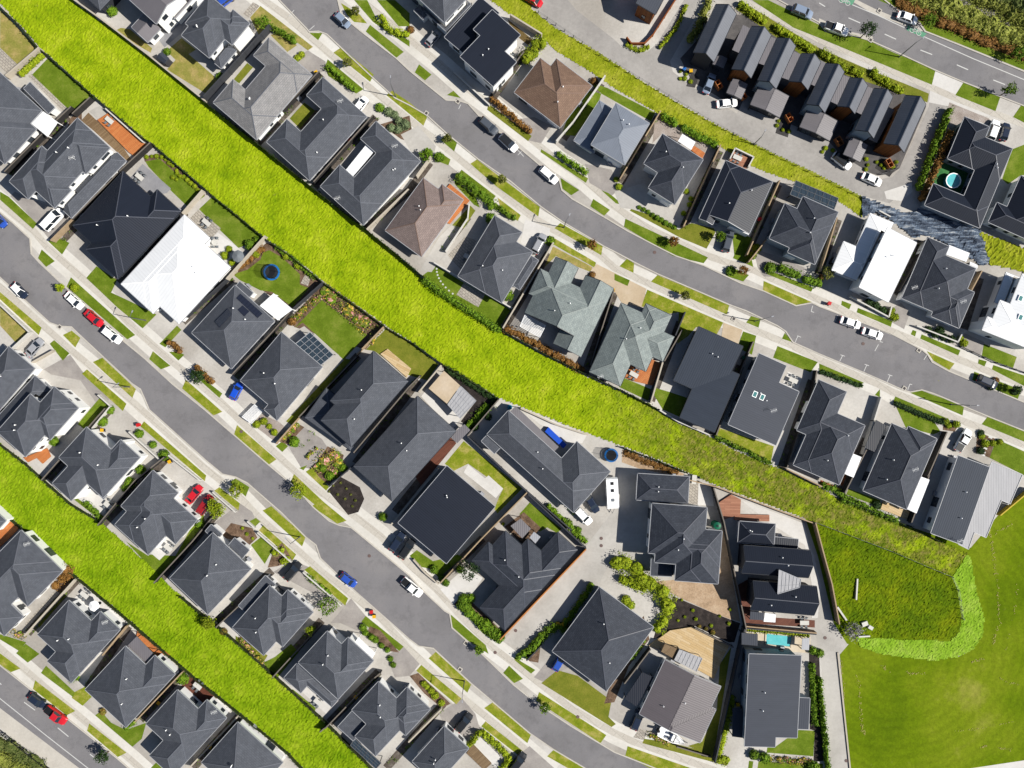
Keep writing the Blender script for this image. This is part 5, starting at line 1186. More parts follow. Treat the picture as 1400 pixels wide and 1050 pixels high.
G('lawn',"74,465 95,483 86,493 68,470")
G('lawn_mix',"140,489 186,532 181,544 127,495")
G('lawn_mix',"119,505 173,552 168,562 112,511")
G('lawn_dry',"0,419 40,451 24,471 0,445")
G('lawn',"368,342 384,351 400,365 410,375 410,389 423,394 400,420 372,399 356,397 328,383 318,375 338,369 356,355 360,345")
G('paver',"411,387 417,376 425,380 421,391")
G('bark',"438,392 454,393 526,445 500,478 402,447 400,432")
G('lawn',"440,410 502,458 470,492 461,484 414,441 403,448")
G('conc',"404,452 416,446 464,486 446,504 436,500")
G('lawn_olive',"528,449 566,471 600,498 584,520 556,512 512,480 500,478")
K('deck','pale timber deck behind a slate roofed house on the rear lawn','palewood',0.3,"530,477 562,504 556,516 520,484")
G('lawn',"596,363 632,385 690,418 698,424 684,446 640,425 576,378")
G('paver',"634,387 663,403 654,420 624,403")
G('paver',"636,323 652,329 630,369 612,349")
G('conc',"600,325 620,305 632,312 590,372 574,370")
G('lawn_olive',"643,281 650,288 634,312 618,308")
G('lawn_dry',"756,337 810,365 808,372 790,365 760,350 744,366")
G('lawn_mix',"750,321 815,359 813,366 756,333")
G('tan',"816,361 884,395 877,421 850,414 840,398 800,378")
G('conc2',"718,300 752,312 750,330 738,350 712,332")
G('lawn',"997,364 1024,376 1016,385 992,377")
G('lawn_mix',"1044,384 1110,413 1088,418 1043,398")
G('lawn',"1014,325 1022,330 1030,365 1002,353")
G('lawn',"1049,369 1112,393 1109,399 1049,375")
G('lawn_mix',"857,354 867,360 866,373 847,364")
G('lawn_mix',"899,376 997,417 994,430 890,385")
G('lawn',"840,374 861,383 858,391 840,383")
G('lawn_mix',"885,396 989,441 980,457 952,447 940,460 926,470 928,427 916,429 877,419")
G('lawn',"1027,432 1040,436 1037,448 1020,441")
G('lawn',"1016,453 1034,459 1028,485 1008,475")
G('lawn',"1073,455 1084,468 1069,463")
G('lawn',"1063,473 1118,495 1108,509 1057,489")
G('tan',"989,441 1015,451 1008,475 986,463")
K('deck','orange timber deck in the corner of the green grey roofed house','deck',0.3,"891,491 904,497 892,527 866,521 852,515 860,499 883,508")
for p in ["1151,411 1164,416 1161,423 1150,417","1173,421 1220,439 1218,447 1171,427","1248,451 1253,453 1251,460 1245,457","1260,457 1313,479 1310,486 1258,463","1338,491 1349,494 1346,501 1337,497","1358,499 1420,520 1420,538 1356,505","1120,497 1181,523 1176,527 1120,507","1345,470 1390,488 1385,503 1342,488"]: G('lawn',p)
G('lawn_mix',"1267,480 1305,497 1298,506 1276,493")
G('lawn',"1332,508 1396,533 1391,547 1329,521")
G('sheeting',"1178,268 1232,290 1248,290 1256,284 1340,314 1352,361 1340,363 1326,352 1298,336 1270,322 1248,325 1220,303 1196,290 1178,298",h=.55)
G('bank',"1339,317 1420,346 1420,374 1400,373 1378,366 1352,362",h=.25)
for a in ["1141,440 1145,431","1203,467 1208,457","1196,480 1201,471","1263,492 1268,484","1148,494 1152,486","1181,508 1185,499","1213,522 1217,513","1109,426 1111,418","1087,468 1091,459"]: M('white',a,0.8)
for a in ["1149,485 1155,487","1182,498 1188,500","1214,512 1220,514","1203,467 1207,468","1109,426 1113,427","1090,459 1095,461"]: M('white',a,0.8)
F('concwall',"366,325 314,383",1.7,'wide pale fence above the lawn with the trampoline')
F('slatefence',"444,388 399,428",1.8,'dark fence beside the flower garden')
F('mesh',"360,325 400,352 444,388 526,446",1.2,'low dark fence along the lime strip behind the gardens')
F('timber',"526,448 490,485",1.6,'timber edge fence at the end of the flower garden')
F('concwall',"756,334 688,449",1.7,'pale fence between dark slate and green grey roofs')
F('white',"594,360 633,383 700,422",1.0,'low white fence below the dark slate roof')
F('white',"610,345 640,300 642,281",1.2,'white fence beside the orange boardwalk')
F('mesh',"580,380 600,398 686,452 740,482 803,513 850,534 900,560",1.3,'dark fence below the green grey roofs along the lime strip')
F('slatefence',"934,428 921,459",1.8,'dark fence standing on the dry front lawn')
F('dark',"838,398 806,500",1.7,'dark fence between the two green grey roofs')
F('white',"-3,409 46,455 22,477",1.3,'white fence round the dry corner lawn')
F('timber',"1044,330 1020,360",1.7,'dark fence between the grey suv and slate roofed house')
F('timber',"1140,300 1118,372",1.5,'timber fence left of the bright white two level house')
F('white',"1160,406 1212,434 1216,420",0.9,'low white wall round the front garden of the white roofed house')
F('white',"1250,446 1306,468 1312,456",0.9,'low white wall in front of the dark slate roof with canopy')
F('rail',"1312,474 1360,496 1412,514",0.8,'low black and white rail along the footpath')
F('white',"1200,289 1215,297",0.6,'low white wall above the plastic slope')
F('timber',"1250,335 1262,330",1.2,'short timber fence under the plastic slope')
F('timber',"1336,372 1322,398",1.5,'timber fence between slate and tall white houses')
L('green',"580,382 600,398 640,424 684,452",1.9,1.4,'long curved clipped hedge above the lime strip')
L('brown',"690,449 740,474 796,507",1.8,0.9,'brown planting strip along the fence below green grey roof')
L('green',"1064,366 1091,378",2.2,1.5,'first clipped hedge block in front of the pale blue walled house')
L('green',"1097,382 1120,389",2.2,1.5,'second clipped hedge block nearer the corner bend')
L('brown',"232,468 249,480",1.6,1.2,'brown hedge beside the white roofed driveway')
L('brown',"268,501 292,522",1.5,1.2,'rust brown hedge beside the footpath')
L('flower',"404,436 438,404",1.6,0.6,'red and yellow flower border beside the square lawn')
L('flower',"444,398 470,418 506,452",3.4,0.6,'colourful rock and flower garden behind the square lawn')
L('flower',"506,470 520,448",1.8,0.9,'flowering border at the end of the square lawn')
L('brown',"318,373 340,356 362,338",1.6,0.6,'reddish planting beside the trampoline lawn')
L('green',"378,338 398,352 432,382",1.2,0.8,'shrubs along the lime strip behind the trampoline lawn')
S('lime',0.9,"314,341 308,350 318,359 351,348 392,351 408,364 104,394 1218,425 1222,434 1216,431 1312,463 1316,469 1028,350 1034,340",'bright yellow green garden shrubs beside patios and drives')
S('dark',1.0,"1268,451 1277,457 1289,461 1299,464 1283,453 1186,415 1196,419 1206,425",'dark rounded shrubs in the front beds behind low white walls')
S('green',1.2,"344,336 353,330 1052,367 998,371 694,404 1152,358 742,328",'leafy green shrubs in corners of gardens')
S('brown',0.8,"810,376 1122,380 1360,520 400,440",'brown leaved small shrubs by the path edges')
P(1012,372,2.8,1.0,'brown','reddish street tree on the small verge above the road bend')
P(934,405,2.6,0.9,'olive','thin street tree on the long lower verge of the curved street')
P(88,395,2.2,0.8,'lime','young street tree on the verge ahead of the white sedan')
P(276,515,3.2,1.5,'dark','dark shrub tree beside the solar panelled house')
P(1126,375,3.0,1.3,'olive','olive tree in the corner beside the white roofed house')
Z(1032,439,-15,6.3,'street lamp on the small square verge of the curved street')
Z(199,438,-60,6.3,'pale street lamp in the front lawn of the white roofed house')
TR(373,373,1.65,'round trampoline with blue pad and black net on the lawn')
U(325,350,1.25,'grey round parasol on the white patio')
# ---------------------------------------------------------------- lower middle band
H('slate roofed house with white side wall above the pale concrete driveway at the picture edge','slate','white',[(3.4,"12,474 48,504 -2,562 -38,532")])
H('slate two storey house with a low skirt roof and orange rear deck','slate','white',
 [(5.2,"75,529 107,558 69,601 61,595 35,624 -5,590 41,540 55,549"),(2.8,"48,515 72,534 10,600 -14,580")])
H('slate roofed white walled house with courtyard seats above the lower lime strip','slate','white',
 [(4.6,"118,585 153,614 165,601 192,626 141,679 120,662 97,683 71,662 93,637 80,625"),(2.6,"122,664 142,682 150,674 131,656",'f')])
H('slate roofed house with glazed pergola beside the blue pickup','slate','white',
 [(2.9,"386,456 441,501 379,575 361,560 368,552 326,520")])
K('pergola_roof','glazed pergola roof of dark glass panes beside the square lawn','glassdark',2.6,"424,454 456,485 438,500 404,470")
H('slate roofed two storey house with a pale timber deck at its corner','slate','dark',
 [(4.8,"512,482 556,519 482,614 440,574 457,553 450,546"),(2.7,"449,532 505,574 482,617 414,570",'l')])
H('long slate hip roofed house beside a black mulched front bed','slate','dark',[(2.8,"572,540 617,586 538,694 487,634")])
K('patio_canopy','tan sheet half of the square patio roof behind the lime strip','tan',2.6,"607,507 629,527 611,552 586,531")
K('patio_canopy','pale panelled half of the square patio roof','palepanel',2.6,"630,528 651,548 629,572 612,553")
K('carport_roof','small brown grey flat roof at the corner of a brown side deck','umber',2.4,"635,580 643,588 625,606 614,596")
h38=H('slate roofed house with a long brown lean-to and a blue tarp behind','slate','white',
 [(3.0,"695,562 768,626 789,604 835,645 784,700 665,594"),(2.6,"667,595 657,603 676,619 686,611",'f')])
K('lean_to_roof','long brown ribbed lean-to roof behind a slate roofed house','umber',2.7,"705,555 764,611 757,618 697,563")
K('tarp_cover','bright blue tarp cover behind the brown lean-to roof','bluetarp',0.9,"750,584 775,608 770,613 745,590",cat='cover')
H('blue black ribbed roof house beside the white kerbed rear lawn','bluechar','dark',
 [(3.0,"953,447 1014,474 981,547 921,520",'m2'),(3.0,"964,492 1009,512 976,591 929,571",'m3')])
H('charcoal ribbed roof house with two small skylights and an aerial','char','white',
 [(3.6,"1037,483 1074,500 1066,523 1093,536 1062,609 994,580",'m1')])
H('small slate hip roofed house standing square behind the retaining wall','darkslate','white',[(3.6,"872,647 942,652 941,688 870,683")])
H('slate hip roofed house with three front gables and a white side canopy','darkslate','white',
 [(3.0,"1120,519 1157,536 1145,565 1182,582 1148,663 1085,636 1102,594 1089,588")])
K('patio_canopy','white side canopy of the slate house with an orange deck edge','whitemetal',2.6,"1166,620 1178,625 1167,653 1155,648")
K('carport_roof','black carport roof between two slate hip roofed houses','black',2.5,"1198,574 1212,582 1196,618 1182,612")
H('slate hip roofed house with a long narrow white canopy','darkslate','white',[(3.0,"1220,579 1240,588 1242,583 1281,600 1240,696 1179,671")])
K('patio_canopy','long narrow white canopy beside a slate hip roof','whitemetal',2.6,"1258,651 1271,656 1253,702 1240,696")
C('hatchback',323,535,-62,'brightblue','bright blue pickup parked in shade below the slate roof')
C('sedan',265,676,-50,'red','bright red sedan on the driveway next to a dark red suv')
C('suv',280,690,-55,'darkred','dark red suv on the driveway next to a bright red sedan')
C('pickup',1317,602,-60,'white','white pickup with grey tray on the driveway beside stepping stones')
C('sedan',809,688,58,'navy','navy sedan beside the white caravan')
C('caravan',836,673,87,'white','long white caravan parked beside the slate roofed house')
for p in ["138,542 152,554 120,590 106,580","322,654 341,666 336,679 314,659","1225,556 1278,578 1286,590 1276,594 1238,584","1224,542 1293,571 1288,576 1221,549","1260,534 1318,555 1316,568 1244,537","1350,570 1420,598 1420,612 1342,580","1362,600 1420,626 1420,660 1353,626","1203,532 1196,540 1203,543","262,505 304,538 300,544 261,509","846,529 854,517 890,532 886,548","895,530 916,536 940,544 929,570 906,560 894,540","409,640 420,636 415,643","386,618 377,610 386,603 394,610"]: G('lawn',p)
for p in ["254,519 304,563 292,568 249,531","197,576 282,650 280,658 192,583","324,581 378,628 368,635 320,594","402,648 470,712 462,716 396,662","300,666 328,688 326,698 293,671","980,584 1058,610 1054,632 978,594","418,645 428,638 450,666 446,671","1282,520 1284,520 1284,521"]: G('lawn_mix',p)
G('lawn_olive',"391,576 472,490 480,492 399,581")
G('lawn_mix',"634,603 714,668 680,702 676,696 682,680 688,668 640,634 620,644 608,634")
G('conc2',"640,635 663,654 668,650 688,668 678,681 634,646")
G('conc2',"584,531 630,572 618,588 576,542")
G('blackbark',"606,500 682,546 644,588 630,576 651,548 607,507")
G('oldred',"614,596 624,606 576,664 568,652")
G('conc2',"712,558 803,594 796,606 776,604 746,584 738,580")
G('gravel',"345,580 358,566 380,576 393,586 376,604")
G('bark',"428,640 448,610 470,622 466,640 450,664 436,652")
G('bark',"380,603 404,577 416,584 394,608")
G('blackbark',"448,670 466,652 492,666 498,682 490,700 476,704")
G('conc',"184,585 190,584 232,622 222,628")
G('conc2',"1070,525 1078,508 1096,517 1090,535")
G('paver',"941,656 955,658 954,690 940,688")
G('conc2',"955,658 972,662 976,692 954,690")
G('dirt',"851,614 936,648 930,653 872,640 850,632")
G('bark',"1336,590 1361,600 1353,626 1334,618")
G('bark',"1290,574 1312,580 1305,590 1289,588")
G('deckground',"1122,656 1150,668 1146,674 1120,663")
G('deckground',"1164,610 1170,614 1152,664 1146,662")
K('deck','orange rear deck of a two storey slate house above the lower lime strip','deck',0.3,"32,626 64,613 69,624 58,634 50,626 38,632")
K('slatted_screen','white slatted frame lying beside the footpath near the blue pickup','whitemetal',1.0,"331,570 348,553 359,562 344,579",slats=1,cat='screen')
M('white',"1241,533 1244,525",0.8);M('white',"1244,525 1247,526",0.8)
for x,y in [(1354,598),(1351,603),(1349,608),(1347,613),(1345,618),(1344,622)]: M('white',f"{x-2.5},{y-1} {x+2.5},{y+1}",2.2,name='stepping_stone')
for i in range(9): a=i/8; M('white',f"{597+22*a*a-1},{367+34*a} {597+22*a*a+1},{368+34*a}",2,name='stepping_stone')
F('dark',"490,488 412,570",1.8,'dark side fence beside the long narrow lawn')
F('timber',"412,570 380,606",1.2,'pale timber fence beside the gravel garden with yellow shrubs')
F('mesh',"528,448 566,470 605,498 682,545",1.2,'low dark fence along the lime strip behind the deck lawn')
F('concwall',"604,500 574,536",1.5,'pale concrete wall beside the tan patio roof')
F('dark',"682,546 640,595",1.8,'dark fence beside the mulched yard with two half patio roof')
F('concwall',"712,558 760,580 803,594",0.8,'curved white wall along the lime strip behind the blue tarp')
F('slatefence',"640,596 720,670 780,722",1.8,'long dark fence between patchy back lawn and slate roofed house')
F('concwall',"600,640 566,680 536,716",1.6,'pale fence beside a brown side deck')
F('slatefence',"487,634 452,664",1.4,'low fence beside the black mulched bed')
F('white',"900,560 926,576 968,594",0.8,'low white wall along the lime strip below a ribbed roof')
F('mesh',"852,612 900,630 938,646",1.4,'dark retaining wall behind the square slate roof')
F('timber',"940,655 976,664 1000,673 1066,698 1110,714",1.5,'timber fence along the lime strip behind the pool house')
F('concwall',"904,496 888,550",1.5,'fence beside the orange corner deck')
F('dark',"1112,507 1108,530 1072,638",1.7,'dark fence right of the charcoal ribbed roof')
F('white',"1200,543 1176,620",1.5,'white wall between the two slate hip roofed houses')
F('dark',"1288,590 1262,650",1.7,'dark fence right of the hip roof with long canopy')
F('timber',"1072,640 1120,664",1.3,'timber edge below the slate house with three front gables')
F('white',"180,590 222,628",1.1,'white wall beside the planted front bed')
F('white',"138,540 155,555 118,600",1.1,'white edged wall round a small front lawn')
F('white',"233,622 276,656",0.9,'white railing in front of the parked red cars')
F('concwall',"46,497 76,480",1.0,'pale wall beside the silver sedan driveway')
L('green',"978,598 1010,612 1054,634",1.2,0.8,'low hedge along the lime strip below the aerial roof')
L('dark',"1121,508 1178,528",1.2,0.7,'dark low edging hedge along the narrow lawn')
L('dark',"1222,551 1262,568 1288,578",1.4,0.9,'dark clipped hedge splitting the front lawn')
L('flower',"434,645 450,618 462,628 456,650",3.2,0.6,'red and pink flowering garden beside the concrete drive')
L('flower',"386,600 408,580",1.6,0.6,'flowering strip beside the pale driveway')
L('flower',"420,626 434,612",1.0,0.6,'thin flower strip inside the wide driveway')
L('dark',"612,504 640,522 676,546",1.6,0.8,'dark shrubs along the mulched yard')
L('green',"654,566 668,556 640,584",1.8,1.0,'shrubs in the shaded mulched yard')
L('green',"1124,662 1145,672 1180,694",1.6,1.0,'shrubs along the lime strip below the orange deck edge')
L('brown',"854,618 880,630 926,646",1.6,0.5,'dry planting behind the retaining wall')
S('lime',0.8,"362,576 352,580 369,583 376,591 1292,576 1296,582 1306,580 1341,596 1345,606 1356,606 1366,604",'yellow shrubs in gravel front gardens of the middle rows')
S('green',1.1,"153,560 142,576 192,593 211,608 226,622 76,603 180,660 172,667 194,642 470,640 442,640 452,650 404,604",'leafy green shrubs beside white walled slate houses')
S('dark',0.9,"1339,616 1340,592 1353,529 1386,536 668,570 650,584 1154,680 1198,690",'dark shrubs beside the drives of the middle rows')
S('olive',0.32,"456,664 466,660 474,668 480,676 486,684 472,682 462,676 482,692 450,672",'small sparse plants in the black mulched bed')
P(328,669,3.2,1.5,'lime','bright lime street tree on the kidney shaped verge')
P(413,669,3.4,1.6,'lime','bright lime street tree beside the long lower verge')
P(302,696,3.0,1.6,'lime','lime tree beside the dark red suv')
P(1383,533,2.6,0.9,'dark','small dark street tree near the navy suv')
Z(1300,553,0,6.3,'street lamp on the curved verge by the parking marks')
Z(177,529,-30,6.3,'street lamp on the verge where the lower road bends')
TR(835,622,1.4,'dark round trampoline with blue legs by the caravan')
B(141,588,'yellow','yellow lidded bin beside a white wall and driveway')
B(233,631,'yellow','yellow lidded bin behind the white railing')
B(190,581,'red','red bin at the footpath corner')
SK(1032,539);SK(1042,543);SK(1395,408);SK(1395,434)
# ---------------------------------------------------------------- lower band
H('slate roofed house beside the two red cars with a tan corner terrace','slate','white',
 [(3.6,"210,643 243,674 236,683 270,709 240,745 228,732 202,758 157,718 173,699 165,691")])
H('slate roofed house with small porch roof behind the curved front lawn','slate','white',
 [(3.4,"292,730 345,779 285,836 228,792"),(2.6,"321,735 341,752 330,765 310,749",'f'),(2.6,"289,717 304,730 296,739 281,726",'f')])
H('slate roofed house beside the brick red gate and black car','slate','white',
 [(3.6,"369,801 385,815 394,807 428,837 387,884 377,877 361,896 317,858"),(2.6,"363,787 377,799 340,840 326,828",'f')])
H('slate roofed house with a small planted corner courtyard','slate','white',
 [(3.4,"33,731 84,777 41,831 24,816 15,827 32,843 6,869 -60,805")])
H('blue slate roofed house corner beside the orange deck at the left picture edge','slate','white',[(3.4,"-20,686 8,712 -10,732 -38,706")])
K('deck','bright orange deck at the picture edge above a slate roof','deck',0.4,"-6,727 14,711 26,722 4,744 -6,752")
H('slate roofed house with three hips beside a white patio and parasol','slate','white',
 [(3.2,"94,822 125,848 138,836 164,861 97,934 66,905 75,890 51,867")])
H('large black ribbed roof house by the white kerbed patio','black','paleblue',[(3.4,"610,640 679,690 609,772 545,712",'m1',2)])
H('slate roofed house with many hips beside the long shared driveway','darkslate','dark',
 [(2.8,"690,726 714,745 721,737 740,752 763,728 790,752 689,862 657,830 683,801 646,766 668,741 674,746")])
K('pavilion_roof','dark brown garden pavilion roof beside a small square lawn','umber',2.4,"698,719 712,709 726,723 714,736")
K('shed_roof','small grey shed roof beside a dark pavilion','palegrey',2.1,"724,735 730,727 739,734 732,743")
H('large slate roofed house with stepped hips beside the bare dirt yard','darkslate','white',
 [(5.2,"892,688 967,694 964,724 987,726 982,798 923,794 924,771 895,769 896,757 886,756"),(2.5,"890,764 924,766 922,788 890,787",'f')])
H('small black pyramid roofed house with a shining east slope','black','white',[(2.8,"1011,712 1060,717 1058,745 1009,742",'',28),(2.5,"1058,734 1091,737 1090,750 1056,747",'f')])
H('long black gabled house between pyramid roof and terrace','black','dark',[(4.4,"1017,746 1108,752 1105,790 1014,783",'g13',32)])
H('long black gabled house beside the brown terrace','black','dark',[(4.4,"1030,794 1116,802 1113,841 1026,834",'g13',32)])
K('link_roof','white trapezoid link roof between the two long black gables','palepanel',5.6,"1065,779 1095,792 1093,803 1063,812",cat='roof')
K('terrace_roof','small dark flat roof beside the brown terrace','char',2.5,"1026,836 1045,838 1044,848 1025,847")
K('patio_canopy','small white canopy on the brown terrace','whitemetal',2.5,"1046,838 1061,840 1060,851 1044,850")
K('deck','red timber deck in the corner of the long walled yard','redwood',0.4,"983,687 1000,676 1013,683 1012,703 988,711")
K('deck','long narrow red timber deck behind the pyramid roof','redwood',0.3,"1005,703 1052,704 1052,713 1004,711")
H('charcoal low gable house with a pale ribbed side canopy','bluechar','white',[(3.6,"1306,620 1355,641 1311,744 1276,729",'m0',1.5)])
K('canopy_roof','pale ribbed stepped canopy beside the open field','palepanel',2.8,"1356,631 1398,649 1381,689 1369,684 1348,735 1332,728 1324,751 1310,744")
K('deck','pale timber deck behind the slate house with long canopy','palewood',0.3,"1208,685 1244,699 1240,710 1204,696")
C('suv',400,781,-48,'black','black suv on the driveway beside the curved lawn')
C('hatchback',476,793,38,'blue','bright blue hatchback at the kerb opposite the wide bend')
C('pickup',563,803,40,'white','white pickup with covered tray parked below the black roofed house')
C('suv',543,741,-55,'navy','dark suv in deep shade beside the black ribbed roof')
C('suv',556,751,-55,'black','second dark car in deep shade beside the black ribbed roof')
C('suv',797,705,46,'white','white suv tucked under the eave of a slate roof')
for p in ["371,692 418,734 413,747 359,698","360,718 405,758 400,766 354,725","424,774 476,818 472,828 416,779","440,684 474,712 461,716 426,692"]: G('lawn_mix',p)
for p in ["350,708 356,713 349,720 340,713","357,734 374,749 362,771 343,745","500,842 552,884 546,890 494,850","100,682 110,682 142,706 138,712","172,740 206,762 198,768","724,687 768,723 762,729 748,721 738,727 710,703","615,839 664,882 668,894 640,876 616,855","582,770 600,790 632,762 626,758","1160,668 1204,684 1200,692 1157,676","560,760 575,775 600,780 596,770 570,752"]: G('lawn',p)
G('lawn',"204,758 240,760 262,720 278,700 280,715 218,792 198,768")
G('conc2',"206,756 229,730 240,744 218,766")
G('conc2',"104,680 120,665 158,690 140,704")
G('conc2',"118,800 172,847 165,860 138,835 124,846 98,822")
G('conc2',"-6,692 8,702 26,718 90,775 84,779 33,732 -6,705")
G('paver',"34,853 78,804 83,808 38,858")
G('lawn_olive',"48,850 84,812 90,815 54,858")
G('bark',"84,778 92,776 108,790 84,812 74,806")
G('bark',"300,735 316,715 345,722 352,735 338,748 320,738")
G('bark',"374,752 386,742 400,766 380,774 366,776")
G('bark',"506,856 520,862 546,892 530,890 500,868")
G('conc2',"602,806 636,776 660,790 646,812 623,830")
G('bark',"620,826 634,812 690,866 684,876")
G('bark',"690,720 716,700 740,722 720,744 712,742")
G('dirt',"894,795 930,792 982,798 986,725 990,725 1012,850 1000,847 975,838 925,815 900,800")
G('blackbark',"920,815 975,838 1012,852 1004,878 996,878 950,856 893,874 900,850 915,830")
G('conc2',"1012,683 1100,716 1106,745 1113,760 1122,800 1118,845 1110,845 1110,800 1100,745 1052,715")
G('oldred',"1008,800 1026,790 1026,842 1114,848 1114,858 1018,852")
G('conc',"1150,675 1242,710 1240,717 1148,681")
G('conc',"845,640 872,652 890,700 886,785 862,772 843,752")
F('concwall',"108,790 40,866",1.5,'pale fence beside the stepping path and parasol patio')
F('mesh',"0,697 26,717 90,775 108,790 174,845 214,880 272,930",1.0,'low dark fence along the lower side of the lower lime strip')
F('mesh',"0,606 34,632 97,688 138,713",0.9,'low fence along the upper side of the lower lime strip')
F('dark',"216,794 268,738",1.7,'dark side fence between two slate houses above the lower lime strip')
F('dark',"300,854 372,786",1.7,'dark fence beside the slate house with a brick red gate')
F('white',"340,712 350,721",0.8,'short white wall beside a small triangle of lawn')
F('white',"354,727 400,767",0.9,'white picket wall along the curved front lawn footpath')
F('white',"416,781 468,826",0.9,'white wall with low hedge beside the black suv driveway')
F('white',"293,672 324,699",0.9,'white wall beside the dark red suv')
F('timber',"720,672 658,735 603,794",1.8,'pale capped timber fence beside the patchy long lawn')
F('slatefence',"722,674 800,747",1.8,'dark fence behind the small square lawn')
F('orange',"800,749 684,871",1.5,'orange timber fence along the long shared driveway')
F('dark',"972,665 986,711 1016,855 1010,882",2.0,'tall black fence beside the bare dirt yard')
F('timber',"1110,713 1120,751 1132,795 1142,849",1.9,'orange timber fence beside the rough paddock')
F('wire',"1112,713 1160,731 1220,754 1300,788 1308,806 1314,845",1.1,'dark wire fence between paddock and lime strip')
F('mesh',"1148,681 1200,702 1240,718 1284,740",1.0,'dark low fence along the lime strip under the hip roof with canopy')
F('yellowtimber',"1404,668 1362,703",1.3,'yellow timber fence beside the open field')
F('timber',"1016,853 1112,862",1.5,'fence between the brown terrace and the pool')
F('concwall',"566,764 582,782 600,797",0.8,'low planter wall in front of the large black roof')
L('lime',"840,762 862,776 884,794 900,806 916,824",4.0,2.2,'dense yellow green shrub border beside the dark mulch bed')
L('lime',"916,824 908,840 898,862",2.6,1.8,'yellow green shrubs along the edge of the dark mulch bed')
L('lime',"846,790 866,796 880,806",2.2,1.6,'inner row of yellow shrubs beside the slate roof')
L('green',"420,786 440,802 452,812",1.2,0.8,'low green hedge behind the white wall and black suv')
L('green',"786,700 778,690 806,712",1.4,0.9,'planting strip along the dark fence by the white suv')
L('green',"748,690 772,712 800,740",1.4,1.0,'planting strip outside the dark fence of the square lawn')
L('brown',"76,800 88,790 100,782 88,775",2.4,1.3,'dark red garden planting at the corner of a slate roof')
L('green',"118,686 128,696 142,712",1.4,0.8,'green edge planting above the lower lime strip')
L('lime',"374,756 388,752",1.6,0.9,'yellow shrubs beside the curved front lawn')
L('lime',"386,770 396,762",1.6,1.2,'bushy yellow green shrubs beside the white picket wall')
L('green',"1148,683 1172,688 1196,700 1226,712",1.6,1.0,'dark green bushes below the hip roof with long canopy')
S('green',1.3,"634,818 644,817 637,828 642,836 649,842 655,848 663,853 670,859 676,865 682,869 632,826",'row of rounded green shrubs between footpath and many hipped roof')
S('green',1.0,"275,716 524,706 594,778 610,796 604,790 629,778 790,724 776,715",'green shrubs in corners of the lower middle gardens')
S('lime',0.38,"332,722 338,730 346,736 927,848 951,846 972,855 947,834 904,855 936,843 996,852 932,820 984,842 998,833 712,714 688,716 140,708",'tufts of yellow green plants in mulched beds')
S('flower',0.5,"956,856 965,859 974,864 306,846 70,792",'small red leaved shrubs in the dark mulch bed')
S('lime',1.1,"856,820 861,826 284,850",'rounded yellow green shrubs by the paved courtyard')
P(299,690,3.2,1.5,'lime','lime green garden tree beside the dark red suv driveway')
P(454,824,3.6,1.9,'green','leafy garden tree at the white wall end beside a driveway')
P(290,848,2.6,1.4,'lime','bright bushy tree behind a slate roof above the lower lime strip')
P(642,774,4.5,2.0,'dark','dark round tree at the corner of the many hipped roof')
P(1162,860,2.2,1.9,'grey','grey leafless bush at the end of the gravel turning place')
Z(410,734,-130,6.3,'street lamp on the long verge before the lower bend')
B(508,836,'red','red lidded bin at the kerb beside a yellow lidded one')
B(512,842,'yellow','yellow lidded bin at the kerb beside a red lidded one')
U(128,829,1.1,'white round parasol on a white patio')
TK(981,719,.75,2.2,'green','dark green round water tank beside the large stepped slate roof')
TK(697,557,.5,1.2,'cyan','cyan water barrel behind the brown lean-to')
# ---------------------------------------------------------------- bottom band
H('slate roofed house with a brown grey patio roof and orange deck above the bottom street','slate','white',
 [(3.2,"170,883 199,908 212,897 239,921 171,997 119,942")])
K('patio_roof','brown grey patio roof beside an orange deck above the bottom street','umber',2.6,"187,870 210,894 200,907 174,883")
K('deck','orange strip deck along the lower lime strip','deck',0.3,"188,862 232,896 212,898 186,872")
H('slate roofed house by a dark red deck above the bottom street','slate','white',
 [(3.2,"242,944 271,968 284,957 309,982 236,1062 205,1034 222,1012 200,989")])
H('slate roofed house cut by the bottom edge below the lower lime strip','slate','white',[(3.2,"326,988 386,1042 338,1098 274,1042")])
H('slate house with white rear terrace above a lower skirt roof','slate','white',
 [(4.7,"447,863 467,880 476,872 511,903 462,956 408,906"),(2.7,"405,907 463,957 453,966 420,937 411,948 389,927")])
K('patio_canopy','white panelled entry canopy beside stepping stones','whitemetal',2.6,"490,871 513,893 508,902 484,880")
H('slate roofed house with a dark glass canopy near the bottom edge','slate','white',
 [(3.6,"517,932 542,954 558,939 587,970 555,1006 547,999 513,1033 486,1008 500,989 481,971"),(2.6,"481,973 502,991 483,1013 462,993",'f')])
K('pergola_roof','dark glass lean-to canopy at the end of the lower lime strip','glassdark',2.5,"485,1010 521,1043 514,1051 479,1019")
H('slate roofed house cut by the bottom edge beside a timber deck','slate','white',[(3.6,"608,993 640,1023 598,1072 563,1041")])
K('deck','grey brown slatted deck beside a hedge at the bottom edge','oldwood',0.3,"646,1017 672,1044 662,1053 638,1030")
H('large slate hip roofed house behind a broad curved front lawn','darkslate','paleblue',[(3.2,"817,800 893,858 827,948 760,890")])
H('purple brown metal roofed house with a boat parked in front','umber2','white',
 [(3.0,"909,901 984,939 974,966 978,971 957,1016 875,976",'g04',10)])
K('deck','broad pale timber deck behind the purple brown roof','palewood',0.4,"887,883 916,862 948,857 998,882 988,900 976,928 906,890")
K('patio_canopy','pale blue glazed canopy over the broad timber deck','palepanel',2.6,"929,888 960,900 952,918 922,902")
K('patio_roof','small wooden roof on the broad timber deck','oldwood',2.3,"909,880 929,888 922,901 904,891")
K('carport_roof','dark navy carport roof beside the purple brown roof','black',2.4,"878,919 894,926 870,966 854,955")
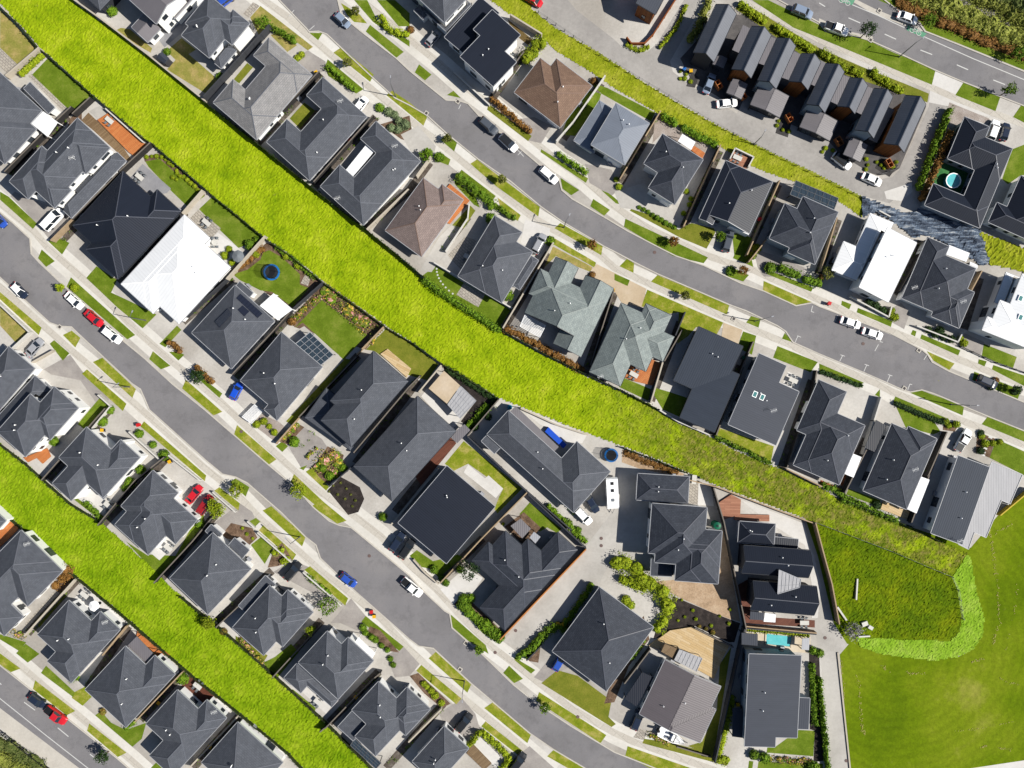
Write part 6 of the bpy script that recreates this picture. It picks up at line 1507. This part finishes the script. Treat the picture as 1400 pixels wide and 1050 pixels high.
H('tall charcoal ribbed roof house beside the rectangular pool','char','paleblue',
 [(5.0,"1021,891 1095,898 1090,1009 1060,1007 1059,1021 1019,1018",'m1',3),(2.7,"1092,954 1107,954 1105,997 1090,996",'f')])
K('carport_roof','narrow dark lean-to carport with white frame beside the tall charcoal roof','char',2.7,"1002,968 1016,969 1016,1009 1001,1007")
K('pool_house_roof','charcoal pool shed roof at the end of the rectangular pool','char',2.3,"1014,865 1036,867 1036,883 1014,881")
K('pool_house_roof','small grey shed roof at the far end of the rectangular pool','palegrey',2.1,"1097,873 1107,872 1106,889 1096,888")
C('suv',634,988,-50,'black','black suv on the driveway near the bottom edge')
C('suv',708,1042,-52,'black','dark suv cut by the bottom edge behind a conifer hedge')
C('hatchback',50,958,37,'navy','navy hatchback parked ahead of a red pickup on the bottom street')
C('pickup',76,978,37,'red','red pickup parked behind a navy hatchback on the bottom street')
C('hatchback',764,906,-60,'blue','light blue hatchback under the eave of the large hip roof')
C('suv',871,984,-68,'navy','dark suv beside the boat driveway')
C('boat',917,1006,25,'white','small white motor boat on a trailer in a front yard')
for p in ["596,891 645,934 639,947 586,900","576,909 631,955 624,963 569,917","674,960 726,1004 721,1016 662,968","664,986 715,1027 708,1032 658,993","737,946 829,1005 821,1016 733,958","758,1024 800,1050 790,1058 748,1034","0,893 28,914 15,919 -10,902 -10,886","48,930 103,972 91,978 45,942","122,989 173,1029 161,1035 119,999","102,946 118,938 127,951 113,965 98,954","858,1020 944,1050 960,1060 900,1056 855,1033"]: G('lawn_mix',p)
for p in ["696,910 715,928 703,934 688,920","702,898 732,916 726,921 704,903","-10,864 36,878 26,890 -10,868","35,880 54,894 38,906 22,893","63,910 102,946 100,953 56,920","138,972 152,988 172,998 200,988 194,1010 181,1021 130,978","218,1038 226,1052 206,1050","400,942 432,968 430,974 398,948","360,906 376,898 398,880 408,892 380,926 370,922","636,838 690,868 680,878 660,866","1092,998 1114,999 1112,1034 1048,1029 1049,1022 1060,1021","1037,1041 1125,1044 1125,1060 1034,1060","1024,1040 1030,1041 1028,1056 1022,1056"]: G('lawn',p)
G('lawn_olive',"322,869 366,896 360,906 322,878")
G('lawn_olive',"762,916 790,924 836,958 832,980 842,990 836,994 740,934")
G('lawn_olive',"984,908 1000,884 976,1032 962,1028 940,1020 960,1014 980,970")
G('lawn_olive',"881,1010 910,1014 960,1026 996,1040 994,1047 878,1016")
G('conc2',"214,898 222,895 250,917 239,921")
G('conc2',"287,958 300,954 317,968 310,978")
G('conc2',"328,986 333,980 394,1032 386,1041")
G('conc2',"420,938 453,965 446,976 413,946")
G('conc2',"646,1016 656,1007 684,1034 680,1052 672,1044")
G('oldred',"248,938 262,920 302,952 286,960 270,964")
G('bark',"716,896 740,878 736,906 724,904")
G('bark',"560,924 572,920 616,962 604,968 580,948")
G('bark',"852,880 880,842 888,874 860,910 852,930 840,960 826,962")
G('blackbark',"1106,892 1120,896 1126,1040 1112,1042 1114,999 1107,997")
G('cream',"1014,864 1108,870 1108,893 1036,888 1014,884")
G('paver',"874,996 886,1000 880,1012 866,1008")
G('wildground',"-10,1000 76,1056 -10,1060")
M('white',"-10,947 0,955 60,1003 120,1050 130,1058",1.1)
for a in ["33,960 48,971","79,995 93.6,1007","123,1031 137.6,1042.6","-6,929 2,936"]: M('white',a,1.2)
F('timber',"178,853 146,892",1.6,'pale fence beside the brown grey patio roof')
F('timber',"254,915 190,982",1.6,'pale fence beside the dark red deck')
F('concwall',"328,976 290,1016 262,1046",1.4,'fence beside the white patio cut by the bottom edge')
F('dark',"448,990 512,924 522,916",1.7,'dark fence between two slate houses at the end of the lower lime strip')
F('dark',"376,922 440,852",1.7,'dark fence beside the slate house with white rear terrace')
F('mesh',"248,815 300,857 340,890 400,944 450,990 480,1020 510,1050",1.0,'low fence along the upper side of the lower lime strip')
F('mesh',"272,930 310,960 330,976 396,1030 420,1056",1.0,'low fence along the lower edge of the lower lime strip at the bottom')
F('slatefence',"1014,856 974,1036",2.0,'tall grey fence between the boat house and the pool house')
F('slatefence',"1016,856 1112,864",1.4,'dark fence behind the rectangular pool')
F('dark',"887,884 852,930",1.7,'dark fence beside the pale timber deck')
F('dark',"948,856 1000,882",1.2,'dark fence between mulch bed and pale timber deck')
F('dark',"924,1018 970,1032",0.9,'low dark fence across the front lawn of the boat house')
F('rail',"-4,993 20,1012 74,1054",1.0,'black and white post railing above the wild bank')
F('slatefence',"740,880 720,900",1.2,'dark fence at the mouth of the shared driveway')
F('concwall',"560,1010 604,966",1.4,'pale fence beside the black suv driveway')
F('concwall',"1145,892 1162,1052",0.14,'low kerb rail along the concrete lane beside the field')
L('lime',"1018,859 1060,862 1104,867",1.3,1.2,'clipped lime hedge behind the rectangular pool')
L('green',"1108,905 1110,940 1113,990",1.4,1.3,'planting beside the pool house wall')
L('green',"1118,925 1123,980 1130,1052",1.3,1.8,'tall green hedge beside the concrete lane')
L('lime',"1000,950 994,985 982,1030",1.6,0.9,'planting along the tall grey fence')
L('lime',"978,1036 994,1040",2.0,0.9,'low bright planting at the corner of the front lawn')
L('flower',"1052,1036 1084,1040 1110,1040",1.6,0.7,'mixed low planting below the square lawn')
L('green',"776,862 760,852 742,868 728,886",2.2,1.3,'bushy hedge along the shared driveway')
L('green',"742,868 726,886 708,898",1.8,1.3,'lower bushy hedge at the shared driveway mouth')
L('green',"810,798 786,832 766,860",1.6,1.0,'shaded hedge between driveway and large hip roof')
L('lime',"658,998 676,1014 697,1034",1.6,1.3,'yellow green conifer hedge beside the timber deck')
L('lime',"656,998 648,1008 638,1018",1.4,1.8,'upright conifer row beside the black suv')
L('lime',"697,1034 692,1044 684,1052",1.6,1.3,'short conifer row at the bottom edge')
L('wilddark',"-6,1012 20,1028 60,1052",4.0,1.0,'wild scrub bank below the post railing')
L('wildgreen',"-6,1030 20,1046 40,1056",4.0,1.2,'lower wild scrub bank at the picture corner')
L('green',"96,930 108,926",1.2,0.8,'bright shrubs at the front corner of a slate roof')
L('green',"172,996 186,986",1.2,0.8,'bright shrubs at the house corner above the bottom street')
L('flower',"14,864 30,868 36,872",1.6,0.7,'flowering bed beside a round paved circle')
L('flower',"328,872 340,884 362,908",1.2,0.6,'flowering strip at the edge of the lower lime strip')
L('green',"878,872 862,900",1.6,0.9,'planting between large hip roof and timber deck')
L('flower',"884,1002 900,1010 914,1016",1.2,0.6,'flowering strip in front of the boat')
S('lime',0.8,"580,934 584,938 590,943 595,950 604,960",'round yellow green shrubs in the gravel bed by the footpath')
S('green',0.8,"500,864 508,870 514,874 522,882 530,888 534,900 538,908 497,857",'green shrubs beside the stepping stones of an entry path')
S('green',1.2,"1110,888 1120,892 252,926 1030,1030 1044,1034 1110,1046",'green shrubs round the pool house and nearby gardens')
S('flower',0.8,"307,863 142,972 228,992",'purple and red shrubs along the lower lime strip')
P(427,858,2.6,1.0,'lime','yellow green tree in the side passage between two slate roofs')
P(149,1027,3.6,1.3,'dark','small dark street tree on the bottom street verge')
P(745,962,2.6,1.1,'green','small street tree on the long verge of the bend')
P(655,886,2.2,.9,'green','small round street tree by the drain on the lower bend')
Z(635,931,90,6.3,'street lamp on the verge opposite the shared driveway')
B(768,853,'yellow','yellow bin behind the bushy hedge')
# pools
PL("1047,865 1083,869 1081,885 1046,881",'rectangular turquoise pool with cream surround')
# ---------------------------------------------------------------- open land
# ---------------------------------------------------------------- more fences between the lots
FX = [('dark',"906,494 930,452",1.7,'dark fence end between a green grey roof and a dry lawn'),('dark',"976,594 1012,500 1026,468",1.8,'dark fence between two ribbed metal roofs'),('dark',"1150,672 1180,612",1.7,'dark fence below the white side canopy'),('dark',"1264,648 1240,712",1.7,'dark fence beside the long narrow white canopy'),
('dark',"674,132 716,76",1.7,'dark fence between the balcony house and the brown tiled roof'),('dark',"1224,400 1262,330",1.6,'dark fence between the bright white house and a slate roof'),('dark',"14,238 62,190 104,150",1.7,'dark fence between the picture edge house and the deck house'),('dark',"106,302 168,240",1.7,'dark fence between the deck house and the glossy black roof'),
('slatefence',"252,440 314,384",1.8,'dark fence between the huge white roof and the solar panelled house'),('dark',"322,512 376,455 400,428",1.8,'dark fence between solar panelled house and glazed pergola house'),('dark',"486,618 560,530 576,514",1.7,'dark fence beside the house with pale corner deck'),('dark',"0,562 48,506",1.7,'dark fence below the silver sedan driveway house'),
('dark',"64,655 120,592 150,558",1.7,'dark fence between two white walled slate houses'),('dark',"140,716 190,656 230,624",1.7,'dark fence beside the house with the tan corner terrace'),('dark',"268,738 296,704",1.7,'dark fence end beside the dark red suv garden'),('timber',"612,54 645,10",1.6,'timber fence at the top edge beside the black two level house'),
('dark',"452,986 440,996",1.5,'short dark fence at the end of the lower lime strip'),('dark',"60,205 20,250",1.5,'short dark fence left of the two storey deck house')]
for f in FX: F(*f)
# ---------------------------------------------------------------- garden furniture and small things
def TB(x, y, ang, label, round_=0, c='stonewhite'):
    root = empty('outdoor_table_set', W(x, y, 0), R(ang)); tag(root, label, 'table set'); t = MB()
    if round_: t.tube((0, 0, .7), (0, 0, .75), .6, .6, 14)
    else: t.box(-.9, .9, -.45, .45, .7, .75)
    t.build('table_top', MAT[c], root); l = MB(); l.tube((0, 0, 0), (0, 0, .7), .05, .05, 6); l.box(-.3, .3, -.3, .3, 0, .04); l.build('table_leg', MAT['metalgrey'], root); ch = None
    for i, (cx, cy, a) in enumerate(((-.45, -.85, 0), (.45, -.85, 0), (-.45, .85, 180), (.45, .85, 180))):
        if ch is None:
            q = MB(); q.box(-.23, .23, -.22, .22, .42, .47); q.box(-.23, .23, -.24, -.2, .47, .9)
            for sx in (-.2, .2):
                for sy in (-.2, .2): q.box(sx-.02, sx+.02, sy-.02, sy+.02, 0, .42)
            ch = q.mesh('chair', MAT['parasolgrey'])
        o = link('chair', ch, root); o.location = (cx, cy, 0); o.rotation_euler = (0, 0, R(a))
for a in [(193,243,-40,'white table set on the grey patio behind the black roof'),(284,305,-40,'table set on the paved patio behind the huge white roof'),(295,332,0,'round table set on the white patio near the grey parasol',1),(150,690,-40,'table set on the terrace of the white walled slate house'),(640,352,-30,'table set in the shaded paving by the dark slate roof'),(700,82,-35,'table set on the small corner balcony'),
          (1083,520,-24,'white table set on the balcony patio of the ribbed roof with aerial'),(1007,217,-24,'table set on the white framed deck behind the black roof'),(232,748,-40,'table set on the tan corner terrace'),(436,958,-40,'table set on the white rear terrace'),(118,812,-40,'table set on the white patio near the white parasol'),(866,512,-30,'table set on the orange corner deck of the green grey house'),(272,936,-40,'table set on the dark red deck'),(152,166,-40,'lounge set on the orange deck by the white bench wall'),(1098,850,0,'table set on the brown terrace above the pool'),(948,655,85,'table set on the narrow paving by the square slate roof')]: TB(*a)
def BX(name, x, y, z, w, d, h, ang, m, label, cat, lid=None):
    root = empty(name, W(x, y, z)-Vector((0, 0, z)), R(ang)); tag(root, label, cat); b = MB(); b.box(-w/2, w/2, -d/2, d/2, 0, h); b.build('body', MAT[m], root); l = MB(); l.box(-w/2-.06, w/2+.06, -d/2-.06, d/2+.06, h, h+.06); l.build('lid', MAT[lid or m], root)
def SHED(x, y, w, d, ang, m, label):
    root = empty('garden_shed', W(x, y, 2), R(ang)); root.location.z = 0; tag(root, label, 'shed'); b = MB(); b.box(-w/2+.1, w/2-.1, -d/2+.1, d/2-.1, 0, 1.95); b.build('wall', MAT['dark'], root); r = MB()
    for s in (-1, 1): r.poly([(-w/2, s*d/2, 1.95), (w/2, s*d/2, 1.95), (w/2, 0, 2.35), (-w/2, 0, 2.35)][::s]); 
    for s in (-1, 1): r.poly([(s*w/2, -d/2, 1.95), (s*w/2, d/2, 1.95), (s*w/2, 0, 2.35)][::s])
    r.build('roof', MAT[m], root); dr = MB(); dr.box(-.4, .4, -d/2+.06, -d/2+.1, .05, 1.85); dr.build('door', MAT['metalgrey'], root)
SHED(223,79,2.0,1.5,-40,'char','small grey shed on a concrete pad in the dry back lawn')
SHED(1145,357,1.8,1.4,-25,'palegrey','small grey shed beside the bright white two level house')
SHED(1330,364,1.7,1.3,-24,'whitemetal','small white shed below the black plastic slope')
SHED(692,790,1.2,1.0,-40,'palegrey','tiny shed beside the many hipped roof') if 0 else None
for i, (x, y) in enumerate([(981,118),(1014,132),(1077,163),(1145,195),(1213,225)]):
    root = empty('bin_enclosure', W(x, y, 0), R(-60)); tag(root, 'orange slatted bin enclosure beside the '+['first small garage','single timber townhouse garage','double garage below the third townhouse','double garage below the fifth townhouse','corner planting of the lane'][i], 'enclosure'); b = MB()
    for q in ((-.9, .9, -.5, -.42), (-.9, .9, .42, .5), (-.9, -.82, -.42, .42), (.82, .9, -.42, .42), (-.04, .04, -.42, .42)): b.box(*q, .02, 1.15)
    b.build('slat_panel', MAT['deck'], root)
for x, y, c, l in [(935,95,'blue','blue bin beside the yellow shrubs of the first townhouse'),(944,98,'yellow','yellow bin beside the yellow shrubs of the first townhouse'),(478,192,'red','red bin in the side passage of the courtyard house'),(433,100,'yellow','yellow bin by the ash roofed house driveway'),(1001,296,'red','red bin beside the black roofed house'),(240,468,'yellow','bin at the corner of the white roofed house driveway') if 0 else (1038,300,'red','red bin behind the grey suv driveway'),(838,397,'yellow','yellow bin at the corner of the green grey roofed house'),(1016,489,'green','green bin between the two ribbed roofs'),(832,490,'yellow','yellow bin in the passage between green grey roofs') if 0 else (1133,415,'red','red bin by the white house driveway'),(487,952,'yellow','yellow bin in the passage above the lower lime strip'),(218,960,'yellow','yellow bin in the passage by the dark red deck'),(763,852,'yellow','second yellow bin behind the bushy hedge'),(288,1020,'yellow','yellow bin in the passage near the bottom edge'),(1008,962,'yellow','yellow bin behind the lean-to carport'),(1345,190,'yellow','yellow bin by the black ribbed roof')]: B(x, y, c, l)
def AER(x, y):
    for rec in HOUSES:
        h = roof_hit(rec, x, y)
        if h is None: continue
        c = Vector((*rec['c'], 0)); a = MB(); a.tube((0, 0, -.1), (0, 0, 1.3), .025, .025, 5); a.bar((-.6, -.2, 1.25), (.6, .2, 1.25), .03, .03)
        for i in range(5): q = Vector((-.5+i*.25, -.17+i*.083, 1.25)); a.bar(q+Vector((-.12, .36, 0)), q+Vector((.12, -.36, 0)), .02, .02)
        o = a.build('tv_aerial', MAT['gutter_white'], rec['roof']); o.location = h-c; return
for x, y in [(467,141),(541,202),(463,273),(1055,561),(264,416),(1315,1) ,(103,218),(1247,641),(1246,394),(1308,738),(820,515),(848,140),(1312,413),(42,742),(148,848),(296,970)]: AER(x, y)
# rubble and logs along the edge of the rough paddock
rr = random.Random(5)
for i, (x, y, r_, l) in enumerate([(1170,805,.5,'long pale log lying in the rough paddock'),(1150,838,.5,'pale broken log at the paddock corner'),(1181,852,.9,'pale broken concrete slab at the paddock corner'),(1189,857,.7,'smaller pale concrete slab beside a larger one'),(1180,869,.5,'thin pale plank along the bottom of the paddock')]):
    b = MB(); k = (4.2, 3.4, 1.2, 1.0, 2.4)[i]; w_ = (.3, .35, .9, .7, .3)[i]; b.box(-k/2, k/2, -w_/2, w_/2, .1, .5); o = b.build('log' if i < 2 else 'concrete_slab' if i < 4 else 'plank', MAT['stonewhite']); o.location = W(x, y, 0); o.rotation_euler = (.05, .06, (R(85), R(-55), R(20), R(-30), R(2))[i]); tag(o, l, ('log', 'log', 'slab', 'slab', 'plank')[i])
# dry clippings left by the mower on the field
plain('straw', T(178, 168, 100), .9, 0, .2)
cm_ = MB(); rc_ = random.Random(4)
for p, n in [("1352,724 1358,760 1364,800 1366,850 1358,880",260),("1172,920 1176,960 1178,990 1182,1004",150),("1150,905 1152,930 1155,960",90),("1205,910 1216,918",30),("1236,918 1248,921 1266,920",50),("1330,905 1344,900",40),("1366,926 1380,934 1392,935",30),("1340,1022 1350,1020",30),("1364,1022 1382,1024",40),("1330,733 1346,708 1372,690",70),("1358,730 1386,716",40),("1352,720 1354,736",30),("1372,900 1386,840 1392,790",40),("1300,1000 1340,996 1390,985",50)]:
    q = P2(p)
    for i in range(int(n*.55)):
        k = rc_.randrange(len(q)-1); t_ = rc_.random(); v = W(q[k][0]+(q[k+1][0]-q[k][0])*t_+rc_.gauss(0, 1.3), q[k][1]+(q[k+1][1]-q[k][1])*t_+rc_.gauss(0, .9), 0); v.z = .09; a = rc_.uniform(0, 3.14); u = Vector((math.cos(a), math.sin(a), rc_.uniform(-.1, .1)))*rc_.uniform(.06, .2); n_ = Vector((-u.y, u.x, 0))*.4; cm_.poly([v-u, v+n_, v+u, v-n_])
tag(cm_.build('straw_clippings', MAT['straw']), 'dry straw clippings left in streaks on the mown field', None, None, 'stuff')
# garage doors
for x, y in [(748,178),(828,240),(905,290),(1010,320),(1080,345),(1250,412),(220,415),(110,335),(300,480),(352,545),(450,600),(515,655),(660,790),(775,905),(150,985),(60,900),(225,1020)]:
    best = min((r for r in HOUSES if r['kind'] == 'house'), key=lambda r: min(math.hypot((s[0][0]+s[1][0])/2-W(x, y, 1).x, (s[0][1]+s[1][1])/2-W(x, y, 1).y) for s in r['wsegs'])); garage_door(best, x, y)
K('pergola_roof','white slatted pergola behind a green grey roofed house','whitemetal',2.5,"718,430 746,445 738,461 711,446",slats=1)

def MH(x, y, r, m='metalgrey', sq=0):
    mb = MB(); n = 4 if sq else 16; p = W(x, y, 0); mb.poly([(p.x+r*math.cos(i*2*math.pi/n+.2), p.y+r*math.sin(i*2*math.pi/n+.2), (.128 if sq else .06)+(.004 if m == 'drain' else 0)) for i in range(n)]); tag(mb.build('drain_cover' if sq else 'manhole_cover', MAT[m]), kind='structure')
plain('ironcover', T(120, 100, 96), .7); plain('drain', T(84, 80, 80), .8)
for x, y in [(1128, 872), (1157, 1040), (705, 862), (677, 892), (822, 736), (822, 746), (582, 252), (1350, 430), (790, 980), (330, 590), (1180, 470), (505, 760), (895, 345)]: MH(x, y, .33, 'ironcover')
for x, y in [(583, 155), (626, 139), (1202, 15), (1190, 55), (637, 879), (629, 915), (1256, 479), (1236, 531), (1003, 436), (82, 447)]: MH(x, y, .62, 'kerbconc', 1); MH(x, y, .36, 'drain', 1)

K('deck','brown timber deck with white frame behind the black metal roof','redwood',0.4,"1003,206 1027,217 1020,231 997,220")
F('white',"996,219 1003,205 1028,217 1021,230",1.1,'white frame fence round a small brown deck on the grass bank')
PL([(1299+10*math.cos(i*math.pi/6), 249+10*math.sin(i*math.pi/6)) for i in range(12)], 'round turquoise pool enclosed by the black ribbed roof', 1)

# scattered shrubs: a label of their own from what they stand beside
def short(l):
    w = l.split()[:8]
    while w and w[-1] in ('a', 'the', 'of', 'with', 'and', 'by', 'beside', 'at', 'in', 'its', 'between', 'two', 'on', 'to', 'from', 'above', 'below', 'behind', 'near', 'wide', 'long', 'dark', 'small', 'white', 'along', 'round', 'inside', 'into', 'under', 'left', 'right', 'slate', 'lower', 'upper', 'green', 'its', 'tall', 'roofed', 'black', 'picture', 'pale', 'large', 'grey', 'three', 'front', 'brown', 'bright', 'hip', 'back', 'narrow', 'lime', 'one', 'or', 'many', 'deep', 'curved'): w.pop()
    return ' '.join(w)
KEEP = ('round lime shrubs edging', 'dark box shrubs', 'row of rounded', 'small sparse plants', 'yellow shrubs in the exposed', 'round yellow green shrubs in the gravel')
marks = [(o.matrix_world.translation.copy() if False else Vector(o.location), o['label'], o.name.split('.')[0]) for o in col.objects if o.parent is None and o.get('label') and o.name.split('.')[0] in ('house', 'townhouse', 'garage', 'deck', 'patio_canopy', 'parasol', 'street_lamp', 'swimming_pool', 'parked_car', 'pergola_roof')]
by = {}
for o in [o for o in col.objects if o.name.split('.')[0] == 'shrub' and not o['label'].startswith(KEEP)]:
    q = min(marks, key=lambda m: (m[0]-o.location).length+(0 if m[2] not in ('house', 'townhouse') else -5)); hue = o['label'].split()
    c = 'yellow green' if 'yellow' in hue or 'lime' in hue else 'dark' if hue[0] == 'dark' else 'brown leaved' if 'brown' in hue else 'red leaved' if 'red' in hue or 'purple' in hue else 'green'
    side = 'uphill of' if False else ('above' if o.location.y > q[0].y+2 else 'below' if o.location.y < q[0].y-2 else 'beside')
    by.setdefault(c+' shrub '+side+' '+short(q[1]), []).append(o)
for l, os in by.items():
    os.sort(key=lambda o: o.location.x)
    for i, o in enumerate(os):
        o['label'] = l if len(os) == 1 else ('first of the ', 'second of the ', 'third of the ', 'fourth of the ', 'fifth of the ', 'sixth of the ', 'seventh of the ', 'eighth of the ', 'ninth of the ', 'tenth of the ', 'eleventh of the ', 'twelfth of the ')[min(i, 11)]+l.replace(' shrub ', ' shrubs ', 1)
